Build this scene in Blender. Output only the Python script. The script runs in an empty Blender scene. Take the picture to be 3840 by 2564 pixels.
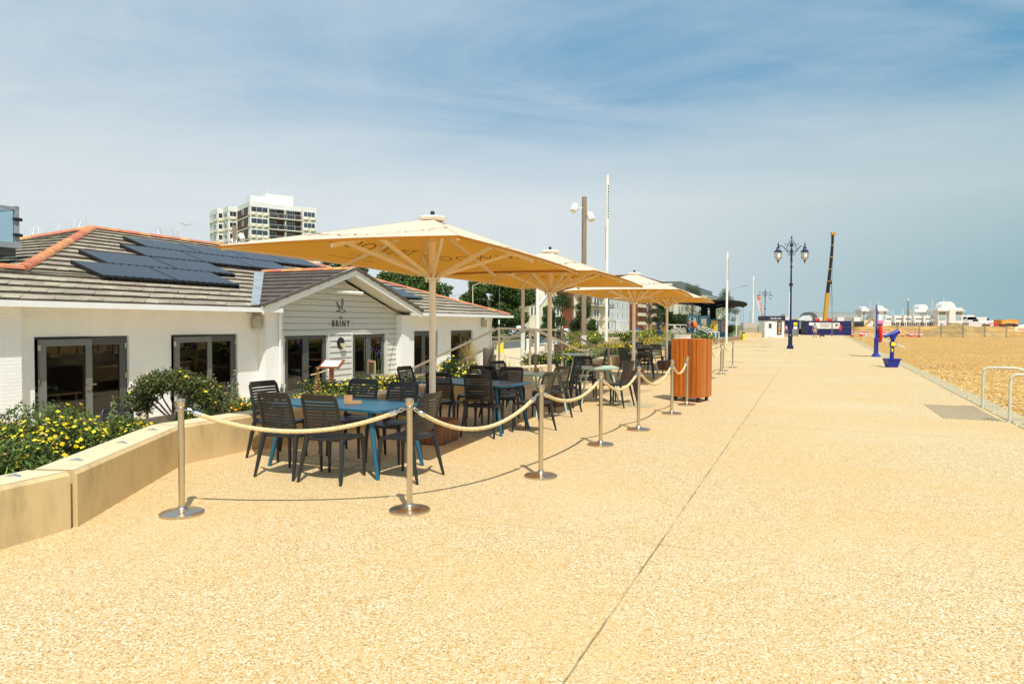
import bpy, bmesh, math, random
import numpy as np
from mathutils import Vector, Matrix
R = math.radians
sc = bpy.context.scene
col = sc.collection
random.seed(7)
rng = np.random.default_rng(7)

# ------------------------------------------------------------------ camera, light, exposure
EYE = 1.62
cam_d = bpy.data.cameras.new("camera")
cam_d.lens = 24; cam_d.sensor_width = 36; cam_d.clip_end = 6000; cam_d.clip_start = 0.05
cam = bpy.data.objects.new("camera", cam_d); col.objects.link(cam)
cam.matrix_world = Matrix.Translation((0, 0, EYE)) @ Matrix.Rotation(R(88.46), 4, 'X') @ Matrix.Rotation(R(0.2), 4, 'Z')
sc.camera = cam
sc.view_settings.view_transform = 'Standard'
sc.view_settings.look = 'None'
sc.view_settings.exposure = 0.08
sc.view_settings.gamma = 1.0
sc.cycles.max_bounces = 6
sc.cycles.transparent_max_bounces = 12
sc.cycles.use_denoising = True

SUN_EL = R(58.5); SUN_AZ = math.atan2(.30, -.954)     # toward the sun, clockwise from +Y
sd = Vector((math.sin(SUN_AZ) * math.cos(SUN_EL), math.cos(SUN_AZ) * math.cos(SUN_EL), math.sin(SUN_EL)))
ld = bpy.data.lights.new("sun", 'SUN'); ld.energy = 4.3; ld.angle = R(0.5); ld.color = (1.0, .965, .90)
sun = bpy.data.objects.new("sun", ld); col.objects.link(sun)
sun.rotation_euler = sd.to_track_quat('Z', 'Y').to_euler(); sun.location = (5, -10, 30)

w = bpy.data.worlds.new("World"); sc.world = w; w.use_nodes = True
nt = w.node_tree; nt.nodes.clear(); N = nt.nodes.new; L = nt.links.new
def nmath(nt, op, a, b=None, c=None, clamp=False):
    n = nt.nodes.new('ShaderNodeMath'); n.operation = op; n.use_clamp = clamp
    for i, x in enumerate((a, b, c)):
        if x is None: continue
        if isinstance(x, (int, float)): n.inputs[i].default_value = x
        else: nt.links.new(x, n.inputs[i])
    return n.outputs[0]
def nmix(nt, f, a, b, mode='MIX'):
    n = nt.nodes.new('ShaderNodeMixRGB'); n.blend_type = mode
    for i, x in enumerate((f, a, b)):
        if isinstance(x, (int, float)): n.inputs[i].default_value = x
        elif isinstance(x, tuple): n.inputs[i].default_value = (*x, 1) if len(x) == 3 else x
        else: nt.links.new(x, n.inputs[i])
    return n.outputs[0]
def nramp(nt, f, stops, interp='LINEAR'):
    n = nt.nodes.new('ShaderNodeValToRGB'); n.color_ramp.interpolation = interp
    e = n.color_ramp.elements
    while len(e) < len(stops): e.new(.5)
    for i, (p_, c_) in enumerate(stops):
        e[i].position = p_; e[i].color = (*c_, 1) if isinstance(c_, tuple) else (c_, c_, c_, 1)
    nt.links.new(f, n.inputs[0]); return n.outputs[0]
sky = N('ShaderNodeTexSky'); sky.sky_type = 'NISHITA'; sky.sun_disc = False
sky.sun_elevation = SUN_EL; sky.sun_rotation = SUN_AZ
sky.air_density = 1.2; sky.dust_density = 1.5; sky.ozone_density = 1.5
tc = N('ShaderNodeTexCoord'); sep = N('ShaderNodeSeparateXYZ'); L(tc.outputs['Generated'], sep.inputs[0])
zc = nmath(nt, 'ADD', nmath(nt, 'MAXIMUM', sep.outputs[2], 0.0), 0.12)
px = nmath(nt, 'DIVIDE', sep.outputs[0], zc); py = nmath(nt, 'DIVIDE', sep.outputs[1], zc)
cmb = N('ShaderNodeCombineXYZ'); L(px, cmb.inputs[0]); L(py, cmb.inputs[1])
mp = N('ShaderNodeMapping'); mp.inputs['Rotation'].default_value = (0, 0, R(-35)); mp.inputs['Scale'].default_value = (.55, 1.0, 1)
L(cmb.outputs[0], mp.inputs[0])
def skynoise(scale, det, rough, dist=0.0, off=0.0):
    n = N('ShaderNodeTexNoise'); n.inputs['Scale'].default_value = scale; n.inputs['Detail'].default_value = det
    n.inputs['Roughness'].default_value = rough; n.inputs['Distortion'].default_value = dist
    if off:
        m2 = N('ShaderNodeMapping'); m2.inputs['Location'].default_value = (off, off * .7, 0); L(mp.outputs[0], m2.inputs[0]); L(m2.outputs[0], n.inputs[0])
    else: L(mp.outputs[0], n.inputs[0])
    return n.outputs[0]
wisp = nramp(nt, skynoise(.9, 7, .62, .9, 3.7), [(.34, 0.0), (.66, 1.0)])
fine = nramp(nt, skynoise(3.2, 5, .6, .6), [(.35, 0.0), (.75, 1.0)])
up_ = nramp(nt, sep.outputs[2], [(.17, 0.0), (.24, .40), (.30, .95), (.36, 1.0), (.43, .85), (.6, .8)])
xr = nramp(nt, nmath(nt, 'ADD', nmath(nt, 'MULTIPLY', sep.outputs[0], .5), .5), [(.20, .45), (.40, .62), (.54, 1.0), (.75, 1.0)])
patch = nmath(nt, 'MULTIPLY', nmath(nt, 'MULTIPLY', up_, xr), nmath(nt, 'SUBTRACT', 1.22, nmath(nt, 'ADD', nmath(nt, 'MULTIPLY', wisp, .60), nmath(nt, 'MULTIPLY', fine, .20))), clamp=True)
haze_c = nmix(nt, nmath(nt, 'MULTIPLY', fine, .25), (.63, .695, .72), (.73, .77, .79))
blue = nmix(nt, 1.0, sky.outputs[0], (.08, .10, .12), 'MULTIPLY')
blue = nmix(nt, .75, blue, (.085, .315, .53))
mixc = nmix(nt, patch, haze_c, blue)
tz = nramp(nt, sep.outputs[2], [(.0, 1.0), (.06, .95), (.17, .55), (.30, .25)])
tx = nramp(nt, sep.outputs[0], [(.05, 0.0), (.30, .45), (.60, 1.0)])
mixc = nmix(nt, nmath(nt, 'MULTIPLY', tz, tx), mixc, (.27, .43, .475))
bg = N('ShaderNodeBackground'); bg.inputs[1].default_value = 1.04
L(mixc, bg.inputs[0]); out = N('ShaderNodeOutputWorld'); L(bg.outputs[0], out.inputs[0])

# ------------------------------------------------------------------ mesh builder and helpers
class MB:
    """collects shapes in one mesh; off is subtracted from every point"""
    def __init__(s, off=(0, 0, 0), M=None):
        s.v = []; s.f = []; s.off = Vector(off); s.M = M
    def add(s, vs, fs):
        b = len(s.v)
        for q in vs:
            q = Vector(q)
            if s.M is not None: q = s.M @ q
            s.v.append(q - s.off)
        for f in fs: s.f.append([b + i for i in f])
    def box(s, x0, x1, y0, y1, z0, z1, M=None):
        vs = [Vector((x, y, z)) for z in (z0, z1) for x, y in ((x0, y0), (x1, y0), (x1, y1), (x0, y1))]
        if M is not None: vs = [M @ q for q in vs]
        s.add(vs, [(3, 2, 1, 0), (4, 5, 6, 7), (0, 1, 5, 4), (1, 2, 6, 5), (2, 3, 7, 6), (3, 0, 4, 7)])
        return s
    def cbox(s, c, d, rz=0, M=None):
        T = Matrix.Translation(c) @ Matrix.Rotation(rz, 4, 'Z')
        if M is not None: T = M @ T
        return s.box(-d[0]/2, d[0]/2, -d[1]/2, d[1]/2, -d[2]/2, d[2]/2, T)
    def beam(s, a, b, wd, h, up=(0, 0, 1)):
        a = Vector(a); b = Vector(b); d = b - a; l = d.length; d.normalize()
        u = Vector(up); x = d.cross(u)
        if x.length < 1e-5: x = Vector((1, 0, 0))
        x.normalize(); z = x.cross(d)
        M = Matrix((x, d, z)).transposed().to_4x4(); M.translation = a
        return s.box(-wd/2, wd/2, 0, l, -h/2, h/2, M)
    def cyl(s, a, b, r0, r1=None, n=12, caps=True):
        if r1 is None: r1 = r0
        a = Vector(a); b = Vector(b); d = (b - a).normalized()
        x = d.orthogonal().normalized(); y = d.cross(x)
        vs = []
        for c, r in ((a, r0), (b, r1)):
            for i in range(n):
                t = 2 * math.pi * i / n; vs.append(c + x * (r * math.cos(t)) + y * (r * math.sin(t)))
        fs = [(i, (i+1) % n, n + (i+1) % n, n + i) for i in range(n)]
        if caps: fs += [tuple(range(n-1, -1, -1)), tuple(range(n, 2*n))]
        s.add(vs, fs); return s
    def tube(s, pts, r, n=8, caps=True):
        pts = [Vector(q) for q in pts]; m = len(pts)
        rs = r if isinstance(r, (list, tuple)) else [r] * m
        t0 = (pts[1] - pts[0]).normalized(); x = t0.orthogonal().normalized(); vs = []
        for i, q in enumerate(pts):
            t = ((pts[min(i+1, m-1)] - pts[max(i-1, 0)])).normalized()
            x = (x - t * x.dot(t)).normalized(); y = t.cross(x)
            for k in range(n):
                a = 2 * math.pi * k / n; vs.append(q + x * (rs[i] * math.cos(a)) + y * (rs[i] * math.sin(a)))
        fs = [(i*n + k, i*n + (k+1) % n, (i+1)*n + (k+1) % n, (i+1)*n + k) for i in range(m-1) for k in range(n)]
        if caps: fs += [tuple(range(n-1, -1, -1)), tuple(range((m-1)*n, m*n))]
        s.add(vs, fs); return s
    def lathe(s, prof, c=(0, 0, 0), n=24, M=None, ph=0):
        vs = []; c = Vector(c)
        for r, z in prof:
            for i in range(n):
                a = 2 * math.pi * i / n + ph; q = Vector((r * math.cos(a), r * math.sin(a), z))
                vs.append((M @ q if M is not None else q) + c)
        m = len(prof)
        fs = [(j*n + i, j*n + (i+1) % n, (j+1)*n + (i+1) % n, (j+1)*n + i) for j in range(m-1) for i in range(n)]
        if prof[0][0] > 1e-4: fs.append(tuple(range(n-1, -1, -1)))
        if prof[-1][0] > 1e-4: fs.append(tuple(range((m-1)*n, m*n)))
        s.add(vs, fs); return s
    def sph(s, c, r, n=12, sx=(1, 1, 1)):
        prof = [(max(math.sin(math.pi*k/(n//2)), 1e-5) * r, -math.cos(math.pi*k/(n//2)) * r) for k in range(n//2 + 1)]
        return s.lathe(prof, c, n, Matrix.Diagonal((*sx, 1)))
    def prism(s, poly, z0, z1, M=None):
        n = len(poly); vs = [Vector((x, y, z)) for z in (z0, z1) for x, y in poly]
        if M is not None: vs = [M @ q for q in vs]
        s.add(vs, [tuple(range(n-1, -1, -1)), tuple(range(n, 2*n))] + [(i, (i+1) % n, n + (i+1) % n, n + i) for i in range(n)])
        return s
    def quad(s, a, b, c, d): s.add([a, b, c, d], [(0, 1, 2, 3)]); return s
    def mesh(s, name, m, smooth=False):
        me = bpy.data.meshes.new(name); me.from_pydata([tuple(q) for q in s.v], [], s.f)
        me.materials.append(m)
        if smooth:
            me.polygons.foreach_set('use_smooth', [True] * len(me.polygons))
            try: me.set_sharp_from_angle(angle=R(38))
            except Exception: pass
        me.update(); return me
    def build(s, name, m, parent=None, smooth=False, loc=None, rz=0):
        o = bpy.data.objects.new(name, s.mesh(name, m, smooth)); col.objects.link(o)
        if parent is not None: o.parent = parent
        if loc is not None: o.location = loc
        if rz: o.rotation_euler = (0, 0, rz)
        return o
def tag(o, label=None, cat=None, group=None, kind=None):
    if label: o['label'] = label
    if cat: o['category'] = cat
    if group: o['group'] = group
    if kind: o['kind'] = kind
    return o
def thing(name, label, cat, loc=(0, 0, 0), rz=0, group=None):
    o = bpy.data.objects.new(name, None); col.objects.link(o); o.empty_display_size = .2
    o.location = loc; o.rotation_euler = (0, 0, rz); return tag(o, label, cat, group)
def kids(o): return [c for c in bpy.data.objects if c.parent == o]
def dup(root, loc, rz, label, group=None):
    r = root.copy(); col.objects.link(r); r.location = loc; r.rotation_euler = (0, 0, rz); r['label'] = label
    if group: r['group'] = group
    for ch in kids(root):
        c = ch.copy(); col.objects.link(c); c.parent = r
        for g in kids(ch):
            d = g.copy(); col.objects.link(d); d.parent = c
    return r
def struct(mb, name, m, smooth=False): return tag(mb.build(name, m, None, smooth), kind='structure')

# promenade axes: p runs along it, n points to the sea.  (s, D) = along p, away from the sea
A_ = R(23.6); PX, PY = math.sin(A_), math.cos(A_)
def sd_w(s, D, z=0): return (s * PX - D * PY, s * PY + D * PX, z)
RZ = math.pi/2 - A_

# ------------------------------------------------------------------ materials
MATS = {}
def mat(name, c, rough=.6, metal=0., var=.08, scale=6., bump=0., bscale=40., spec=.5, coat=0., dark=None, dscale=2., island=0., stretch=None, coord='Object'):
    if name in MATS: return MATS[name]
    m = bpy.data.materials.new(name); m.use_nodes = True; t = m.node_tree; b = t.nodes['Principled BSDF']
    b.inputs['Roughness'].default_value = rough; b.inputs['Metallic'].default_value = metal
    b.inputs['Specular IOR Level'].default_value = spec; b.inputs['Coat Weight'].default_value = coat
    tc = t.nodes.new('ShaderNodeTexCoord'); co = tc.outputs[coord]
    if stretch:
        mp = t.nodes.new('ShaderNodeMapping'); mp.inputs['Scale'].default_value = stretch; t.links.new(co, mp.inputs[0]); co = mp.outputs[0]
    nz = t.nodes.new('ShaderNodeTexNoise'); nz.inputs['Scale'].default_value = scale; nz.inputs['Detail'].default_value = 5; t.links.new(co, nz.inputs[0])
    lo = tuple(x * (1 - var * 1.6) for x in c); hi = tuple(min(1, x * (1 + var * 1.6)) for x in c)
    base = nramp(t, nz.outputs[0], [(.3, lo), (.7, hi)])
    if dark:
        n2 = t.nodes.new('ShaderNodeTexNoise'); n2.inputs['Scale'].default_value = dscale; n2.inputs['Detail'].default_value = 6; n2.inputs['Roughness'].default_value = .65
        t.links.new(co, n2.inputs[0]); base = nmix(t, nramp(t, n2.outputs[0], [(.45, 0.), (.75, 1.)]), base, dark)
    if island:
        g = t.nodes.new('ShaderNodeNewGeometry')
        hs = t.nodes.new('ShaderNodeHueSaturation'); t.links.new(base, hs.inputs['Color'])
        t.links.new(nmath(t, 'ADD', nmath(t, 'MULTIPLY', g.outputs['Random Per Island'], island * 2), 1 - island), hs.inputs['Value'])
        t.links.new(nmath(t, 'ADD', nmath(t, 'MULTIPLY', g.outputs['Random Per Island'], .05), .475), hs.inputs['Hue'])
        base = hs.outputs[0]
    t.links.new(base, b.inputs['Base Color'])
    if bump:
        n3 = t.nodes.new('ShaderNodeTexNoise'); n3.inputs['Scale'].default_value = bscale; n3.inputs['Detail'].default_value = 4; t.links.new(co, n3.inputs[0])
        bp = t.nodes.new('ShaderNodeBump'); bp.inputs['Strength'].default_value = min(1, bump); bp.inputs['Distance'].default_value = .5 / bscale
        t.links.new(n3.outputs[0], bp.inputs['Height']); t.links.new(bp.outputs[0], b.inputs['Normal'])
    MATS[name] = m; return m
def objxyz(t):
    tc = t.nodes.new('ShaderNodeTexCoord'); sp = t.nodes.new('ShaderNodeSeparateXYZ'); t.links.new(tc.outputs['Object'], sp.inputs[0]); return tc.outputs['Object'], sp.outputs
def noise(t, co, scale, det=4, rough=.5, dist=0.):
    n = t.nodes.new('ShaderNodeTexNoise'); n.inputs['Scale'].default_value = scale; n.inputs['Detail'].default_value = det
    n.inputs['Roughness'].default_value = rough; n.inputs['Distortion'].default_value = dist; t.links.new(co, n.inputs[0]); return n.outputs[0]
def bumpn(t, h, strength, dist):
    b = t.nodes['Principled BSDF']; bp = t.nodes.new('ShaderNodeBump'); bp.inputs['Strength'].default_value = strength; bp.inputs['Distance'].default_value = dist
    t.links.new(h, bp.inputs['Height']); t.links.new(bp.outputs[0], b.inputs['Normal'])

def resin_gravel():
    m = bpy.data.materials.new('resin_bound_gravel'); m.use_nodes = True; t = m.node_tree; b = t.nodes['Principled BSDF']
    b.inputs['Roughness'].default_value = .75
    co, xyz = objxyz(t)
    vo = t.nodes.new('ShaderNodeTexVoronoi'); vo.inputs['Scale'].default_value = 118; t.links.new(co, vo.inputs[0])
    sp = t.nodes.new('ShaderNodeSeparateColor'); t.links.new(vo.outputs['Color'], sp.inputs[0])
    st = nramp(t, sp.outputs[0], [(0, (.20, .11, .03)), (.05, (.34, .18, .045)), (.15, (.52, .30, .09)), (.32, (.59, .415, .185)), (.6, (.64, .485, .25)), (.85, (.71, .59, .37)), (1, (.90, .84, .70))])
    big = noise(t, co, .42, 6, .68); mid = noise(t, co, 9, 5, .7)
    st = nmix(t, nramp(t, big, [(.40, 0.), (.62, .45)]), st, (.66, .42, .145))
    st = nmix(t, nramp(t, mid, [(.4, 0.), (.75, .35)]), st, (.56, .36, .13))
    st = nmix(t, nramp(t, noise(t, co, .23, 5, .6), [(.5, 0.), (.72, .45)]), st, (.68, .55, .33))
    # scattered darker spots
    n4 = noise(t, co, 1.7, 8, .75); st = nmix(t, nramp(t, n4, [(.66, 0.), (.74, .5)]), st, (.36, .24, .12))
    v2 = t.nodes.new('ShaderNodeTexVoronoi'); v2.inputs['Scale'].default_value = 1.1; t.links.new(co, v2.inputs[0]); s2_ = t.nodes.new('ShaderNodeSeparateColor'); t.links.new(v2.outputs['Color'], s2_.inputs[0])
    spot = nmath(t, 'LESS_THAN', v2.outputs['Distance'], nmath(t, 'MULTIPLY', s2_.outputs[0], .030)); st = nmix(t, nmath(t, 'MULTIPLY', spot, .6), st, (.16, .115, .07))
    s_ = nmath(t, 'ADD', nmath(t, 'MULTIPLY', xyz[0], PX), nmath(t, 'MULTIPLY', xyz[1], PY))
    q_ = nmath(t, 'SUBTRACT', nmath(t, 'MULTIPLY', xyz[0], PY), nmath(t, 'MULTIPLY', xyz[1], PX))
    wob = nmath(t, 'MULTIPLY', noise(t, co, 3, 3), .02)
    mask = None
    for val, pos, wd in ((q_, JQ, .007), (s_, JS[0], .004), (s_, JS[1], .005), (s_, JS[2], .006), (s_, JS[3], .009), (s_, JS[4], .012)):
        d = nmath(t, 'ABSOLUTE', nmath(t, 'SUBTRACT', nmath(t, 'ADD', val, wob), pos + .01)); k = nmath(t, 'LESS_THAN', d, wd)
        mask = k if mask is None else nmath(t, 'MAXIMUM', mask, k)
    broken = nramp(t, noise(t, co, 2.5, 3), [(.4, .25), (.6, .85)])
    st = nmix(t, nmath(t, 'MULTIPLY', mask, broken), st, (.20, .13, .05))
    t.links.new(st, b.inputs['Base Color']); bumpn(t, vo.outputs['Distance'], .35, .004)
    return m
def shingle(name='beach_shingle', k=1.0):
    m = bpy.data.materials.new(name); m.use_nodes = True; t = m.node_tree; b = t.nodes['Principled BSDF']; b.inputs['Roughness'].default_value = .7
    co, xyz = objxyz(t)
    vo = t.nodes.new('ShaderNodeTexVoronoi'); vo.inputs['Scale'].default_value = 15; vo.inputs['Randomness'].default_value = 1; t.links.new(co, vo.inputs[0])
    sp = t.nodes.new('ShaderNodeSeparateColor'); t.links.new(vo.outputs['Color'], sp.inputs[0])
    c = nramp(t, sp.outputs[1], [(0, (.30*k, .12*k, .012*k)), (.2, (.58*k, .28*k, .03*k)), (.5, (.72*k, .39*k, .05*k)), (.8, (.83*k, .51*k, .10*k)), (1, (.92*k, .80*k, .52*k))])
    c = nmix(t, nramp(t, vo.outputs['Distance'], [(.38, 0.), (.75, .9)]), c, (.22, .09, .012))
    c = nmix(t, nramp(t, noise(t, co, .25, 5, .6), [(.4, 0.), (.7, .5)]), c, (.66*k, .38*k, .07*k))
    t.links.new(c, b.inputs['Base Color']); bumpn(t, nmath(t, 'SUBTRACT', 1., vo.outputs['Distance']), .8, .04)
    return m
def brickmat(name, c1, c2, mortar, bw=.225, rh=.075, ms=.012, bump=.5, axis='xz', rough=.6, msmooth=.3, dirt=None):
    m = bpy.data.materials.new(name); m.use_nodes = True; t = m.node_tree; b = t.nodes['Principled BSDF']; b.inputs['Roughness'].default_value = rough
    co, xyz = objxyz(t); cb = t.nodes.new('ShaderNodeCombineXYZ')
    t.links.new(xyz[0] if axis[0] == 'x' else (nmath(t, 'ADD', xyz[0], xyz[1]) if axis[0] == 's' else xyz[1]), cb.inputs[0]); t.links.new(xyz[2] if axis[1] == 'z' else xyz[1], cb.inputs[1])
    br = t.nodes.new('ShaderNodeTexBrick'); t.links.new(cb.outputs[0], br.inputs['Vector'])
    for k, v in (('Color1', c1), ('Color2', c2), ('Mortar', mortar)): br.inputs[k].default_value = (*v, 1)
    br.inputs['Scale'].default_value = 1; br.inputs['Mortar Size'].default_value = ms; br.inputs['Mortar Smooth'].default_value = msmooth
    br.inputs['Brick Width'].default_value = bw; br.inputs['Row Height'].default_value = rh
    c = nmix(t, .5, br.outputs[0], nramp(t, noise(t, co, 1.3, 6, .7), [(.3, tuple(x*.86 for x in c1)), (.7, c2)]), 'MIX') if dirt is None else nmix(t, nramp(t, noise(t, co, .5, 6, .7), [(.4, 0.), (.7, .7)]), br.outputs[0], dirt)
    t.links.new(c, b.inputs['Base Color']); bumpn(t, br.outputs['Fac'], -bump if False else bump, .006); t.nodes[-1].name
    for n in t.nodes:
        if n.type == 'BUMP': n.invert = True
    return m
def glass_mat(name='window_glass', tint=(.75, .8, .78), refl=.10):
    m = bpy.data.materials.new(name); m.use_nodes = True; t = m.node_tree; t.nodes.clear()
    o = t.nodes.new('ShaderNodeOutputMaterial'); mx = t.nodes.new('ShaderNodeMixShader'); tr = t.nodes.new('ShaderNodeBsdfTransparent'); gl = t.nodes.new('ShaderNodeBsdfGlossy')
    tr.inputs[0].default_value = (*tint, 1); gl.inputs['Roughness'].default_value = .02
    fr = t.nodes.new('ShaderNodeFresnel'); fr.inputs[0].default_value = 1.5
    t.links.new(nmath(t, 'ADD', fr.outputs[0], refl - .04, clamp=True), mx.inputs[0]); t.links.new(tr.outputs[0], mx.inputs[1]); t.links.new(gl.outputs[0], mx.inputs[2]); t.links.new(mx.outputs[0], o.inputs[0])
    return m
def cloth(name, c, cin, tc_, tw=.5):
    """canvas: cream outside, inside colour painted orange to deepen the sunlight glowing through"""
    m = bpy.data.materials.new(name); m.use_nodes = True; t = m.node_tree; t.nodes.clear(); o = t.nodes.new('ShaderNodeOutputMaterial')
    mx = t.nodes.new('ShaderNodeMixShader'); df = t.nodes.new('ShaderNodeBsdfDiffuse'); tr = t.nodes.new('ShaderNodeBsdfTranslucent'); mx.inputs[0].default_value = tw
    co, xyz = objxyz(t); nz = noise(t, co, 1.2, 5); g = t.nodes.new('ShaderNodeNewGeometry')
    base = nmix(t, g.outputs['Backfacing'], nramp(t, nz, [(.3, tuple(x*.95 for x in c)), (.7, c)]), cin)  # back faces get the sun-through-cloth glow painted into their diffuse colour
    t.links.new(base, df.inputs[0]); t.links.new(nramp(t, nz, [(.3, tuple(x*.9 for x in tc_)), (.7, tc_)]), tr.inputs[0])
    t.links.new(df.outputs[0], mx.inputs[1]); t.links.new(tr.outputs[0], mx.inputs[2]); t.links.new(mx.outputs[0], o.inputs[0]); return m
def woodmat(name, c1, c2, axis=2, rough=.5, plank=None, scale=1.):
    m = bpy.data.materials.new(name); m.use_nodes = True; t = m.node_tree; b = t.nodes['Principled BSDF']; b.inputs['Roughness'].default_value = rough
    co, xyz = objxyz(t); g = t.nodes.new('ShaderNodeNewGeometry')
    mp = t.nodes.new('ShaderNodeMapping'); s = [14*scale]*3; s[axis] = 1.0*scale; mp.inputs['Scale'].default_value = s
    ad = t.nodes.new('ShaderNodeVectorMath'); ad.operation = 'ADD'; t.links.new(co, ad.inputs[0])
    cb = t.nodes.new('ShaderNodeCombineXYZ'); r10 = nmath(t, 'MULTIPLY', g.outputs['Random Per Island'], 37.)
    for i in range(3): t.links.new(r10, cb.inputs[i])
    t.links.new(cb.outputs[0], ad.inputs[1]); t.links.new(ad.outputs[0], mp.inputs[0])
    f = noise(t, mp.outputs[0], 1.6, 7, .65, .6)
    c = nramp(t, f, [(.28, c1), (.72, c2)])
    hs = t.nodes.new('ShaderNodeHueSaturation'); t.links.new(c, hs.inputs['Color']); t.links.new(nmath(t, 'ADD', nmath(t, 'MULTIPLY', g.outputs['Random Per Island'], .7), .65), hs.inputs['Value'])
    t.links.new(hs.outputs[0], b.inputs['Base Color']); bumpn(t, f, .3, .004); return m
JQ = -1.0; JS = (5.0, 18.1, 23.4, 11.6, 31.0)
# ------------------------------------------------------------------ palette
M_prom = resin_gravel()
M_shing = shingle()
M_kerb = mat('kerb_concrete', (.46, .39, .23), .8, var=.1, scale=9, bump=.3, bscale=120)
M_wallconc = mat('planter_concrete', (.70, .52, .26), .75, var=.07, scale=2.2, bump=.12, bscale=40, dark=(.42, .31, .15), dscale=2.2, stretch=(1.6, 1.6, .55))
M_capconc = mat('coping_concrete', (.74, .60, .36), .7, var=.05, scale=3, bump=.1, bscale=70)
M_ground = mat('terrace_paving', (.66, .52, .31), .8, var=.08, scale=3, bump=.1, bscale=60)
M_soil = mat('planting_soil', (.09, .06, .03), .95, var=.3, scale=8, bump=.6, bscale=20)
M_road = mat('asphalt', (.11, .105, .10), .85, var=.12, scale=4, bump=.2, bscale=150)
M_grassg = mat('lawn_green', (.10, .15, .03), .9, var=.3, scale=1.5, bump=.5, bscale=30)
M_sea = mat('sea_water', (.06, .20, .24), .18, var=.2, scale=.05, bump=.6, bscale=.6)
M_sand = mat('excavated_shingle', (.50, .29, .08), .9, var=.25, scale=.5, bump=.9, bscale=3, dark=(.30, .17, .05), dscale=.3)
M_sand2 = mat('damp_shingle_heap', (.40, .26, .09), .9, var=.22, scale=.6, bump=.9, bscale=3)
M_whitebrick = brickmat('white_painted_brick', (.84, .83, .80), (.87, .86, .83), (.77, .76, .72), ms=.010, bump=.55)
M_white = mat('white_paint', (.82, .81, .77), .45, var=.02, scale=4)
M_fascia = mat('white_fascia', (.84, .83, .79), .35, var=.02, scale=3)
M_clad = mat('pale_grey_cladding', (.60, .59, .53), .55, var=.03, scale=3, stretch=(1, 1, 8))
M_frame = mat('grey_aluminium', (.075, .08, .078), .38, var=.04, spec=.5)
M_frame2 = mat('mid_grey_aluminium', (.16, .165, .155), .38, var=.04)
M_glass = glass_mat(refl=.07)
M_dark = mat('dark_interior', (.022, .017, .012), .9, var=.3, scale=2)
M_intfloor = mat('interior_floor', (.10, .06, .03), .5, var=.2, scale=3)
M_tileA = mat('tan_concrete_tile', (.40, .335, .24), .85, var=.10, scale=3, bump=.2, bscale=60, island=.10, dark=(.26, .22, .15), dscale=1.2)
M_tileB = mat('brown_concrete_tile', (.105, .085, .072), .8, var=.12, scale=3, bump=.2, bscale=60, island=.12)
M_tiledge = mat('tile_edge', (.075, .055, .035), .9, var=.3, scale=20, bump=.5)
M_terra = mat('terracotta_ridge', (.66, .27, .11), .75, var=.12, scale=4, dark=(.46, .22, .11), island=.12)
M_lead = mat('lead_flashing', (.30, .33, .35), .5, var=.1, scale=3)
M_pv = mat('solar_cell', (.010, .014, .024), .25, var=.2, scale=.6, spec=.4)
M_black = mat('black_metal', (.012, .012, .013), .45)
M_steel = mat('brushed_steel', (.62, .54, .42), .30, metal=1., var=.06, scale=30, stretch=(1, 1, .05))
M_chrome = mat('chrome', (.78, .76, .72), .16, metal=1., var=.02)
M_rope = mat('hemp_rope', (.72, .56, .30), .8, var=.15, scale=60, bump=.3, bscale=200)
M_chair = mat('charcoal_plastic', (.017, .018, .019), .42, var=.08, scale=10, spec=.5)
M_blue = mat('teal_blue_paint', (.012, .115, .19), .38, var=.05, scale=5)
M_mint = mat('mint_paint', (.50, .68, .56), .38, var=.03, scale=5)
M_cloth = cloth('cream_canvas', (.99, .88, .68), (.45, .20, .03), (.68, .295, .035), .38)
M_cream = mat('cream_metal', (.84, .72, .48), .45, var=.03)
M_creamtop = mat('cream_pole', (.92, .88, .77), .42, var=.03)
M_ink = mat('dark_print', (.11, .05, .015), .8, var=.05)
M_decal = mat('brown_lettering', (.055, .035, .03), .6, var=.05)
M_redwood = woodmat('red_timber', (.16, .05, .025), (.34, .13, .06), 2)
M_teak = woodmat('orange_timber', (.30, .065, .006), (.56, .165, .014), 2, .42)
M_teaktop = woodmat('light_orange_timber', (.48, .17, .04), (.66, .27, .07), 0, .45)
M_oak = woodmat('oak_block', (.42, .22, .09), (.60, .34, .15), 0)
M_grey_wood = woodmat('weathered_post', (.16, .11, .065), (.36, .27, .17), 2)
M_greytimber = woodmat('silvered_timber', (.26, .22, .17), (.46, .41, .33), 0)
M_handrail = mat('taupe_rail_paint', (.36, .30, .21), .4, var=.04)
M_bronze = mat('bronze_bollard', (.20, .165, .12), .38, metal=.6, var=.06)
M_navy = mat('navy_gloss', (.003, .005, .055), .22, var=.06, coat=.4)
M_royal = mat('royal_blue_paint', (.010, .022, .28), .3, var=.05)
M_hoard = mat('navy_hoarding', (.005, .010, .095), .5, var=.08, scale=1)
M_red = mat('red_plastic', (.72, .015, .01), .35, var=.05)
M_orange = mat('orange_fabric', (.85, .17, .02), .7, var=.05)
M_yellow = mat('yellow_plastic', (.85, .68, .02), .45, var=.04)
M_teal = mat('teal_panel_paint', (.02, .14, .20), .4, var=.06)
M_tealdk = mat('dark_teal_steel', (.003, .013, .024), .75, var=.1, spec=.1)
M_bark = mat('tree_bark', (.10, .07, .045), .9, var=.3, scale=6, bump=.8, bscale=12)
def leafm(name, c, isl=.45): return mat(name, c, .65, var=.18, scale=1.2, island=isl, spec=.3)
M_leaf = leafm('leaf_green', (.065, .105, .018)); M_leaf2 = leafm('leaf_dark', (.038, .066, .014)); M_leaf3 = leafm('leaf_yellow_green', (.17, .20, .035))
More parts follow.
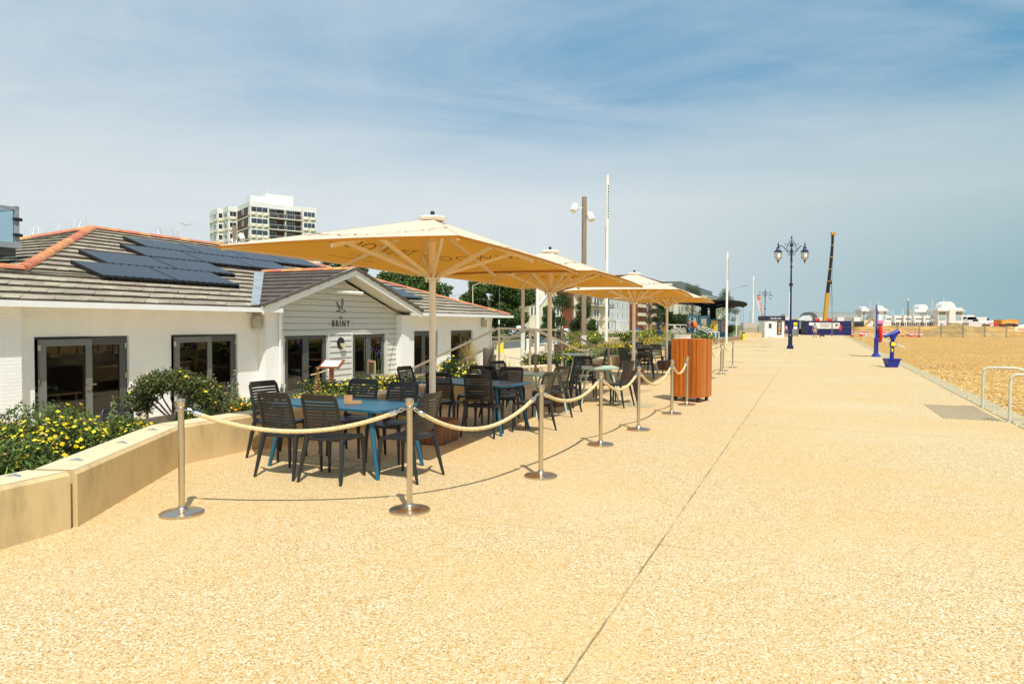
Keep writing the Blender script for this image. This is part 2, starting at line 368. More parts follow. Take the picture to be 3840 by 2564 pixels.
M_leaf4 = leafm('leaf_daisy_bush', (.10, .145, .03)); M_straw = leafm('straw_grass', (.50, .36, .13), .3); M_pine = leafm('pine_needles', (.045, .075, .02))
M_petal = leafm('yellow_petal', (.85, .62, .015), .18); M_bud = leafm('faded_flower_head', (.48, .32, .14), .3); M_purple = leafm('purple_flower', (.22, .12, .35), .3); M_sage = leafm('sage_leaf', (.26, .30, .13), .3)
M_iron = mat('dark_lamp_iron', (.012, .014, .04), .3)
M_lampglass = glass_mat('lantern_glass', (.93, .93, .90), .10)

# ------------------------------------------------------------------ ground, beach, sea, road
def kerb_line(s): return 2.9 + .0135 * s
prom_left = [(-4.3, -30), (-4.3, 3), (-4.02, 4.9), (-3.75, 5.4), (-4.05, 7.72), (-3.5, 9.1), (-2.55, 11.0), (-2.05, 12.7), (-1.3, 13.6), (-1.0, 15.2), (-.9, 17.6), (.2, 20), (1.2, 21.6), (2.8, 22.6), (4.2, 26.2), (7.3, 33.2), (11.9, 44), (16, 54), (22, 70), (26, 84), (34, 104), (52, 140)]
prom_right = []
for s in (170, 120, 100, 80, 70, 60, 50, 40, 30, 25, 20, 16, 12, 8, 4, 0, -10, -34):
    q = kerb_line(max(s, 8)); prom_right.append((s * PX + q * PY, s * PY - q * PX))
mb = MB(); mb.prism(prom_left[::-1] + prom_right[::-1], -.5, 0.0)
struct(mb, 'promenade', M_prom)
mb = MB()
ss = [-34, -10, 0, 4, 8, 10, 12, 14, 16, 18, 20, 25, 30, 40, 50, 60, 80, 100, 120]
def kp(s, q, z): return (s * PX + q * PY, s * PY - q * PX, z)
for a, b in zip(ss[:-1], ss[1:]):
    qa, qb = kerb_line(max(a, 8)), kerb_line(max(b, 8)); wa = .36 + .04 * math.sin(a)
    mb.add([kp(a, qa+.002, .012), kp(a, qa+.38, .012), kp(b, qb+.38, .012), kp(b, qb+.002, .012), kp(a, qa+.002, -.5), kp(a, qa+.38, -.5), kp(b, qb+.38, -.5), kp(b, qb+.002, -.5)],
           [(0, 1, 2, 3), (1, 5, 6, 2), (0, 3, 7, 4)])
struct(mb, 'kerb_strip', M_kerb)
# beach: a gently lumpy grid of shingle
mb = MB(); nx, ny = 90, 110
def bh(x, y):
    q = x * PY - y * PX
    return -.06 + .05 * math.sin(x * .9 + math.sin(y * .7) * 1.3) * math.sin(y * .55) * min(1, (q - 3.3) / 2) + .03 * math.sin(x * 2.3 + y * 1.7)
vs = []; fs = []
qs = [3.36 + (i / nx) ** 2 * 260 for i in range(nx + 1)]; sss = [-25 + j * 1.0 if j < 70 else 45 + (j - 70) * 4. + (j - 70) ** 2 * .12 for j in range(ny + 1)]
for s in sss:
    for q in qs:
        q2 = q + (kerb_line(max(s, 8)) - 2.9 - .1 if q < 12 else 0); x = s * PX + q2 * PY; y = s * PY - q2 * PX; vs.append((x, y, bh(x, y)))
for j in range(ny):
    for i in range(nx):
        a = j * (nx + 1) + i; fs.append((a, a + 1, a + nx + 2, a + nx + 1))
mb.add(vs, fs); struct(mb, 'beach', M_shing, True)
# loose stones near the kerb, uncountable
mb = MB()
for k in range(5200):
    s = rng.uniform(6, 30); q = kerb_line(max(s, 8)) + (.40 + abs(rng.normal(0, 2.6)) if k > 260 else .40 - abs(rng.normal(0, .22))) ; r = rng.uniform(.012, .034)
    x = s * PX + q * PY; y = s * PY - q * PX; z = bh(x, y) + .004 if k > 260 else .016
    a = rng.uniform(0, 6.28); ca, sa = math.cos(a), math.sin(a); e = rng.uniform(.6, .95)
    top = [(x + ca*r*c1*1.0 - sa*r*e*s1, y + sa*r*c1 + ca*r*e*s1, z) for c1, s1 in ((1, 0), (.3, .9), (-.8, .6), (-.8, -.6), (.3, -.9))]
    mb.add(top + [(x, y, z + r * .75)], [(i, (i+1) % 5, 5) for i in range(5)])
M_stone = mat('flint_pebble', (.62, .42, .17), .6, var=.1, scale=3, island=.5)
tag(mb.build('shingle_stones', M_stone), 'loose golden shingle stones lying on the beach beside the concrete kerb', 'shingle', kind='stuff')
mb = MB(); mb.quad(sd_w(-600, -1.5, -.86), sd_w(1300, -1.5, -.86), sd_w(2500, 1500, -.86), sd_w(-900, 1500, -.86)); struct(mb, 'ground', M_grassg)
mb = MB(); mb.quad((20, -400, -3.2), (5000, -400, -3.2), (5000, 5500, -3.2), (-300, 5500, -3.2)); struct(mb, 'sea', M_sea)
def band(name, m, s0, s1, d0, d1, z):
    mb = MB(); mb.quad(sd_w(s0, d0, z), sd_w(s1, d0, z), sd_w(s1, d1, z), sd_w(s0, d1, z)); return struct(mb, name, m)
band('terrace_ground', M_ground, -40, 95, .5, 27.5, -.85)
band('road', M_road, -60, 520, 27.5, 37, -.83)
band('pavement', M_ground, -60, 520, 46, 54.2, -.82)
mb = MB(); mb.quad(sd_w(60, -3, -.845), sd_w(160, -3, -.845), sd_w(160, 27, -.845), sd_w(60, 27, -.845)); struct(mb, 'esplanade_path', M_ground)
for k, (q0, s0) in enumerate([(-4.0, 57), (4.2, 46)]): pass
mb = MB()
for a, b in (((9.34, 29.63), (9.85, 29.05)), ((15.17, 42.9), (15.6, 42.0)), ((20.5, 56.2), (20.95, 55.3))):
    a = Vector((*a, .003)); b = Vector((*b, .003)); t = (b - a).normalized(); u = Vector((-t.y, t.x, 0)) * .07
    o = MB(a); o.prism([(a + u)[:2], (a - u)[:2], (b - u)[:2], (b + u)[:2]], 0, .004)
    tag(o.build('drain_channel', M_frame, None, loc=a), {9.34: 'nearest narrow steel drain slot in the promenade past the stanchions', 15.17: 'narrow drain slot in the promenade left of the big lamp post', 20.5: 'farthest narrow drain slot in the promenade, level with the shelter deck'}[round(a.x, 2)], 'drain', 'drain slots across the promenade')

# ------------------------------------------------------------------ restaurant
B0 = (20.5, 15.5, -.85); FL = -.85
rest = thing('restaurant', 'low white brick seafront restaurant with tan tiled roof, solar panels and pale gabled entrance', 'restaurant', sd_w(*B0), RZ)
def rb(): return MB(B0)
def rbuild(mb, name, m, parent=None, smooth=False): return mb.build(name, m, parent or rest, smooth)
openings = [(9.46, 11.72), (12.94, 15.23), (24.75, 27.05), (28.29, 30.6)]
HT = 1.29; ET = 1.93
mb = rb()
xs = [-14.0, 9.46, 11.72, 12.94, 15.23, 16.75]
for a, b in ((-14.0, 9.46), (11.72, 12.94), (15.23, 16.75), (23.6, 24.75), (27.05, 28.29), (30.6, 32.75)): mb.box(a, b, 15.5, 15.75, FL, ET)
for a, b in openings: mb.box(a, b, 15.5, 15.75, HT, ET)
mb.box(28.29, 30.6, 15.5, 15.75, FL, -.45)
mb.box(32.5, 32.75, 15.753, 31.0, FL, ET)
for a, b in ((8.0, 9.02), (16.05, 16.78), (23.6, 24.55)): mb.box(a, b, 15.2, 15.498, FL, ET + .02)
rbuild(mb, 'wall', M_whitebrick)
# cladding of the gable: overlapping boards
mb = rb()
def gz(s, z0=1.93, zt=3.17): return min(z0 + (s - 15.9) * .315, z0 + (24.0 - s) * .315)
dr = [(17.13, 19.27), (20.69, 22.81)]
z = FL
while z < 3.3:
    z1 = z + .205
    lo, hi = 16.78, 23.62
    if z1 > 1.9:
        e = (z - 1.93) / .315; lo = max(lo, 15.9 + e); hi = min(hi, 24.0 - e)
    if hi - lo < .3: break
    lt, ht = lo, hi
    if z1 > 1.9:
        e2 = max(0, (z + .192 - 1.93) / .315); lt = max(16.78, 15.9 + e2); ht = min(23.62, 24.0 - e2)
    segs = [(lo, hi)]
    if z1 <= HT + .02: segs = [(lo, 17.03), (19.4, 20.62), (22.95, hi)]
    for a, b in segs:
        z1 = z + .192
        mb.add([(a, 15.445, z), (b, 15.445, z), (ht if b == hi else b, 15.475, z1), (lt if a == lo else a, 15.475, z1), (a, 15.70, z), (b, 15.70, z), (ht if b == hi else b, 15.70, z1), (lt if a == lo else a, 15.70, z1)], [(0, 1, 2, 3), (4, 0, 3, 7), (1, 5, 6, 2), (0, 4, 5, 1), (3, 2, 6, 7)])
    z = z + .205
rbuild(mb, 'gable_cladding', M_clad)
mb = rb()
for a, b in ((17.03, 17.13), (19.27, 19.40), (20.62, 20.69), (22.81, 22.95)): mb.box(a, b, 15.44, 15.6, FL, HT + .05)
mb.box(17.131, 19.269, 15.44, 15.6, HT, HT + .05); mb.box(20.691, 22.809, 15.44, 15.6, HT, HT + .05)
rbuild(mb, 'door_surround', M_clad)
# interior, seen through the glass
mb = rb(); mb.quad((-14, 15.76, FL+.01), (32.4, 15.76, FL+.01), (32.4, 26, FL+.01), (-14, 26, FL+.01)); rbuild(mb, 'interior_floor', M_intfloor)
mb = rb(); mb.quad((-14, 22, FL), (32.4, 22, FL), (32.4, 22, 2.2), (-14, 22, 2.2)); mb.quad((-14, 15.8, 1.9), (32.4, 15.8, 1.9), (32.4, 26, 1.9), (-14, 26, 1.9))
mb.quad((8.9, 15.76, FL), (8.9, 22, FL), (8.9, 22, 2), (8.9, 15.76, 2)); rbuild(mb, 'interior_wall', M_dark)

def glazed_door(name, a, b, leaves, z0=FL+.03, z1=HT, open_first=False, y=15.58, hinges=True):
    """frame in the opening + leaves with panes; each leaf a part"""
    fr = rb(); t = .06
    fr.box(a, a+t, y, y+.08, z0, z1); fr.box(b-t, b, y, y+.08, z0, z1); fr.box(a+t, b-t, y, y+.08, z1-t, z1)
    f = rbuild(fr, 'door_frame', M_frame)
    for k, (la, lb) in enumerate(leaves):
        m = rb(); yy = y - .02; s = .15; bt = .15
        light = (k == 0 and open_first)
        if light: yy = y - .15
        m.box(la, la+s, yy, yy+.06, z0+.02, z1-t); m.box(lb-s, lb, yy, yy+.06, z0+.02, z1-t)
        m.box(la+s, lb-s, yy, yy+.06, z1-t-bt, z1-t); m.box(la+s, lb-s, yy, yy+.06, z0+.02, z0+.02+.22)
        d = rbuild(m, 'door', M_frame2 if light else M_frame)
        d2 = MB(B0); d2.quad((la+s, yy+.03, z0+.24), (lb-s, yy+.03, z0+.24), (lb-s, yy+.03, z1-t-bt), (la+s, yy+.03, z1-t-bt)); d2.build('pane', M_glass, d)
        h = MB(B0); hx = lb - .07 if k == 0 else la + .07
        h.box(hx-.02, hx+.02, yy-.012, yy, .02, .26); h.box(hx-.02 - (.0), hx+.02, yy-.05, yy-.012, .14, .17); h.box(hx-.13 if k == 0 else hx, hx+.01 if k == 0 else hx+.13, yy-.07, yy-.05, .14, .17)
        h.build('handle', M_chrome, d)
        hx = la if k == 0 else lb
        for zz in (z0+.35, .25, z1-.3): g = MB(B0); g.box(hx-.02, hx+.02, yy-.02, yy+.01, zz, zz+.12); g.build('hinge', M_chrome, d)
glazed_door('d', 9.46, 11.72, [(9.52, 10.72), (10.66, 11.66)], open_first=True)
glazed_door('d', 12.94, 15.23, [(13.0, 14.22), (14.16, 15.17)], open_first=True)
glazed_door('d', 17.13, 19.27, [(17.19, 18.2), (18.2, 19.21)], y=15.52)
glazed_door('d', 20.69, 22.81, [(20.75, 21.75), (21.75, 22.75)], y=15.52)
glazed_door('d', 24.75, 27.05, [(24.81, 25.9), (25.9, 26.99)])
w_ = rb(); y = 15.6
for a, b in ((28.29, 28.4), (29.4, 29.5), (30.49, 30.6)): w_.box(a, b, y, y+.07, -.45, HT)
w_.box(28.4, 29.4, y, y+.07, HT-.12, HT); w_.box(29.5, 30.49, y, y+.07, HT-.12, HT); w_.box(28.4, 29.4, y, y+.07, -.45, -.35); w_.box(29.5, 30.49, y, y+.07, -.45, -.35)
wf = rbuild(w_, 'window', M_frame); p_ = MB(B0); p_.quad((28.4, y+.04, -.35), (30.5, y+.04, -.35), (30.5, y+.04, HT-.12), (28.4, y+.04, HT-.12)); p_.build('pane', M_glass, wf)

# roofs: real courses of tiles
K = .34; Z0 = 2.04
def course_roof(mb, me, n0, n1, lo, hi, to3, th=.07, gap=.49, tw_=.36):
    """courses from slope distance n0 up to n1; lo/hi give the course ends; to3 maps (s, d, lift)"""
    d = n0
    while d < n1 - .05:
        e = min(d + gap, n1); a0, b0, a1, b1 = lo(d), hi(d), lo(e), hi(e)
        if b0 - a0 < .15: break
        if b1 < a1: a1 = b1 = (a1 + b1) / 2
        n_ = max(1, int((b0 - a0) / tw_)) if random.random() else 1
        for i in range(n_):
            x0 = a0 + (b0 - a0) * i / n_; x1 = a0 + (b0 - a0) * (i + 1) / n_; u0 = a1 + (b1 - a1) * i / n_; u1 = a1 + (b1 - a1) * (i + 1) / n_
            g_ = .004; j1 = random.uniform(-.008, .008); j2 = random.uniform(-.008, .008); dj = random.uniform(-.012, .012)
            A, Bq = to3(x0 + g_, d + dj, th + j1), to3(x1 - g_, d + dj, th + j2); mb.quad(A, Bq, to3(u1, e + .03, .012), to3(u0, e + .03, .012))
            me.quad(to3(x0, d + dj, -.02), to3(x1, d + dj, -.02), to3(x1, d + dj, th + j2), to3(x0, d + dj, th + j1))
        d = e
def main3(s, d, l): return (s, d, Z0 + K * (d - 14.9) + l)
# main front slope: eave to ridge; the wing's part stops at its own ridge
def lo_main(d): return -14. if d < 17.24 else 10.27 + (d - 17.24) * (16.24 - 10.27) / (23.3 - 17.24)
def hi_main(d): return 33.9 - (d - 14.9) * (33.9 - 24.8) / 8.4
mb = rb(); me = rb()
def sv(d): return 15.5 + (K * (d - 14.9) + Z0 - 2.06) / .315
course_roof(mb, me, 14.9, 18.9, lo_main, lambda d: min(sv(d) + .25, 19.95), main3)
course_roof(mb, me, 14.9, 18.9, lambda d: max(39.9 - sv(d) - .25, 19.95), hi_main, main3)
course_roof(mb, me, 18.9, 23.3, lo_main, hi_main, main3)
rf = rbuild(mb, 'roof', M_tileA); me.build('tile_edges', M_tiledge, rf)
# left hip end (looks towards -s) and its courses
mb = rb(); me = rb()
def hip3(y, d, l):   # d = distance in s from the lower corner
    return (d, y, Z0 + K * ((d - 10.27) * 1.015 + 17.24 - 14.9) + l)
course_roof(mb, me, 4.3, 16.24, lambda d: 17.24 + (d - 10.27) * 1.015 if d > 10.27 else 17.24 - (10.27 - d) * .2, lambda d: 29.36 - (d - 10.27) * 1.015, hip3)
# back slope and far end
def back3(s, d, l): return (s, 46.6 - d, Z0 + K * (d - 14.9) + l)
rbuild(mb, 'hip_roof', M_tileA); me.build('tile_edges', M_tiledge, kids(rest)[-1] if False else rf)
mb = rb(); me = rb()
course_roof(mb, me, 24.8, 33.9, lambda d: 14.9 + (d - 24.8) * 0, lambda d: 14.9, lambda a, b, c: (0, 0, 0))
mb.quad((33.9, 14.9, Z0), (33.9, 31.7, Z0), (24.8, 23.32, Z0 + K*8.4), (24.8, 23.28, Z0 + K*8.4)); mb.quad((16.24, 23.3, Z0+K*8.4), (24.8, 23.3, Z0+K*8.4), (33.9, 31.7, Z0), (8, 31.7, Z0))
rbuild(mb, 'rear_roof', M_tileA)
# entrance gable roof
ZP0, KP, SA = 1.98, .315, 19.95
def gl(s, d, l): return (s, d, ZP0 + KP * (s - 15.9) + l)
mb = rb(); me = rb()
def por3L(y, s, l): return (s, y, 2.11 + KP * (s - 15.55) + l)
def por3R(y, s, l): s2 = 2 * SA - s; return (s2, y, 2.11 + KP * (s - 15.55) + l)
def backy(s): return 14.9 + (2.06 + KP * (s - 15.55) + .02 - Z0) / K
course_roof(mb, me, 15.5, SA, lambda s: 14.70, lambda s: max(backy(s), 14.75) + .12, por3L)
course_roof(mb, me, 15.5, SA, lambda s: 14.70, lambda s: max(backy(s), 14.75) + .12, por3R)
gr = rbuild(mb, 'gable_roof', M_tileB); me.build('tile_edges', M_tiledge, gr)
mb = rb(); yb = 18.6; zt = 2.06 + KP * (SA - 15.5)
def ridge(mb, a, b, r=.13, tile=.45):
    a = Vector(a); b = Vector(b); d = b - a; n_ = max(1, int(d.length / tile)); d = d / n_
    x = d.normalized().cross(Vector((0, 0, 1))).normalized(); up = x.cross(d.normalized())
    for i in range(n_):
        p0 = a + d * i; p1 = a + d * (i + 1.0) ; vs = []
        for q, r_ in ((p0, r * 1.08), (p1, r * .96)):
            for k in range(7):
                t = math.pi * k / 6; vs.append(q + x * (math.cos(t) * r_) + up * (math.sin(t) * r_ * .8))
        mb.add(vs, [(k, k+1, 8+k, 7+k) for k in range(6)] + [tuple(range(6, -1, -1)), tuple(range(7, 14))])
ridge(mb, (SA, 14.7, zt+.05), (SA, yb+.4, zt+.06)); rbuild(mb, 'ridge_tiles', M_terra); mb = rb()
ridge(mb, (16.24, 23.3, Z0+K*8.4+.03), (24.8, 23.3, Z0+K*8.4+.03)); ridge(mb, (24.8, 23.3, Z0+K*8.4+.02), (33.85, 14.95, Z0+.05), .12)
ridge(mb, (10.27, 17.24, Z0+K*2.34+.03), (16.24, 23.3, Z0+K*8.4+.03), .15); ridge(mb, (16.24, 23.3, Z0+K*8.4+.03), (10.3, 29.3, Z0+K*2.34+.03), .13)
ridge(mb, (-14, 17.24, Z0+K*2.34+.03), (10.27, 17.24, Z0+K*2.34+.03), .14)
rbuild(mb, 'ridge_tiles', M_terra)
mb = rb()   # fascias, gutter, barge boards, soffits
for a, b in ((-14, 16.35), (23.75, 34.05)):
    mb.box(a, b, 14.78, 14.90, 1.93, 2.06); mb.box(a, b, 14.90, 15.5, 1.93, 1.95)
mb.box(33.93, 34.05, 14.901, 31.8, 1.93, 2.05)
rbuild(mb, 'gutter', M_fascia)
mb = rb()
for sgn in (-1, 1):
    a = Vector((SA + sgn * 4.45, 14.80, ZP0 - .10)); b = Vector((SA, 14.80, zt - .17)); d = (b - a)
    hh = .30; vs = []
    for q in (a, b):
        for dy in (-.04, .04):
            vs += [(q.x, q.y + dy, q.z), (q.x, q.y + dy, q.z + hh * (.75 if q is a else 1))]
    mb.add(vs, [(0, 1, 5, 4), (2, 6, 7, 3), (0, 4, 6, 2), (1, 3, 7, 5), (0, 2, 3, 1), (4, 5, 7, 6)])
rbuild(mb, 'barge_board', M_fascia)
mb = rb()
for sgn in (-1, 1): mb.beam((SA + sgn*4.52, 14.72, 2.06+.075), (SA, 14.72, 2.11 + KP*(SA-15.55) + .055), .09, .085, (0, 0, 1))
rbuild(mb, 'verge_tiles', M_tileB)
mb = rb()
for sgn in (-1, 1):
    mb.quad((SA + sgn*4.4, 14.85, ZP0-.07), (SA, 14.85, zt-.12), (SA, 15.55, zt-.12), (SA + sgn*4.4, 15.55, ZP0-.07))
rbuild(mb, 'soffit', M_clad)
mb = rb(); mb.quad((15.15, 14.9, 2.13), (15.5, 14.9, 2.15), (SA-.05, 18.9, 3.56), (SA-.55, 18.9, 3.48)); mb.quad((15.5, 14.85, 2.02), (15.85, 14.85, 2.15), (15.85, 15.3, 2.2), (15.5, 15.3, 2.2)); rbuild(mb, 'lead_valley', M_lead)
# white strip light under the gable
mb = rb(); mb.cyl((SA-.78, 14.95, 2.70), (SA+.64, 14.95, 2.70), .06, n=10)
for dx in (-.35, .4): mb.tube([(SA+dx, 14.95, 2.75), (SA+dx, 15.0, 2.84), (SA+dx, 15.2, 2.84)], .015, 6)
rbuild(mb, 'sign_light', M_white)
mb = rb(); mb.tube([(32.62, 15.42, 1.93), (32.62, 15.44, 1.75), (32.62, 15.46, 1.6), (32.62, 15.46, FL)], .04, 8); rbuild(mb, 'downpipe', M_fascia); mb = rb(); mb.tube([(16.6, 15.14, 1.93), (16.6, 15.16, FL)], .035, 8); rbuild(mb, 'downpipe', M_fascia)
# wall lamp, speakers
mb = rb(); mb.lathe([(.02, -.10), (.19, -.10), (.21, -.05), (.21, .0)], (20.0, 15.44, .90), 20, Matrix.Rotation(R(90), 4, 'X') ); wl = rbuild(mb, 'wall_lamp', M_black, smooth=True)
mb = MB(B0); mb.prism([(.165 * math.cos(t), .165 * math.sin(t)) for t in [math.pi + math.pi * k / 12 for k in range(13)]], -.02, .02, Matrix.Translation((20.0, 15.33, .90)) @ Matrix.Rotation(R(90), 4, 'X')); mb.build('lamp_lens', mat('lens_cream', (.62, .58, .36), .3), wl)
for s in (15.85, 31.6):
    mb = rb(); mb.cbox((s, 15.36, 1.62), (.22, .18, .36)); mb.cbox((s, 15.44, 1.85), (.06, .1, .1)); sp_ = rbuild(mb, 'wall_speaker', mat('speaker_grey', (.42, .40, .31), .6))
# lettering and gull emblem on the cladding
def text_mb(body, size, M, off=(0, 0, 0), font=None, space=1., ext=0., sx=1., depth=0, thin=0.):
    c = bpy.data.curves.new('t', 'FONT'); c.body = body; c.size = size; c.align_x = 'CENTER'; c.align_y = 'CENTER'; c.space_character = space; c.resolution_u = 3; c.extrude = ext; c.offset = thin
    o = bpy.data.objects.new('t', c); col.objects.link(o); dg = bpy.context.evaluated_depsgraph_get(); me = bpy.data.meshes.new_from_object(o.evaluated_get(dg))
    mb = MB(off, M @ Matrix.Diagonal((sx, 1, 1, 1))); mb.add([v.co.copy() for v in me.vertices], [tuple(p.vertices) for p in me.polygons])
    bpy.data.objects.remove(o); bpy.data.curves.remove(c); bpy.data.meshes.remove(me); return mb
def wallM(s, z, y=15.44): return Matrix.Translation((s, y, z)) @ Matrix.Rotation(R(90), 4, 'X')
SG = 20.0
a = text_mb('BRINY', .33, wallM(SG, 1.59), B0, space=1.5, ext=.008, sx=.80); rbuild(a, 'sign_lettering', M_decal)
a = text_mb('THE', .10, wallM(SG, 1.80), B0, space=1.2, ext=.006); rbuild(a, 'sign_lettering', M_decal)
a = text_mb('.        .', .3, wallM(SG, 1.65), B0, space=1.95, ext=.006); 
mb = rb(); mb.M = wallM(SG+.03, 2.16)
def stroke(pts, r=.011): mb.tube([(x * .9, y * .62 - .02, 0) for x, y in pts], r, 5)
SK = .8
stroke([(-.30, -.18), (-.10, -.165), (0.02, -.24), (.12, -.23), (.2, -.17), (.30, -.175), (.22, -.12), (.16, -.09), (.07, -.10), (.03, -.02), (.07, .12), (.13, .26), (.10, .47), (.07, .60), (.04, .46), (.03, .2), (-.02, .06), (-.05, .0), (-.16, .15), (-.27, .36), (-.30, .40), (-.27, .25), (-.18, .08), (-.10, -.05), (-.11, -.13), (-.2, -.15), (-.30, -.15)])
mb.sph((.17, -.13, 0), .012, 6)
for dx in (-.62, .62): mb.sph((dx * 1.1, -.56, 0), .02, 6)
rbuild(mb, 'gull_emblem', M_decal)
# solar panels
pw, ph = 2.28, 1.28
for row, (s0, d0, k0) in enumerate([(11.93, 16.72, 2), (13.03, 18.02, 2), (15.32, 19.37, 3), (16.42, 20.7, 4), (21.2, 19.37, 0)]):
    for k in range(k0):
        s = s0 + k * (pw + .03); mb = rb(); me = rb()
        def q3(a, b, l): return (s + a, d0 + b, Z0 + K * (d0 + b - 14.9) + .17 + l)
        mb.add([q3(.02, .02, .005), q3(pw-.02, .02, .005), q3(pw-.02, ph-.02, .005), q3(.02, ph-.02, .005)], [(0, 1, 2, 3)])
        c8 = [q3(a, b, l) for l in (-.05, 0) for a, b in ((0, 0), (pw, 0), (pw, ph), (0, ph))]
        me.add(c8, [(3, 2, 1, 0), (4, 5, 6, 7), (0, 1, 5, 4), (1, 2, 6, 5), (2, 3, 7, 6), (3, 0, 4, 7)])
        for a in (.3, 1.1, 1.95): me.beam(q3(a, .05, -.04), q3(a, .05, -.17), .05, .05, (1, 0, 0))
        for a in (.02, pw - .02): me.beam(q3(a, 0, -.09), q3(a, ph, -.09), .02, .09)
        for i in range(9): me.cbox(q3(.13 + i * .25, -.005, .01), (.03, .03, .03))
        f_ = rbuild(me, 'solar_panel', M_black); mb.build('solar_glass', M_pv, f_)
for row, (s0, d0, k0) in enumerate([(24.2, 16.62, 2), (23.9, 17.93, 2)]):
    for k in range(k0):
        s = s0 + k * (1.75); mb = rb(); me = rb(); pw_ = 1.7
        def q3(a, b, l): return (s + a, d0 + b, Z0 + K * (d0 + b - 14.9) + .17 + l)
        mb.add([q3(.02, .02, .005), q3(pw_-.02, .02, .005), q3(pw_-.02, ph-.02, .005), q3(.02, ph-.02, .005)], [(0, 1, 2, 3)])
        c8 = [q3(a, b, l) for l in (-.05, 0) for a, b in ((0, 0), (pw_, 0), (pw_, ph), (0, ph))]
        me.add(c8, [(3, 2, 1, 0), (4, 5, 6, 7), (0, 1, 5, 4), (1, 2, 6, 5), (2, 3, 7, 6), (3, 0, 4, 7)])
        f_ = rbuild(me, 'solar_panel', M_black); mb.build('solar_glass', M_pv, f_)
# bird spikes on the ridge
mb = rb()
for (a, b, n_) in (((16.2, 23.3, Z0+K*8.4+.15), (13.6, 20.6, Z0+K*7.4), 0), ((16.24, 23.4, 5.05), (12.6, 27.0, 3.85), 60), ((18.9, 23.3, 5.02), (19.9, 23.3, 5.02), 20), ((21.5, 23.3, 5.02), (24.3, 23.3, 5.02), 50)):
    a = Vector(a); b = Vector(b)
    for k in range(n_):
        q = a.lerp(b, k / n_); mb.cyl(q, q + Vector((random.uniform(-.12, .12), random.uniform(-.1, .1), random.uniform(.2, .32))), .004, n=3, caps=False)
rbuild(mb, 'bird_spikes', mat('spike_steel', (.5, .5, .5), .4, metal=.7))
# ------------------------------------------------------------------ planter walls
def wall_run(name, label, pts, width=.38, z0=-.5, z1=.45, side=1, m=None, cap=True, group='low concrete planter walls', studs=(), bev=.03, e0=None, e1=None):
    """closed strip: pts = front base line (promenade side); the wall body lies on the left of the run"""
    P_ = [Vector((x, y)) for x, y in pts]; nrm = []
    for i in range(len(P_)):
        a = P_[max(i-1, 0)]; b = P_[min(i+1, len(P_)-1)]; d = (b - a).normalized(); nrm.append(Vector((-d.y, d.x)) * side)
    if e0: nrm[0] = Vector(e0)
    if e1: nrm[-1] = Vector(e1)
    base = Vector((P_[0].x, P_[0].y, 0)); o = thing(name, label, 'planter wall', base, 0, group)
    mb = MB(base); vs = []
    for q, k in zip(P_, nrm):
        b = q + k * width
        for (pt, z) in ((q, z0), (q, z1 - bev), (q + k * bev, z1), (b - k * bev, z1), (b, z1 - bev), (b, z0)): vs.append((pt.x, pt.y, z))
    n_ = len(P_); fs = []
    for i in range(n_ - 1):
        for j in range(5):
            a = i * 6 + j; fs.append((a, a + 6, a + 7, a + 1) if side > 0 else (a, a + 1, a + 7, a + 6))
    fs += [tuple(range(6)), tuple(range((n_-1)*6 + 5, (n_-1)*6 - 1, -1))]
    mb.add(vs, fs); mb.build('wall_body', m or M_wallconc, o)
    if cap:
        mb = MB(base); vs = []
        for q, k in zip(P_, nrm):
            for t in (bev, width - bev): vs.append(((q + k * t).x, (q + k * t).y, z1 + .003))
        mb.add(vs, [(2*i, 2*i+2, 2*i+3, 2*i+1) for i in range(n_ - 1)]); mb.build('coping', M_capconc, o)
    for (sx, sy) in studs:
        mb = MB(base); c = Vector((sx, sy, z1 + .003)); d = Vector((-.93, .1, 0))
        mb.tube([c, c + d * .03 + Vector((0, 0, .012)), c + d * .075 + Vector((0, 0, .008)), c + d * .12], [.015, .014, .008, .003], 8); mb.sph(c + Vector((.003, 0, .002)), .016, 8, (1, 1, .8)); mb.build('wall_stud', M_chrome, o, True)
    return o
wall_run('planter_wall', 'sand coloured concrete planter wall end left of the open joint, with one steel stud', [(-4.6, 1.2), (-4.1, 3.4), (-3.64, 4.81), (-3.455, 5.315)], studs=[(-3.72, 5.12)], e1=(-1.04, .12))
wall_run('planter_wall', 'sand coloured planter wall section with three steel studs, beside the first rope post', [(-3.43, 5.36), (-3.60, 6.6), (-3.75, 7.73)], e0=(-1.04, .12), e1=(-1.02, .15), studs=[(-3.63, 5.72), (-3.72, 6.55), (-3.85, 7.35)])
wall_run('planter_wall', 'long sand coloured planter wall curving away behind the first blue table', [(-3.745, 7.755), (-3.55, 8.15), (-3.3, 8.7), (-2.75, 9.7), (-2.2, 10.89), (-1.93, 11.72), (-1.7, 12.58), (-1.2, 13.3), (-.98, 13.45)], e0=(-1.02, .15))
wall_run('planter_wall', 'short sand coloured planter wall face behind the second blue table', [(-.96, 13.46), (-.75, 14.1), (-.62, 15.2), (-.62, 16.9)])
wall_run('planter_wall', 'sand coloured planter wall running from the steps to the third parasol', [(2.75, 21.7), (3.3, 23.4), (4.1, 25.6), (5.4, 28.6), (7.3, 32.6), (9.9, 38.6), (12.2, 43.8)])
wall_run('planter_wall', 'far sand coloured planter wall leading up to the shelter deck', [(12.3, 44.0), (14.0, 48.5), (16.0, 54.0)])
wall_run('planter_wall', 'sand coloured retaining wall behind the planting, half hidden by flowers', [(6.2, 42.5), (10.5, 52), (15, 62)], z1=.75)

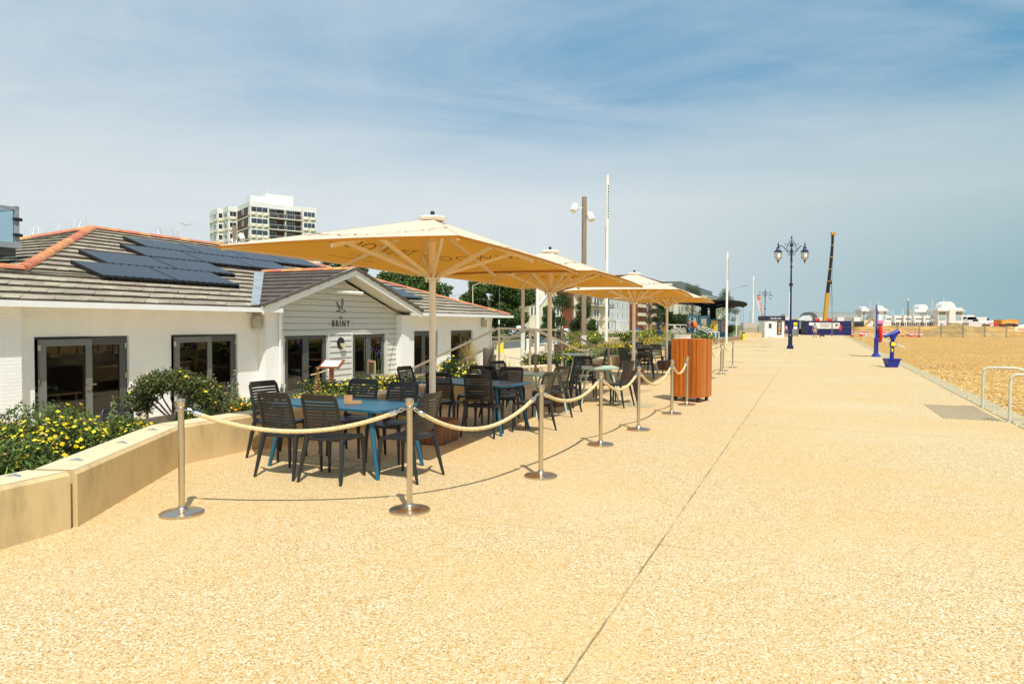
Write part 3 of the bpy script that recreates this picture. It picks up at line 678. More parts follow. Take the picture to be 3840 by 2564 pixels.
# ------------------------------------------------------------------ flood steps with handrails
st = thing('flood_steps', 'concrete landing and steps crossing the planter wall between two handrails', 'steps', (.4, 18.2, 0))
q = Vector((.84, .54)); rr = Vector((.78, 1.54)).normalized()
def stp(o_, a, b, z, zb=-.85): return [(o_[0] + q.x*a + rr.x*c, o_[1] + q.y*a + rr.y*c) for a, c in ((a, 0), (b, 0), (b, 1.9), (a, 1.9))]
mb = MB((.4, 18.2, 0)); O = (-.42, 16.75)
for k, (a, b, z) in enumerate(((0, 1.15, .5), (1.1505, 1.47, .375), (1.4705, 1.79, .25), (1.7905, 2.11, .125))): mb.prism(stp(O, a, b, z), -.85, z)
for k in range(9): mb.prism(stp(O, -.0005 - .32*(k+1), -.001 - .32*k, 0), -.85, .5 - .145 * (k + 1))
mb.build('landing_and_treads', M_capconc, st)
def handrail(label, pts, posts, m=M_handrail, zb=None, group='taupe handrails of the flood steps'):
    base = Vector((pts[0][0], pts[0][1], 0)); o = thing('handrail', label, 'handrail', base, 0, group)
    mb = MB(base)
    for a, b in zip(pts[:-1], pts[1:]): 
        d = (Vector(b) - Vector(a)).normalized() * .02; mb.beam(Vector(a) - d, Vector(b) + d, .05, .05)
    mb.build('rail', m, o)
    for (x, y, z0, z1) in posts:
        mb = MB(base); mb.box(x-.03, x+.03, y-.03, y+.03, z0, z1); mb.build('post', m, o)
    return o
handrail('taupe handrail of the flood steps nearest the camera, partly in parasol shade', [(-4.1, 20.0, .10), (-3.25, 19.5, .14), (-.35, 17.5, 1.50), (.59, 17.06, 1.47), (1.75, 17.9, .93), (2.02, 18.1, .93)],
    [(-.33, 17.45, .5, 1.47), (.59, 17.06, .5, 1.45), (2.0, 18.1, 0, .91), (-2.2, 18.75, -.5, .6), (-4.05, 19.97, -.85, .08)])
handrail('taupe handrail on the far side of the flood steps, mostly sunlit', [(-2.5, 21.6, -.0), (.42, 18.2, 1.47), (1.37, 18.6, 1.45), (2.45, 19.25, .94), (2.77, 19.4, .94)],
    [(.48, 18.25, .45, 1.45), (1.37, 18.6, .45, 1.43), (2.76, 19.4, 0, .92), (-1.3, 20.2, -.6, .55), (-2.45, 21.55, -.85, -.03)])
b = thing('bollard_light', 'thick brown metal bollard standing behind the second blue table', 'bollard', (-.56, 16.3, 0))
mb = MB(); mb.lathe([(.135, 0), (.135, .80), (.13, .805), (.13, .81), (.135, .815), (.135, 1.02), (.125, 1.04), (.0001, 1.04)], n=28); mb.build('post_tube', M_bronze, b, True)

# ------------------------------------------------------------------ parasols
UA, UB = 4.76, 2.93            # long side, short side
ZC, ZA, ZH = 2.47, 3.04, 2.255
def csag(t, u): return -.045 * math.sin(math.pi * t) * math.sin(math.pi * u) + .022 * math.sin(math.pi * u) * t * t - .006 * math.sin(8 * math.pi * u) * t * math.sin(math.pi * t)
def canopy_z(x, y):
    fx, fy = abs(x) / (UB/2), abs(y) / (UA/2); f = max(fx, fy); u = ((fy if fx >= fy else fx) / max(f, 1e-4) + 1) / 2; t = (f - .05) / .95
    return ZA + (ZC - ZA) * f + csag(t, u)
def make_umbrella(label, loc, rz):
    o = thing('parasol', label, 'parasol', loc, rz, 'cream parasols along the terrace')
    a, b = UB/2, UA/2          # x half (short), y half (long)
    C = [(-a, -b), (a, -b), (a, b), (-a, b)]
    mb = MB()
    # canopy: eight panels from a small top ring to hems, with a touch of sag
    nseg = 16
    for (x0, y0), (x1, y1) in zip(C, C[1:] + C[:1]):
        rows = []
        for i in range(nseg + 1):
            t = i / nseg; row = []
            for k in range(nseg + 1):
                u = k / nseg; ex = x0 + (x1 - x0) * u; ey = y0 + (y1 - y0) * u
                f = .05 + .95 * t; sag = csag(t, u)
                row.append((ex * f, ey * f, ZA + (ZC - ZA) * f + sag))
            rows.append(row)
        vs = [v for r in rows for v in r]; n1 = nseg + 1
        mb.add(vs, [(i*n1 + k, (i+1)*n1 + k, (i+1)*n1 + k + 1, i*n1 + k + 1) for i in range(nseg) for k in range(nseg)])
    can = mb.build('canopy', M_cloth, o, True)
    mb = MB()
    for (x0, y0), (x1, y1) in zip(C, C[1:] + C[:1]):
        for k in range(16):
            a_ = [(x0 + (x1-x0)*q_, y0 + (y1-y0)*q_) for q_ in (k/16, (k+1)/16)]; za_ = [canopy_z(*q_) for q_ in a_]
            mb.quad((*a_[0], za_[0]), (*a_[1], za_[1]), (*a_[1], za_[1]-.03), (*a_[0], za_[0]-.03))
        mb.tube([(x0*q_, y0*q_, canopy_z(x0*q_, y0*q_) + .002) for q_ in (.07, .25, .5, .75, .99)], .0045, 4)
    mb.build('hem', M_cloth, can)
    mb = MB(); mb.lathe([(.03, ZA-.02), (.15, ZA-.03), (.19, ZA+.0), (.20, ZA+.012), (.16, ZA+.03), (.02, ZA+.035)], n=20); mb.build('top_cap', M_creamtop, o, True)
    mb = MB(); mb.cyl((0, 0, ZA+.03), (0, 0, ZA+.06), .015); mb.sph((0, 0, ZA+.08), .032, 12); mb.build('finial', M_black, o, True)
    mb = MB(); mb.cyl((0, 0, .05), (0, 0, ZH), .045, n=16); mb.build('pole', M_creamtop, o, True)
    mb = MB(); mb.cyl((0, 0, ZH), (0, 0, ZA-.05), .052, n=16); mb.cyl((0, 0, ZH+.46), (0, 0, ZH+.475), .075, n=16); mb.build('upper_tube', M_cream, o, True)
    mb = MB(); mb.cyl((0, 0, ZH-.03), (0, 0, ZH-.015), .11, n=16)
    for k in range(8): t = k * math.pi / 4; mb.cbox((.09 * math.cos(t), .09 * math.sin(t), ZH-.05), (.02, .02, .05), t)
    mb.build('hub', M_creamtop, o)
    ends = [(-a, -b), (0, -b), (a, -b), (a, 0), (a, b), (0, b), (-a, b), (-a, 0)]
    for x, y in ends:
        n_ = Vector((x, y, 0)).normalized(); L_ = Vector((x, y, 0)).length
        def rz_(f): return ZA + (ZC - ZA) * f - .045 - (.02 if 0 in (x, y) else 0)
        mb = MB(); mb.beam((x*.05, y*.05, rz_(.05)), (x*.985, y*.985, rz_(.985) + .015), .03, .045); mb.build('rib', M_cream, o)
        f = .52 if 0 not in (x, y) else .58
        mb = MB(); mb.beam(Vector((0, 0, ZH)) + n_ * .07, (x*f, y*f, rz_(f) - .02), .032, .045); mb.cbox((x*f, y*f, rz_(f) - .02), (.05, .05, .05)); mb.build('strut', M_cream, o)
    # print on all four slopes, seen mirrored from below
    for (x0, y0), (x1, y1) in zip(C, C[1:] + C[:1]):
        e = Vector((x1 - x0, y1 - y0, 0)); W = e.length; e.normalize(); mid = Vector(((x0 + x1)/2, (y0 + y1)/2, ZC)); top = Vector((0, 0, ZA)); up = (top - mid); up = (up - e * up.dot(e)).normalized(); nn = e.cross(up)
        if nn.z < 0: nn = -nn
        sl = (top - mid).length
        for lift in (.006, -.006):
            pm = MB()
            for body, size, f, sxx, spc in (('TINWOOD', .36 if W > 4 else .32, .40 if W > 4 else .36, 1.1, 1.12), ('ESTATE', .11, .22 if W > 4 else .19, 1.1, 1.5), ('ENGLISH SPARKLING WINE', .075, .13 if W > 4 else .10, 1.1, 1.2)):
                c = mid + up * (sl * f) + nn * lift; M = Matrix((e, up, nn)).transposed().to_4x4(); M.translation = c
                
                tm = text_mb(body, size, M, space=spc, sx=sxx, thin=-.009*size/.36); pm.v += tm.v; b0 = len(pm.v) - len(tm.v); pm.f += [[b0 + i for i in f_] for f_ in tm.f]
            pm.v = [Vector((q_.x, q_.y, canopy_z(q_.x, q_.y) + lift)) for q_ in pm.v]; pm.build('print', M_ink, can)
    mb = MB(); w2, hh = .275, .28
    for k in range(7):
        x = -w2 + k * w2 * 2 / 7
        for yy in (-w2, w2 - .025): mb.box(x + .003, x + w2*2/7 - .003, yy, yy + .025, .012, hh)
        mb.box(x + .003, x + w2*2/7 - .003, -w2, w2, hh, hh + .022)
        for xx in (-w2, w2 - .025): mb.box(xx, xx + .025, -w2 + .026 + k*.071, -w2 + .026 + k*.071 + .068, .012, hh)
    mb.build('base_box', M_redwood, o)
    return o
URZ = -R(19.8)
um0 = make_umbrella('nearest cream parasol over the blue tables, its wooden base behind the first table', (-1.09, 9.35, 0), URZ)
for (x, y, lb, dz) in ((.75, 13.6, 'second cream parasol from the camera, over the mint tables by the steps', 0), (3.46, 19.4, 'third cream parasol from the camera, left of the timber stand', R(1)), (5.58, 24.6, 'farthest cream parasol, rising behind the timber stand', R(-1))):
    dup(um0, (x, y, 0), URZ + dz, lb)

# ------------------------------------------------------------------ chairs
def make_chair(label):
    o = thing('slatted_chair', label, 'chair', (0, 0, 0), 0, 'black slatted terrace chairs')
    # seat: rounded, slightly dished
    mb = MB(); vs = []; N1, N2 = 9, 8
    def outline(u, v):
        hw = .215 + .012 * v; x = (u - .5) * 2 * hw; y = -.21 + v * .42
        if v > .8: x *= 1 - .10 * ((v - .8) / .2) ** 2
        if v > .9: y -= .012 * abs((u - .5) * 2) ** 3
        return x, y
    for l in (0, 1):
        for j in range(N2):
            for i in range(N1):
                u, v = i/(N1-1), j/(N2-1); x, y = outline(u, v); z = .452 - .014 * math.sin(math.pi*u) * math.sin(math.pi*min(1, v*1.1)) - .012 * max(0, v-.8)/.2
                vs.append((x, y, z - l * .03))
    fs = []; nn_ = N1 * N2
    for j in range(N2-1):
        for i in range(N1-1):
            a = j*N1 + i; fs.append((a, a+1, a+N1+1, a+N1)); fs.append((nn_+a, nn_+a+N1, nn_+a+N1+1, nn_+a+1))
    per = [i for i in range(N1)] + [j*N1 + N1-1 for j in range(1, N2)] + [(N2-1)*N1 + i for i in range(N1-2, -1, -1)] + [j*N1 for j in range(N2-2, 0, -1)]
    for a, b_ in zip(per, per[1:] + per[:1]): fs.append((a, nn_+a, nn_+b_, b_))
    mb.add(vs, fs); mb.build('seat', M_chair, o, True)
    for sx in (-1, 1):
        mb = MB(); mb.tube([(sx*.195, .165, .44), (sx*.205, .195, .40), (sx*.212, .203, .25), (sx*.218, .210, 0)], [.026, .026, .02, .0135], 8); mb.build('leg', M_chair, o, True)
        mb = MB(); mb.tube([(sx*.205, -.185, .46), (sx*.215, -.205, .40), (sx*.235, -.245, .2), (sx*.252, -.292, 0)], [.027, .027, .021, .0145], 8); mb.build('leg', M_chair, o, True)
    mb = MB()
    def bk(z): t = (z - .45) / .44; return -.195 - .055 * t - .055 * t * t
    def hw(z): t = (z - .45) / .44; return .208 - .014 * t
    for sx in (-1, 1):
        zs = [.44, .5, .60, .70, .78, .86, .895]; mb.tube([(sx*hw(z), bk(z), z) for z in zs[:-1]] + [(sx*(hw(.89)-.022), bk(.89), .893)], [.021, .02, .018, .018, .018, .017, .014], 8)
    def slat(z0, z1, th=.014, bow=.032, x_=None):
        n_ = 10; vs = []
        for i in range(n_ + 1):
            u = i / n_ * 2 - 1; zc = (z0 + z1)/2; h_ = hw(zc) if x_ is None else x_
            x = u * h_; dy = -bow * (1 - u*u)
            for z, y in ((z0, 0), (z0, th), (z1, th), (z1, 0)): vs.append((x, bk(z) - th/2 + dy + y, z))
        fs = []
        for i in range(n_):
            for j in range(4): a = i*4 + j; b2 = i*4 + (j+1) % 4; fs.append((a, b2, b2+4, a+4))
        mb.add(vs, fs + [(3, 2, 1, 0), tuple(range(n_*4, n_*4+4))])
    slat(.836, .905, .018, x_=hw(.89) - .012)
    z = .827
    for k in range(9): slat(z - .0265, z); z -= .0335
    slat(z - .018, z)
    mb.tube([(-.205, -.19, .47), (-.12, -.225, .445), (0, -.235, .44), (.12, -.225, .445), (.205, -.19, .47)], .016, 6)
    mb.build('backrest', M_chair, o, True)
    return o
def face(dx, dy): return math.atan2(-dx, dy)      # heading of the sitter (local +Y)
CH = [
 # near blue table
 (-2.36, 7.32, .38, .92, 'front left black chair at the near blue table, back to the camera'),
 (-1.84, 7.10, .33, .94, 'front black chair at the near blue table, nearest its middle, back to the camera'),
 (-2.80, 8.22, .86, -.50, 'black chair at the left end of the near blue table, by the planter wall'),
 (-1.98, 8.42, -.30, -.95, 'black chair on the far side of the near blue table, behind the wooden menu holder'),
 (-1.42, 8.02, -.34, -.94, 'black chair on the far side of the near blue table, nearest the parasol pole'),
 (-1.10, 7.17, -.90, .43, 'black chair at the right end of the near blue table, behind the second rope post'),
 # second blue table
 (-.40, 9.90, .30, .95, 'black chair with its back to the camera in front of the second blue table'),
 (-.98, 10.28, .35, .93, 'black chair just right of the nearest parasol pole, at the second blue table'),
 (-1.52, 11.2, .88, -.45, 'black chair half hidden by the nearest parasol pole, left of the second blue table'),
 (-.62, 11.28, -.32, -.95, 'black chair at the far side of the second blue table, left of brown post'),
 (-.10, 10.98, -.30, -.95, 'black chair on the far side of the second blue table, right of the brown post'),
 (.30, 10.26, -.88, .46, 'black chair with upswept back corner behind the third rope post'),
 # mint table by second parasol
 (.66, 11.80, -.70, .70, 'black chair with its back to the camera at the right of the first mint table'),
 (.95, 12.72, -.95, -.2, 'black chair tucked behind another at the right of the first mint table'),
 (-.06, 12.88, .72, -.66, 'small looking black chair left of the first mint table, in front of the landing'),
 (-.18, 11.75, .75, .60, 'black chair between the second blue table and the first mint table'),
 # third row
 (2.05, 13.45, -.85, .55, 'black chair with leaning solid looking back at the right of the second mint table'),
 (2.32, 14.02, -.95, .25, 'black chair behind the leaning one, beside the grey cover plate'),
 (1.58, 14.78, .05, -1.0, 'black chair facing the camera on the far side of the second mint table'),
 (1.18, 13.75, .98, -.1, 'black chair at the left of the second mint table'),
 (2.55, 19.9, -.98, -.2, 'black chair at the right of the mint table beyond the handrails'),
 (3.62, 20.9, .9, .35, 'black chair standing left of the mint table near the third parasol'),
 (4.3, 22.4, -.4, -.9, 'black chair on the far side of the mint table near the third parasol'),
 (4.95, 21.9, -.95, -.2, 'black chair right of the mint table near the third parasol, close to the timber stand'),
 (4.0, 20.35, .3, .95, 'black chair pushed under the near side of the mint table at the third parasol'),
 (4.42, 24.6, .85, -.3, 'black chair behind the third parasol pole, by the planting'),
 (5.15, 26.4, .6, -.8, 'upright black chair at the left of the far blue table'),
 (5.15, 24.3, .35, .93, 'black chair with its back to the camera at the far blue table'),
 (5.75, 24.9, -.3, .95, 'black chair beside the farthest parasol pole at the far blue table'),
 (6.25, 25.8, -.9, -.1, 'black chair at the far blue table, mostly behind the timber stand'),
]
ch0 = None
for x, y, fx, fy, lb in CH:
    if ch0 is None: ch0 = make_chair(lb); ch0.location = (x, y, 0); ch0.rotation_euler = (0, 0, face(fx, fy))
    else: dup(ch0, (x, y, 0), face(fx, fy), lb)
for x, y, fx, fy, lb in ((-5.35, 9.45, .8, -.6, 'black chair on the lower terrace behind the yellow daisies, left side'), (-4.3, 20.9, .3, -.9, 'black chair on the lower terrace right of the framed blackboard'), (-2.45, 22.3, .6, -.8, 'black chair on the lower terrace left of the round daisy bush')):
    dup(ch0, (x, y, -.85 if x > -5 else -.5), face(fx, fy), lb, 'black slatted terrace chairs')

# ------------------------------------------------------------------ tables
def rrect(hx, hy, r, n=6):
    pts = []
    for cx, cy, a0 in ((hx-r, hy-r, 0), (-hx+r, hy-r, 90), (-hx+r, -hy+r, 180), (hx-r, -hy+r, 270)):
        for k in range(n + 1): t = R(a0 + 90 * k / n); pts.append((cx + r*math.cos(t), cy + r*math.sin(t)))
    return pts
def make_table(label, m, hx, hy, slats, loc, rz, group, zt=.735, r=.09):
    o = thing('table', label, 'table', loc, rz, group); mb = MB()
    if slats:
        outer = rrect(hx, hy, r); inner = rrect(hx-.035, hy-.035, r-.03); n_ = len(outer); vs = []
        for z in (zt-.025, zt):
            vs += [(x, y, z) for x, y in outer] + [(x, y, z) for x, y in inner]
        fs = []
        for i in range(n_):
            j = (i+1) % n_; fs += [(i, j, 2*n_+j, 2*n_+i), (2*n_+i, 2*n_+j, 3*n_+j, 3*n_+i), (n_+j, n_+i, 3*n_+i, 3*n_+j), (j, i, n_+i, n_+j)]
        mb.add(vs, fs); k = slats; wd = (2*hy - .07) / k
        for i in range(k):
            y0 = -hy + .035 + i*wd; xe = hx - .034 - (.025 if i in (0, k-1) else 0); mb.box(-xe, xe, y0 + .0045, y0 + wd - .0045, zt-.014, zt-.003)
        for xx in (-hx*.5, 0, hx*.5): mb.box(xx-.02, xx+.02, -hy+.04, hy-.04, zt-.03, zt-.015)
    else:
        mb.prism(rrect(hx, hy, r), zt-.006, zt); mb.prism(rrect(hx-.004, hy-.004, r), zt-.030, zt-.0061)
    mb.build('tabletop', m, o)
    if slats:
        for sx in (-1, 1):
            for sy in (-1, 1):
                mb = MB(); mb.cyl((sx*(hx-.20), sy*(hy-.11), zt-.03), (sx*(hx-.05), sy*(hy-.04), .0), .026, .021, 12); mb.build('leg', m, o, True)
    else:
        for sy in (-1, 1):
            mb = MB(); y = sy*(hy-.10)
            pts = [(-hx+.02, y*1.25, 0), (-hx+.10, y*1.08, .45), (-hx+.15, y, zt-.10), (-hx+.18, y, zt-.055), (-hx+.24, y, zt-.045)]
            pts += [(-p[0], p[1], p[2]) for p in pts[::-1]]
            mb.tube(pts, .019, 10); mb.build('leg_frame', m, o, True)
    return o
tb = make_table('near blue slatted table with two wooden blocks on top', M_blue, .81, .45, 9, (-1.88, 7.72, 0), math.atan2(-.446, .895), 'teal blue slatted tables', .722)
dup(tb, (-.60, 10.52, 0), math.atan2(-.50, .86), 'second blue slatted table, in parasol shade with a wooden block on it')
dup(tb, (5.35, 25.3, 0), math.atan2(-.2, .98), 'farthest blue table among black chairs beside the timber stand')
tm = make_table('first mint green table, half lit, beside the second parasol pole', M_mint, .40, .40, 0, (.46, 12.3, 0), R(42), 'mint green cafe tables', .735)
dup(tm, (1.77, 14.12, 0), R(2), 'second mint green table with two dark wooden blocks, behind the fourth rope post')
dup(tm, (1.98, 20.15, 0), R(12), 'mint green table beyond the handrails of the steps')
tm2 = dup(tm, (4.12, 21.35, 0), R(-28), 'mint green table right of the third parasol pole')
def block(label, x, y, z, rz, second=True, h=.07, m=M_oak):
    o = thing('block_holder', label, 'table block', (x, y, z), rz, 'wooden blocks on the tables')
    mb = MB(); mb.box(-.045, .045, -.03, .03, 0, h); mb.build('block', m, o)
    if second: mb = MB(); mb.box(-.005, .145, -.075, -.035, 0, .035); mb.build('block', m, o)
block('upright oak block with a flat one beside it on the near blue table', -1.83, 7.62, .722, R(12), h=.09)
block('oak block on the second blue table', -.55, 10.35, .722, R(-10))
block('small oak block on the first mint table', .45, 12.5, .738, R(30), False)
block('dark wooden blocks on the second mint table', 1.72, 14.2, .738, R(10), True, .04, M_redwood)
block('flat wooden block on the mint table near the third parasol', 4.15, 21.3, .738, R(-20), True, .04, M_redwood)

# ------------------------------------------------------------------ rope posts and ropes
def make_post(label, loc, m=M_steel):
    o = thing('rope_post', label, 'rope post', loc, 0, 'steel rope posts')
    mb = MB(); mb.lathe([(.172, 0), (.176, .006), (.176, .016), (.168, .022), (.10, .030), (.05, .042), (.034, .055), (.03, .07)], n=40); mb.build('base_disc', m, o, True)
    mb = MB(); mb.cyl((0, 0, .04), (0, 0, .905), .0255, n=20); mb.build('tube', m, o, True)
    mb = MB(); mb.lathe([(.0255, .893), (.027, .90), (.0255, .907), (.026, .908), (.036, .925), (.038, .965), (.034, .974), (.0001, .981)], n=24); mb.build('cap', m, o, True)
    mb = MB(); mb.lathe([(.026, .878), (.045, .879), (.045, .885), (.026, .886)], n=24); mb.build('ring', m, o, True)
    return o
POST = [(-2.79, 5.74, 'first rope post, nearest the camera on the left beside the planter wall'), (-.88, 5.86, 'second rope post, in front of the right end of the near blue table'), (.31, 7.20, 'third rope post, where the rope line turns along the promenade'),
 (1.19, 9.10, 'fourth rope post, in front of the second mint table'), (1.94, 10.42, 'fifth rope post, left of the timber stand'), (2.89, 12.30, 'sixth rope post, in front of the left side of the timber stand'), (3.51, 13.66, 'seventh rope post, in front of the timber stand'),
 (5.95, 20.45, 'rope post just right of the timber stand, nearest of the far group'), (6.82, 22.25, 'rope post of the far group, second from the timber stand'), (7.36, 23.75, 'rope post of the far group, third from the timber stand'), (8.27, 25.55, 'last rope post of the far group, farthest from the timber stand')]
p0 = None
for x, y, lb in POST:
    if p0 is None: p0 = make_post(lb, (x, y, 0))
    else: dup(p0, (x, y, 0), random.uniform(0, 6), lb)
dup(p0, (-.36, 14.3, 0), 0, 'brownish rope post behind the second blue table, in parasol shade')
for x, y, lb in ((-4.75, 11.0, 'rope post on the lower terrace behind the orange flowers'), (-5.55, 10.35, 'rope post on the lower terrace behind the arching daisy shrub'), (-6.3, 23.6, 'rope post on the lower terrace beside the menu stand')): dup(p0, (x, y, -.55 if y < 20 else -.85), 0, lb)
def rope(label, a, b, sag, fine=True, group='hemp barrier ropes'):
    a = Vector(a); b = Vector(b); d = b - a; hv = Vector((d.x, d.y, 0)).normalized()
    a2 = a + hv * .045; b2 = b - hv * .045; o = thing('barrier_rope', label, 'rope', a, 0, group); L_ = (b2 - a2).length
    def cat(t): return a2.lerp(b2, t) - Vector((0, 0, sag * 4 * t * (1 - t)))
    n_ = int(L_ / .012) if fine else 30; mb = MB(a); t0, t1 = .11 / L_, 1 - .11 / L_
    if fine:
        pts = [cat(t0 + (t1 - t0) * i / n_) for i in range(n_ + 1)]; side = hv.cross(Vector((0, 0, 1)))
        for k in range(3):
            sp_ = []
            for i, q_ in enumerate(pts):
                tg = (pts[min(i+1, n_)] - pts[max(i-1, 0)]).normalized(); u = side; v = tg.cross(u); ph = 2*math.pi*k/3 + i * .012 / .075 * 2*math.pi
                sp_.append(q_ + u * (.0095 * math.cos(ph)) + v * (.0095 * math.sin(ph)))
            mb.tube(sp_, .0115, 6)
    else: mb.tube([cat(t0 + (t1 - t0) * i / n_) for i in range(n_ + 1)], .019, 8)
    mb.build('cord', M_rope, o, True)
    for t, e in ((t0, 0), (t1, 1)):
        q_ = cat(t); r_ = cat(t + (.02 if e == 0 else -.02) / L_ * 1.5); dr_ = (q_ - r_).normalized(); end = a2 if e == 0 else b2
        mb = MB(a); mb.tube([q_ - dr_*.01, q_ + dr_ * .045, q_ + dr_*.055], [.0235, .0225, .012], 12); ring = q_ + dr_ * .055
        mb.tube([ring, ring.lerp(end, .3) + Vector((0, 0, .014)), ring.lerp(end, .8) + Vector((0, 0, .012)), end, ring.lerp(end, .7) - Vector((0, 0, .012)), ring.lerp(end, .25) - Vector((0, 0, .01)), ring], .005, 6); mb.build('hook', M_chrome, o, True)
def PT(i, z=.885): return (POST[i][0], POST[i][1], z)
rope('thick twisted rope slung in front of the near blue table between the first two posts', PT(0), PT(1), .19)
rope('twisted rope between the second and third rope posts', PT(1), PT(2), .27)
rope('rope between the third and fourth rope posts', PT(2), PT(3), .17)
rope('rope between the fourth and fifth rope posts', PT(3), PT(4), .20)
rope('rope between the fifth and sixth rope posts', PT(4), PT(5), .26)
rope('short rope between the sixth and seventh posts in front of the timber stand', PT(5), PT(6), .20)
rope('rope between the first two posts of the far group beside the timber stand', PT(7), PT(8), .30, False)
rope('short rope between the second and third posts of the far group', PT(8), PT(9), .12, False)
rope('rope between the third and last posts of the far group', PT(9), PT(10), .22, False)
rope('rope running from the second far post back behind the timber stand', PT(8), (5.6, 23.5, .95), .15, False)
rope('rope on the lower terrace above the orange flowers', (-4.75, 11.0, .33), (-3.9, 13.6, .33), .15, False)
rope('rope on the lower terrace rising behind the dark daisy clump', (-5.55, 10.35, .33), (-5.0, 8.4, .2), .12, False)
rope('rope hooked to the post beside the menu stand', (-6.3, 23.6, .03), (-7.9, 22.3, .03), .2, False)

# ------------------------------------------------------------------ timber host stand
hs_a = Vector((3.36, 14.40)); fd = Vector((.79, -.61)).normalized(); bd = Vector((.42, .907))
hs = thing('host_stand', 'tall orange timber clad stand on castors beside the ropes', 'host stand', (3.81, 14.47, 0), math.atan2(fd.y, fd.x))
W_, D_ = .66, .60; z0, z1 = .10, 1.31
# the stand is square in plan in its own frame
def board_run(x0, y0, x1, y1, k, nx_, ny_):
    mb = MB(); 
    for i in range(k):
        a = Vector((x0, y0, 0)).lerp(Vector((x1, y1, 0)), i/k + .009); b_ = Vector((x0, y0, 0)).lerp(Vector((x1, y1, 0)), (i+1)/k - .009); n_ = Vector((nx_, ny_, 0)) * .02; j = random.uniform(-.002, .003)
        off = Vector((nx_, ny_, 0)) * j
        mb.add([a+off+Vector((0, 0, z0)), b_+off+Vector((0, 0, z0)), b_+off+Vector((0, 0, z1)), a+off+Vector((0, 0, z1)), a-n_+Vector((0, 0, z0)), b_-n_+Vector((0, 0, z0)), b_-n_+Vector((0, 0, z1)), a-n_+Vector((0, 0, z1))],
               [(0, 1, 2, 3), (5, 4, 7, 6), (4, 0, 3, 7), (1, 5, 6, 2), (3, 2, 6, 7), (4, 5, 1, 0)])
    return mb
hx, hy = W_/2, D_/2
board_run(-hx, -hy, hx, -hy, 7, 0, -1).build('front_boards', M_teak, hs)
board_run(hx, -hy, hx, hy, 8, 1, 0).build('side_boards', M_teak, hs)
board_run(hx, hy, -hx, hy, 6, 0, 1).build('back_boards', M_teak, hs)
board_run(-hx, hy, -hx, -hy, 8, -1, 0).build('side_boards', M_teak, hs)
mb = MB(); mb.box(-hx+.02, hx-.02, -hy+.02, hy-.02, .94, .96); mb.box(-hx+.02, hx-.02, -hy+.021, hy-.021, .12, .14); mb.build('shelf', M_teaktop, hs)
mb = MB(); mb.box(-hx+.16, hx-.02, -hy+.02, -hy+.3, z1-.03, z1+.012); mb.build('counter_top', M_teaktop, hs)
mb = MB()
for i in range(7):
    for zz in (.16, 1.02): mb.cyl((-hx + (i+.5)*W_/7, -hy-.002, zz), (-hx + (i+.5)*W_/7, -hy-.006, zz), .006, n=6)
mb.build('screw_heads', M_steel, hs)
for sx in (-1, 1):
    for sy in (-1, 1):
        mb = MB(); mb.cyl((sx*(hx-.08)-.02, sy*(hy-.08), .05), (sx*(hx-.08)+.02, sy*(hy-.08), .05), .048, n=14); mb.cbox((sx*(hx-.08), sy*(hy-.08), .085), (.07, .05, .04)); mb.build('castor', M_black, hs)
hb = thing('white_box', 'white box standing on the left of the timber stand', 'box', (3.62, 14.48, .96), math.atan2(fd.y, fd.x))
mb = MB(); mb.box(-.14, .14, -.1, .1, 0, .42); mb.build('body', M_white, hb); mb = MB(); mb.box(-.145, .145, -.105, .105, .42, .435); mb.build('lid', M_white, hb)
for k, (dx, dy, h) in enumerate([(.12, .25, .34), (.2, .3, .33), (.26, .22, .35)]):
    o = thing('bottle', ['short dark bottle at the left of three on the timber stand', 'middle dark bottle of three on the timber stand', 'dark bottle nearest the corner of the timber stand'][k], 'bottle', (3.76 + fd.x*dx + bd.x*dy*.8, 14.42 + fd.y*dx + bd.y*dy*.8, .96), 0, 'dark bottles on the timber stand')
    mb = MB(); mb.lathe([(.035, 0), (.037, .01), (.037, h-.1), (.016, h-.04), (.014, h-.01)], n=12); mb.build('glass_body', M_black, o, True); mb = MB(); mb.cyl((0, 0, h-.01), (0, 0, h), .016, n=10); mb.build('bottle_cap', M_chrome, o)

# pavement cover plate and drainage slots
mb = MB((2.5, 13.6, 0)); mb.prism([(2.13, 13.46), (2.64, 13.17), (2.92, 13.70), (2.36, 14.02)], .002, .006); tag(mb.build('cover_plate', M_kerb, None, loc=(2.5, 13.6, 0)), 'grey cover plate set in the promenade under the leaning chairs', 'cover plate')
def grate(label, c, a, b, k, wd=.012):
    c = Vector((*c, 0)); a = Vector((*a, 0)); b = Vector((*b, 0)); o = thing('drain_grate', label, 'drain grate', c, 0, 'slotted drains in the promenade')
    mb = MB()
    for i in range(k):
        q_ = b * (i / (k-1) - .5); p_ = a.normalized().cross(Vector((0, 0, 1))) * wd/2
        mb.add([q_ - a/2 - p_ + Vector((0, 0, .004)), q_ + a/2 - p_ + Vector((0, 0, .004)), q_ + a/2 + p_ + Vector((0, 0, .004)), q_ - a/2 + p_ + Vector((0, 0, .004))], [(0, 1, 2, 3)])
    mb.build('slots', M_frame, o)
grate('slotted drain behind the second mint table', (2.35, 16.3), (1.0, 1.6), (1.2, -.75), 15)
grate('slotted drain by the beach handrail', (8.35, 12.7), (-.93, -2.1), (.75, -.33), 16, .016)
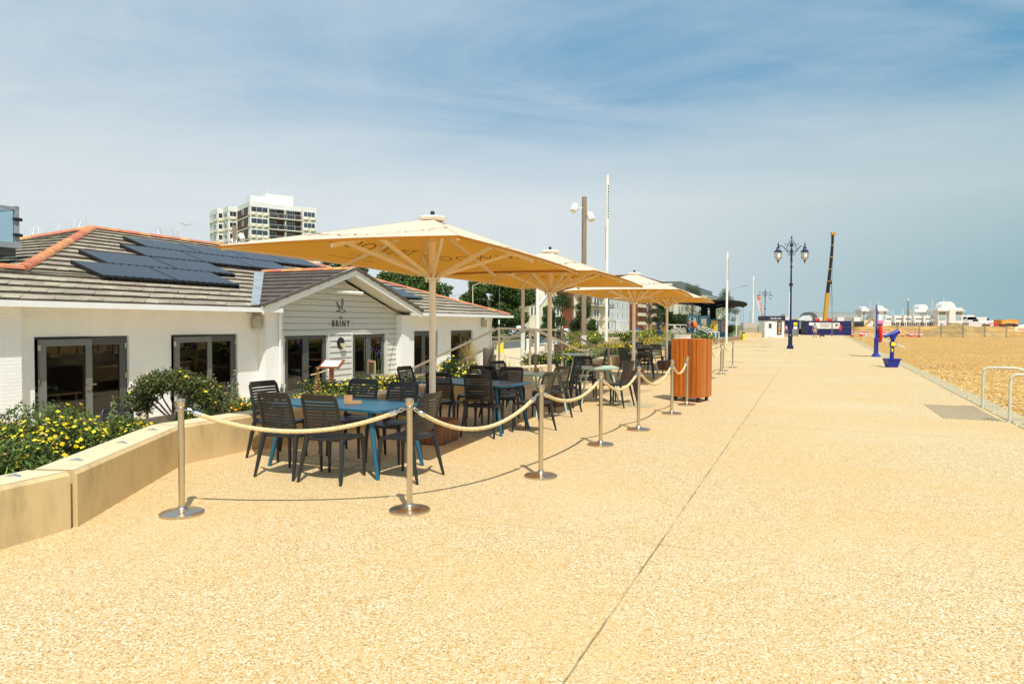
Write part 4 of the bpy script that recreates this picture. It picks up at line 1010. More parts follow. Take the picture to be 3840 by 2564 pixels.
# ------------------------------------------------------------------ vegetation
def np_obj(name, V, F, m, parent, base):
    me = bpy.data.meshes.new(name); V = V - np.array(base); nv = len(V); nf, k = F.shape
    me.vertices.add(nv); me.vertices.foreach_set('co', V.astype(np.float32).ravel()); me.loops.add(nf * k); me.loops.foreach_set('vertex_index', F.astype(np.int32).ravel())
    me.polygons.add(nf); me.polygons.foreach_set('loop_start', (np.arange(nf) * k).astype(np.int32)); me.materials.append(m); me.update(calc_edges=True); me.validate()
    o = bpy.data.objects.new(name, me); col.objects.link(o)
    if parent is not None: o.parent = parent
    return o
def blob_points(blobs, n, shell=.55):
    B = np.array([b[:6] for b in blobs], float); wts = B[:, 3] * B[:, 4] * B[:, 5]; wts = wts ** .8; wts /= wts.sum()
    k = rng.choice(len(B), n, p=wts); d = rng.normal(size=(n, 3)); d /= np.linalg.norm(d, axis=1)[:, None]
    r = (shell + (1 - shell) * rng.random(n) ** .7)[:, None] * (1 + rng.normal(0, .05, (n, 1)))
    return B[k, :3] + d * r * B[k, 3:6], d
def quads(P_, size, asp=.5, nrm=None, jit=.9, up=0.):
    n = len(P_); a = rng.normal(size=(n, 3)); 
    if nrm is not None: a = nrm * (1 - jit) + a * jit
    a[:, 2] += up; a /= np.linalg.norm(a, axis=1)[:, None]
    b = rng.normal(size=(n, 3)); u = np.cross(a, b); u /= np.linalg.norm(u, axis=1)[:, None]; v = np.cross(a, u)
    s = (size * rng.uniform(.6, 1.35, n))[:, None]; u = u * s / 2; v = v * s * asp / 2
    V = np.stack([P_ - u, P_ + v * .9, P_ + u, P_ - v * .9], 1).reshape(-1, 3); return V, np.arange(4 * n).reshape(n, 4)
def leaves(name, m, blobs, n, size, parent, base, asp=.5, shell=.55, zmin=None, jit=.9, up=0.):
    P_, d = blob_points(blobs, n, shell)
    if zmin is not None: P_ = P_[P_[:, 2] > zmin]
    V, F = quads(P_, size, asp, None, jit, up); return np_obj(name, V, F, m, parent, base)
def flowers(name, m, blobs, n, size, parent, base, top=.15, tilt=.5):
    P_, d = blob_points(blobs, n * 3, .98); keep = (d[:, 2] > top) | ((d[:, 1] < -.3) & (d[:, 2] > -.2)); P_ = P_[keep][:n]; d = d[keep][:n]
    P_ = P_ + d * .02; n = len(P_); a = d * .6 + rng.normal(0, .35, (n, 3)); a[:, 2] += tilt; a /= np.linalg.norm(a, axis=1)[:, None]
    u = np.cross(a, rng.normal(size=(n, 3))); u /= np.linalg.norm(u, axis=1)[:, None]; v = np.cross(a, u); s = (size/2 * rng.uniform(.7, 1.25, n))[:, None]
    K_ = 8; pts = []
    for k in range(K_):
        t = 2*math.pi*k/K_; r = 1.0 if k % 2 == 0 else .68; pts.append(P_ + (u * math.cos(t) + v * math.sin(t)) * s * r)
    V = np.stack(pts, 1).reshape(-1, 3); return np_obj(name, V, np.arange(K_ * n).reshape(n, K_), m, parent, base)
def blades(name, m, c, n, h, spread, parent, base, wd=.012, droop=.5, rad=.06):
    V = []; F = []; b0 = 0
    for k in range(n):
        a = rng.uniform(0, 6.28); L_ = h * rng.uniform(.6, 1.15); sp_ = spread * rng.uniform(.2, 1.2); x0 = c[0] + math.cos(a + 1) * rad * rng.random(); y0 = c[1] + math.sin(a + 1) * rad * rng.random(); S = 5
        for i in range(S + 1):
            t = i / S; x = x0 + math.cos(a) * sp_ * t ** 1.6; y = y0 + math.sin(a) * sp_ * t ** 1.6; z = c[2] + L_ * (t - droop * t ** 3 * .5); w2 = wd * (1 - t * .9) / 2
            V += [(x - math.sin(a) * w2, y + math.cos(a) * w2, z), (x + math.sin(a) * w2, y - math.cos(a) * w2, z)]
            if i: F.append((b0 + 2*i - 2, b0 + 2*i - 1, b0 + 2*i + 1, b0 + 2*i))
        b0 += 2 * S + 2
    return np_obj(name, np.array(V, float), np.array(F), m, parent, base)
def bush(label, loc, rx, ry, rz, nl, nf, lsize=.05, fsize=.05, ml=None, mf=None, cat='shrub', group='yellow daisy shrubs in the planters', bud=0, name='daisy_shrub', lumps=9, asp=.45):
    base = loc; o = thing(name, label, cat, loc, 0, group); bl = [(loc[0], loc[1], loc[2] + rz * .45, rx * .8, ry * .8, rz * .62)]
    for k in range(lumps):
        a = rng.uniform(0, 6.28); r = rng.uniform(.3, .75); e = rng.uniform(.28, .5)
        bl.append((loc[0] + math.cos(a) * rx * r, loc[1] + math.sin(a) * ry * r, loc[2] + rz * rng.uniform(.35, .78 - .3 * r + .1), rx * e, ry * e, rz * rng.uniform(.22, .36)))
    leaves('foliage', ml or M_leaf4, bl, nl, lsize, o, base, asp, .35, loc[2] - .02)
    if nf: flowers('flowers', mf or M_petal, bl[1:], nf, fsize, o, base)
    if bud: flowers('seed_heads', M_bud, bl[1:], bud, fsize * .6, o, base)
    mb = MB(base)
    for k in range(5): a = rng.uniform(0, 6.28); mb.tube([loc, (loc[0] + math.cos(a)*rx*.3, loc[1] + math.sin(a)*ry*.3, loc[2] + rz*.35), (loc[0] + math.cos(a)*rx*.55, loc[1] + math.sin(a)*ry*.55, loc[2] + rz*.6)], [.012, .008, .004], 5)
    mb.build('stems', M_bark, o); return o
# soil beds behind the walls
def bed(pts, z, m=M_soil): mb = MB(); mb.prism(pts[::-1], -.84, z); return struct(mb, 'planting_bed', m)
bed([(-4.0, 3.2), (-3.83, 5.5), (-4.10, 7.8), (-3.6, 9.2), (-2.6, 11.1), (-2.1, 12.9), (-1.3, 13.75), (-1.2, 16.2), (-2.6, 17.2), (-3.6, 15.0), (-4.3, 12.4), (-5.2, 10.4), (-6.0, 8.0), (-6.0, 3.2)], .22)
bush('large daisy shrub with many yellow flowers, middle of the left planter', (-4.85, 7.0, .15), .80, .55, .62, 11000, 480, .042, .042, bud=130)
bush('daisy shrub with brownish faded heads, right behind the open wall joint', (-4.35, 5.9, .15), .48, .45, .44, 7500, 150, .042, .044, bud=260)
bush('dark daisy shrub with scattered yellow flowers at the left photo edge', (-5.2, 6.6, .1), .50, .5, .52, 6500, 130, .042, .042, bud=60)
bush('low daisy shrub with big bright flowers at the bottom left', (-4.2, 5.15, .1), .35, .32, .40, 5200, 80, .042, .055)
bush('daisy shrub spilling over the wall right of the large one', (-4.45, 7.75, .15), .34, .42, .40, 5000, 130, .04, .04, bud=60)
# arching shrub on bare stems
o = thing('arching_shrub', 'tall arching shrub on bare twisted stems with a few yellow flowers', 'shrub', (-4.35, 8.9, .2)); base = (-4.35, 8.9, .2)
bl = []
for t in np.linspace(0, 1, 14): a = math.pi * (.08 + .84 * t); bl.append((-4.42 + math.cos(a) * .50, 8.9 + rng.uniform(-.12, .12), .44 + math.sin(a) * .42, .20, .22, .18))
bl += [(-4.86, 8.9, .58, .15, .16, .16), (-3.98, 8.95, .72, .16, .16, .18), (-4.7, 8.8, .80, .13, .13, .10)]
leaves('foliage', leafm('leaf_olive', (.10, .115, .03)), bl, 9000, .045, o, base, .5, .3); flowers('flowers', M_petal, bl, 26, .045, o, base); flowers('seed_heads', M_bud, bl, 60, .03, o, base)
mb = MB(base)
for k in range(7): a = -1 + k * .3; mb.tube([(-4.35 + .04*k, 8.9, .2), (-4.35 + a*.18, 8.88, .42), (-4.42 + a*.34, 8.9, .62), (-4.42 + a*.40, 8.9, .76)], [.018, .014, .009, .005], 5)
mb.build('stems', M_bark, o)
bush('dark leafy clump under the arching shrub', (-4.0, 8.75, .18), .38, .3, .34, 3000, 12, .05, .045, M_leaf2)
for k, (x, y, h, lb) in enumerate(((-4.80, 8.2, .50, 'pale green flower spike beside the left glass doors'), (-4.0, 9.6, .55, 'tall purple flower spike left of the orange flowers'), (-4.1, 10.1, .70, 'tallest purple flower spike, against the second glass doors'), (-3.55, 10.5, .45, 'greyish flower spike just behind the planter wall curve'), (-4.25, 8.95, .52, 'sage coloured spike right of the arching shrub'), (-3.45, 12.1, .62, 'dark dried flower spike against the white pilaster'))):
    o = thing('flower_spike', lb, 'plant', (x, y, .2), 0, 'tall flower spikes in the planter'); bl = [(x, y, .2 + h*(.35 + .65*i/9), .075*(1.15-i/9), .075*(1.15-i/9), .04) for i in range(10)]
    leaves('foliage', M_sage if k != 5 else M_bud, bl, 420, .06, o, (x, y, .2), .25, .2); mb = MB((x, y, .2)); mb.cyl((x, y, .1), (x, y, .2 + h), .008, .004, 5); mb.build('stem', M_leaf, o)
    if k in (1, 2, 3): flowers('flowers', M_purple, bl[5:], 26, .022, o, (x, y, .2))
for x, y, lb in ((-3.98, 5.35, 'broad bright green leaves at the bottom left corner'), (-4.4, 5.35, 'strappy green leaves growing among the daisies at the left'), (-4.15, 6.75, 'thin upright green stem with a bud in the daisies')):
    o = thing('strap_leaf_plant', lb, 'plant', (x, y, .15), 0, 'strappy leaved plants'); blades('leaves', leafm('bright_leaf', (.22, .42, .03), .2), (x, y, .15), 9 if 'thin' not in lb else 3, .42, .22, o, (x, y, .15), .03 if 'thin' not in lb else .014, .4)
for k, (x, y, rx, lb) in enumerate(((-3.75, 9.75, .40, 'orange yarrow clump at the wall behind the first rope'), (-3.3, 10.6, .42, 'yellow orange flower clump left of the near blue table chairs'), (-3.0, 11.4, .40, 'yellow flower clump just left of the near blue table'))):
    bush(lb, (x, y, .15), rx, .32, .38, 2400, 70, .05, .05, M_leaf3, leafm('orange_petal', (.80, .42, .02), .2), group='orange yellow flowers behind the planter wall', name='yarrow_clump')
o = thing('feather_grass', 'tawny feather grass tuft left of the orange flowers', 'grass clump', (-4.1, 9.15, .15), 0, 'feather grass tufts'); blades('leaves', M_straw, (-4.0, 9.3, .15), 260, .34, .36, o, (-4.1, 9.15, .15), .006, 1.0)
bush('dark green bush with yellow flowers in front of the left entrance door', (-3.75, 13.3, .05), .62, .5, .50, 3600, 60, .05, .055, M_leaf2)
bush('wide flowering daisy mound right of the menu stand, left half', (-3.05, 14.0, .05), .62, .5, .48, 3400, 170, .05, .055)
bush('wide flowering daisy mound right of the menu stand, right half', (-2.2, 13.9, .05), .55, .5, .55, 3400, 130, .05, .055, M_leaf2)
bush('low daisies along the wall behind the near blue table', (-2.6, 12.6, .15), .45, .35, .32, 2200, 80, .05, .05)
bush('round daisy bush with yellow flowers left of the brown bollard', (-1.25, 16.0, .2), .56, .5, .62, 4200, 120, .05, .055, M_leaf2)
for x, y, h, lb, n in ((-2.55, 14.6, .62, 'pale tawny grass tuft behind the daisy mound', 240), (-1.75, 15.0, .45, 'grass and pink flowers right of the blackboard', 160)):
    o = thing('feather_grass', lb, 'grass clump', (x, y, .15), 0, 'feather grass tufts'); blades('leaves', M_straw, (x, y, .15), n, h, .38, o, (x, y, .15), .007, .9)
bl = [(-1.75, 14.9, .38, .3, .2, .12)]; o = thing('pink_flowers', 'small pink flowers in front of the low taupe rail', 'flowers', (-1.75, 14.9, .2)); flowers('blooms', leafm('pink_petal', (.62, .08, .16), .3), bl, 40, .045, o, (-1.75, 14.9, .2)); leaves('foliage', M_leaf3, bl, 500, .05, o, (-1.75, 14.9, .2))
o = thing('verbena', 'thin stems with purple verbena heads in front of the right entrance door', 'flowers', (-2.75, 14.3, .2))
mb = MB((-2.75, 14.3, .2)); bl = []
for k in range(9):
    x = -2.9 + rng.uniform(-.25, .4); y = 14.3 + rng.uniform(-.2, .2); h = rng.uniform(.75, 1.28); mb.tube([(x, y, .1), (x + rng.uniform(-.06, .06), y, h*.6), (x + rng.uniform(-.1, .1), y, h)], .005, 4); bl.append((x, y, h, .05, .05, .03))
mb.build('stems', M_leaf, o); flowers('blooms', leafm('violet_petal', (.30, .12, .48), .2), bl, 70, .024, o, (-2.75, 14.3, .2), -1)
o = thing('tall_grass', 'tall straw coloured grass stems behind the brown bollard', 'grass clump', (.0, 20.6, -.3)); blades('leaves', M_straw, (-.15, 21.5, -.3), 34, 1.5, .55, o, (.0, 20.6, -.3), .016, .5)
o = thing('tall_grass', 'feathery tawny grass plumes by the restaurant corner', 'grass clump', (-1.5, 27, -.85)); blades('leaves', M_straw, (-1.6, 27, -.85), 420, 2.3, .75, o, (-1.5, 27, -.85), .012, .5)

# bed along the esplanade: many plants of several kinds
bed([(2.4, 22.0), (3.9, 26.2), (7.0, 33.0), (11.6, 44.0), (15.8, 54.0), (12.5, 55.0), (7.0, 43.0), (3.6, 33.0), (1.0, 25.0), (.6, 22.6)], .18)
bed([(5.9, 40.5), (14.7, 61.5), (10.0, 64.0), (2.6, 42.0)], .35)
KN = {'a': ('daisy_shrub', 'shrub', None, M_petal, 'low green bush'), 'b': ('gold_shrub', 'shrub', None, None, 'golden bush'), 'c': ('grass_tuft', 'grass clump', None, None, 'tawny grass'), 'd': ('blue_grey_plant', 'plant', None, None, '')}
bedspec = []
random.seed(11)
spots_ = []
for k in range(46):
    t = random.random(); u = random.uniform(.08, .92); L0 = Vector((.9, 23.2)).lerp(Vector((13.5, 54)), t); R0 = Vector((2.7, 23.0)).lerp(Vector((15.3, 53.5)), t)
    p_ = L0.lerp(R0, u); spots_.append((p_.x, p_.y, t))
spots_.sort(key=lambda q_: q_[1])
far_names = ['by the second parasol', 'near the handrails', 'behind the third parasol', 'by the light post', 'by the bottle filler', 'below the shelter deck']
zone = lambda y: 0 if y < 26 else 1 if y < 30 else 2 if y < 35 else 3 if y < 41 else 4 if y < 47 else 5
seen_lb = {}
for i, (x, y, t) in enumerate(spots_):
    kind = 'abcdbac'[(i * 5 + zone(y)) % 7]; rx = random.uniform(.55, 1.0) * (1 + t * .5); h = random.uniform(.45, .85); sz = .075 + .05 * t
    lx = .9 + (y - 23.2) / 30.8 * 12.6; ln = (x - lx); row = 'at the back' if ln < .65 else 'amid' if ln < 1.25 else 'at the front'
    size = 'low' if h < .60 else 'rounded' if h < .73 else 'tall'
    if kind == 'a': nm, ml, mf, nf, lb, cat_, gr_ = 'daisy_shrub', M_leaf, M_petal, 60, 'green bush with yellow flowers', 'shrub', 'green bushes with yellow flowers in the seafront bed'
    elif kind == 'b': nm, ml, mf, nf, lb, cat_, gr_ = 'golden_shrub', leafm('gold_foliage', (.42, .32, .035), .35), M_petal, 50, 'golden bush', 'shrub', 'golden bushes in the seafront bed'
    elif kind == 'd': nm, ml, mf, nf, lb, cat_, gr_ = 'sage_plant', M_sage, M_purple, 40, 'sage plant with violet flowers', 'plant', 'sage green plants in the seafront bed'
    else: nm, ml, mf, nf, lb, cat_, gr_ = 'grass_tuft', M_straw, None, 0, 'tawny grass tuft', 'grass clump', 'tawny grass tufts in the seafront bed'
    L_ = f'{size} {lb} {row}{"" if row == "amid" else " of"} the bed {far_names[zone(y)]}'
    if seen_lb.get(L_): continue
    seen_lb[L_] = 1
    if kind == 'c':
        o = thing(nm, L_, cat_, (x, y, .18), 0, gr_); blades('leaves', M_straw if random.random() < .6 else M_leaf3, (x, y, .18), 150, h * 1.25, .5, o, (x, y, .18), .016, .8, .2)
    else: bush(L_, (x, y, .15), rx, rx * .8, h, 1500, nf, sz, sz * .8, ml, mf, cat_, gr_, 0, nm, 6)
for i, (x, y, lb) in enumerate(((7.2, 45.0, 'left'), (9.3, 50, 'middle'), (11.6, 56, 'right'), (4.6, 42.5, 'far left'))):
    bush(f'broad green and gold bush on the rear bed terrace, {lb} one', (x, y, .33), 1.6, 1.3, .85, 2200, 90, .12, .11, M_leaf3 if i % 2 else M_leaf, M_petal, 'shrub', 'broad bushes on the rear bed', 0, 'broad_shrub', 8)
bush('long yellow flowering clump under the second parasol, left part', (.9, 23.2, .0), .8, .6, .62, 3000, 150, .07, .07, M_leaf2)
bush('dark clump with yellow flowers under the second parasol, right part', (2.0, 23.6, .0), .75, .6, .66, 3000, 90, .07, .07, M_leaf2)
bush('low dark green mat at the foot of the seafront wall', (4.3, 27.6, .2), .9, .5, .38, 2200, 0, .06, .05, M_leaf2, None, 'shrub', 'dark mats', 0, 'dark_shrub')

# ------------------------------------------------------------------ trees
def tree(label, loc, h, rx, ry, blobs_, n, size, ml, trunk_h, tr=.3, group='trees across the lower road', cat='tree', name='broadleaf_tree', asp=.6, shell=.5, limbs=9):
    o = thing(name, label, cat, loc, 0, group); x, y, z = loc; mb = MB(loc); mb.tube([(x, y, z), (x + tr*.2, y, z + trunk_h*.5), (x - tr*.1, y, z + trunk_h)], [tr, tr*.8, tr*.65], 9)
    for b_ in blobs_[:limbs]:
        c = Vector((x + b_[0]*rx, y + b_[1]*ry, z + b_[2]*h)); s_ = Vector((x, y, z + trunk_h * rng.uniform(.6, 1))); mid = s_.lerp(c, .5) + Vector((0, 0, .08*h)); mb.tube([s_, mid, c], [tr*.4, tr*.25, tr*.1], 6)
    mb.build('trunk', M_bark, o)
    bl = [(x + b_[0]*rx, y + b_[1]*ry, z + b_[2]*h, b_[3]*rx, b_[3]*ry, b_[4]*h) for b_ in blobs_]
    leaves('crown', ml, bl, n, size, o, loc, asp, shell); return o
def crown_blobs(k=26, lo=.35, hi=.9, seed=1):
    r_ = random.Random(seed); out = []
    for i in range(k):
        zz = r_.uniform(lo, hi); wmax = math.sin(math.pi * min(1, max(.08, (zz - lo + .12) / (1.12 - lo)))) ** .6; a = r_.uniform(0, 6.28); r = wmax * r_.uniform(.25, .82); e = r_.uniform(.16, .34)
        out.append((math.cos(a) * r, math.sin(a) * r, zz, e, e * r_.uniform(.30, .5)))
    return out
tree('large dense dark green tree behind the right end of the restaurant', (-2.4, 100, -.85), 9.0, 6.6, 5.0, crown_blobs(40, .28, .9, 3), 26000, .40, M_leaf, 2.6, .45)
tree('green tree crown rising behind the restaurant roof right of the near parasol pole', (-12.4, 78, -.85), 8.7, 5.8, 4.5, crown_blobs(42, .3, .9, 5), 24000, .36, M_leaf, 2.5, .4)
tree('dark tree crown rising over the restaurant ridge left of the near parasol pole', (-21.9, 84, -.85), 10.9, 4.6, 4.5, crown_blobs(30, .32, .9, 8), 17000, .36, M_leaf2, 2.7, .4)
tree('pointed small tree just right of the near parasol pole', (-8.7, 72, -.85), 7.0, 2.2, 2.6, crown_blobs(22, .3, .92, 12), 8000, .30, M_leaf, 2.0, .25)
tree('smaller round tree in front of the white gabled house', (6.6, 108, -.85), 5.2, 2.7, 2.7, crown_blobs(18, .35, .9, 14), 6000, .32, M_leaf, 1.6, .2)
for i, (x, y, h, lb) in enumerate(((25, 205, 4.2, 'left'), (33, 245, 5, 'middle'), (46, 270, 6, 'right'))): pass
for i, (x, y, rx, h, lb) in enumerate(((60.5, 262, 9, 8.6, 'far rounded dark tree group left of the second mast'), (72.0, 282, 11, 8.0, 'far low dark trees between mast and white kiosk'), (82.5, 300, 9, 7.2, 'farthest low dark trees just left of the white kiosk'))):
    tree(lb, (x, y, -.85), h, rx, 6, crown_blobs(16, .2, .8, 20 + i), 3500, .9, M_leaf2, 2, .4, 'far dark trees at the end of the road')
# wind shaped pines in the beds
def pine(label, x, y, z, h, w_, seed, n=16, m=M_pine):
    r_ = random.Random(seed); o = thing('pine_tree', label, 'tree', (x, y, z), 0, 'small seaside pines'); mb = MB((x, y, z)); tip = Vector((x + .1*w_, y, z + h)); mb.tube([(x, y, z), (x + .05, y, z + h*.5), tip], [.09, .06, .02], 7); bl = []
    for k in range(n):
        t = r_.uniform(.3, 1); a = r_.uniform(0, 6.28); r = w_ * (1.15 - t) * r_.uniform(.5, 1.0) + .08; c = Vector((x + math.cos(a)*r, y + math.sin(a)*r, z + h*t + .15)); mb.tube([(x + .05*t, y, z + h*(t-.14)), c], [.03, .012], 5); e = r_.uniform(.18, .32) * w_; bl.append((c.x, c.y, c.z, e, e, e * 1.0))
    mb.build('trunk', M_bark, o); leaves('needles', m, bl, 4200, .30, o, (x, y, z), .13, .2, None, .9, .2)
pine('small pine in front of the tall red brick wall', 3.55, 50, -.85, 4.5, 1.9, 1, 18)
pine('small pine left of the second mint table parasol, low and bushy', 4.6, 44, -.6, 3.3, 1.2, 2, 12)
pine('spiky pine in front of the pale grey house', 13.6, 64, -.3, 4.6, 1.7, 3, 22)
pine('brownish pine just left of the wood light post', 6.2, 58, -.6, 4.4, 1.3, 4, 14, leafm('brown_needles', (.22, .15, .05), .4))
pine('leaning windswept pine behind the blue picture frames', 20.5, 78, .2, 5.6, 2.6, 5, 26)
pine('dark windswept pine behind the slim mast by the deck', 27.5, 88, .2, 5.4, 2.2, 6, 24)
for x, y, z, lb in ((12.6, 62, -.2, 'tall golden grass plume beside the spiky pine'), (21.0, 95, 0, 'golden grasses behind the bottle filler'), (30.6, 106, 0, 'golden grasses right of the picture frames')):
    o = thing('plume_grass', lb, 'grass clump', (x, y, z), 0, 'golden plume grasses'); blades('leaves', M_straw, (x, y, z), 260, 2.4, .9, o, (x, y, z), .03, .6, .4)
for x, y, z, r, lb in ((22.3, 70.5, .42, .8, 'yellow bush at the corner of the shelter deck'), (16.6, 59.5, .4, 1.1, 'yellow topped bush left of the timber seats')):
    bush(lb, (x, y, z), r, r, 1.25, 2600, 140, .10, .09, M_leaf, M_petal, 'shrub', 'bushes by the shelter deck')
# ------------------------------------------------------------------ measured points: picture position + distance -> place in the world
def W(u, v, Y):
    x = (u - 1920) / 2560; y = -(v - 1282) / 2560; c, s_ = math.cos(R(.2)), math.sin(R(.2)); x, y = c*x - s_*y, s_*x + c*y
    cp, sp_ = math.cos(R(-1.54)), math.sin(R(-1.54)); d = (x, cp - sp_*y, sp_ + cp*y); t = Y / d[1]; return Vector((d[0]*t, Y, EYE + d[2]*t))
def WD(u, v, D):
    a = W(u, v, 1.0); dx, dy, dz = a.x, 1.0, a.z - EYE; t = -D / (dx*PY - dy*PX); X, Y = dx*t, dy*t; return (X*PX + Y*PY, EYE + dz*t)
# ------------------------------------------------------------------ lamp posts, masts, timber light posts
def make_lamp(label, loc, rz):
    o = thing('ornate_lamp_post', label, 'lamp post', loc, rz, 'ornate blue lamp posts')
    mb = MB(); mb.lathe([(.21, 0), (.21, .16), (.17, .22), (.14, .30), (.135, .78), (.17, .82), (.17, .88), (.11, .96), (.135, 1.02), (.14, 1.10), (.09, 1.2), (.07, 1.3), (.085, 1.95), (.065, 2.0), (.058, 4.15), (.12, 4.22), (.13, 4.34), (.06, 4.42), (.05, 5.4), (.09, 5.44), (.09, 5.5), (.045, 5.55), (.045, 5.75), (.10, 5.80), (.07, 5.85), (.07, 6.05), (.05, 6.12), (.07, 6.3), (.10, 6.5), (.04, 6.68), (.03, 7.0), (.03, 7.15), (.05, 7.2), (.02, 7.26), (.055, 7.42), (.0001, 7.56)], n=16); mb.build('column', M_navy, o, True)
    def scroll(cx, cz, r, a0, turns, k, th=.013, s=1):
        return [(s*(cx + math.cos(a0 + t*turns) * r * (1 - .75*t)), 0, cz + math.sin(a0 + t*turns) * r * (1 - .75*t)) for t in [i/k for i in range(k+1)]]
    for s in (-1, 1):
        mb = MB(); mb.tube([(0, 0, 6.5), (s*.22, 0, 6.5), (s*.36, 0, 6.58), (s*.48, 0, 6.74), (s*.62, 0, 6.86), (s*.865, 0, 6.88)], [.04, .034, .03, .028, .026, .028], 8); mb.build('arm', M_navy, o, True)
        mb = MB(); mb.tube(scroll(.17, 6.78, .17, -2.4, 7, 16, s=s), .012, 5); mb.tube(scroll(.40, 6.92, .12, 3.4, -5, 10, s=s), .011, 5); mb.tube(scroll(.14, 6.32, .10, 1.8, -6, 10, s=s), .011, 5); mb.tube([(s*.32, 0, 6.52), (s*.26, 0, 6.36), (s*.14, 0, 6.22), (s*.05, 0, 6.16)], .013, 5)
        mb.tube([(s*.02, 0, 7.08), (s*.14, 0, 7.06), (s*.24, 0, 6.98), (s*.27, 0, 6.86)], [.025, .03, .022, .01], 6); mb.tube([(s*.30, 0, 6.6), (s*.34, 0, 6.72), (s*.30, 0, 6.86), (s*.2, 0, 6.98)], .010, 5); mb.tube(scroll(.10, 7.2, .09, -1, 6, 10, s=s), .009, 5); mb.build('scrollwork', M_navy, o, True)
        Lx = s * .865; mb = MB()
        mb.lathe([(.03, 6.80), (.05, 6.84), (.06, 6.90), (.04, 6.97), (.025, 7.02), (.035, 7.06), (.0001, 7.10)], (Lx, 0, 0), 10); mb.lathe([(.02, 6.80), (.12, 6.76), (.12, 6.66), (.16, 6.60), (.27, 6.50), (.30, 6.49), (.30, 6.46), (.25, 6.44)], (Lx, 0, 0), 6); mb.lathe([(.0001, 5.66), (.025, 5.70), (.03, 5.78), (.08, 5.90), (.085, 5.92)], (Lx, 0, 0), 6); hd = mb.build('lantern_top', M_navy, o)
        mb = MB()
        for k in range(6):
            a = k * math.pi/3; mb.cyl((Lx + .24*math.cos(a), .24*math.sin(a), 6.44), (Lx + .235*math.cos(a), .235*math.sin(a), 6.08), .011, n=4); mb.cyl((Lx + .235*math.cos(a), .235*math.sin(a), 6.08), (Lx + .08*math.cos(a), .08*math.sin(a), 5.91), .010, n=4)
            b = a + math.pi/3; mb.cyl((Lx + .235*math.cos(a), .235*math.sin(a), 6.08), (Lx + .235*math.cos(b), .235*math.sin(b), 6.08), .009, n=4)
        mb.build('lantern_frame', M_navy, o)
        mb = MB(); mb.lathe([(.22, 6.43), (.215, 6.08), (.075, 5.93)], (Lx, 0, 0), 6); mb.build('lantern_glass', mat('opal_glass', (.78, .77, .70), .3), o)
    mb = MB(); mb.prism([(-.13, .10), (-.06, .13), (0, .09), (.06, .13), (.13, .10), (.11, 0), (0, -.14), (-.11, 0)], -.02, .02, Matrix.Translation((0, 0, 6.88)) @ Matrix.Rotation(R(90), 4, 'X')); mb.build('shield', M_navy, o)
    return o
l0 = make_lamp('tall ornate dark blue lamp post with two lanterns standing on the open promenade', (18.63, 45.7, 0), R(-4))
dup(l0, (42.0, 113.5, 0), R(-6), 'distant ornate lamp post with two lanterns behind the orange feather flag')
def mast(label, x, y, h, r=.085, z=0., slits=True, lower=None):
    o = thing('light_mast', label, 'mast', (x, y, z), 0, 'slim cream light masts'); mb = MB(); mb.cyl((0, 0, 0), (0, 0, h), r, r*.85, 16); mb.build('tube', M_creamtop, o, True)
    if slits:
        mb = MB()
        for k in range(12): a = -1.0; mb.cbox((r*.88*math.cos(-1.1), r*.88*math.sin(-1.1), h - .62 - k*.155), (.05, .05, .07), -1.1)
        for k in range(12): mb.cbox((-r*.9, -.01, h - 2.9 - k*.155), (.04, .04, .06))
        mb.build('light_slots', M_black, o)
    return o
mast('tallest cream light mast rising behind the second and third parasols', 5.25, 38.0, 9.85, .085)
mast('cream mast seen just left of the second parasol pole, cut off by the canopies', 1.12, 30.0, 3.6, .095, -.3, False)
mast('cream light mast at the corner of the shelter deck', 18.28, 58.22, 7.75, .10)
mast('slim mast between the shelter and the white kiosk', 30.5, 86.5, 7.7, .10, 0, True)
mast('thin distant mast just left of the big lamp post', 51.5, 127, 7.6, .10, 0, False)
def wood_post(label, x, y, h, w_, z, spots, sleeve=None):
    o = thing('timber_light_post', label, 'light post', (x, y, z), R(10), 'timber posts with spotlights'); mb = MB(); mb.box(-w_/2, w_/2, -w_/2, w_/2, sleeve or 0, h); mb.build('post', M_grey_wood, o)
    if sleeve: mb = MB(); mb.box(-w_/2 - .015, w_/2 + .015, -w_/2 - .015, w_/2 + .015, -.6, sleeve); mb.build('sleeve', mat('sleeve_white', (.62, .62, .55), .5), o)
    for (dx, dz, tx) in spots:
        mb = MB(); sx = 1 if dx > 0 else -1; c = Vector((dx, -.1, h + dz)); ax = Vector((tx, -.55, -.9)).normalized(); mb.tube([(sx*w_/2, 0, h+dz), (dx*.7, -.03, h+dz), c], .025, 6)
        M = ax.to_track_quat('Z', 'Y').to_matrix().to_4x4(); mb.lathe([(.0001, -.22), (.1, -.20), (.165, -.12), (.18, 0), (.165, .14), (.15, .26)], c, 16, M); mb.build('spotlight', M_creamtop, o, True)
    return o
P_ = W(2188, 1307, 34); wood_post('tall timber light post with two cream spotlights behind the third parasol', P_.x, 34, 7.4, .20, .5, [(-.52, -.55, -.5), (.28, -.95, .15)], .55)
P_ = W(1960, 1301, 47); wood_post('timber light post on a white sleeve between the first two parasols', P_.x, 47, 6.5, .22, -.85, [], 2.0)
P_ = W(880, 1000, 42); wood_post('timber light post with two cream spotlights in front of the tower block', P_.x, 42, 7.55 + .85, .22, -.85, [(.42, -.65, .5), (.78, -1.35, .7)])
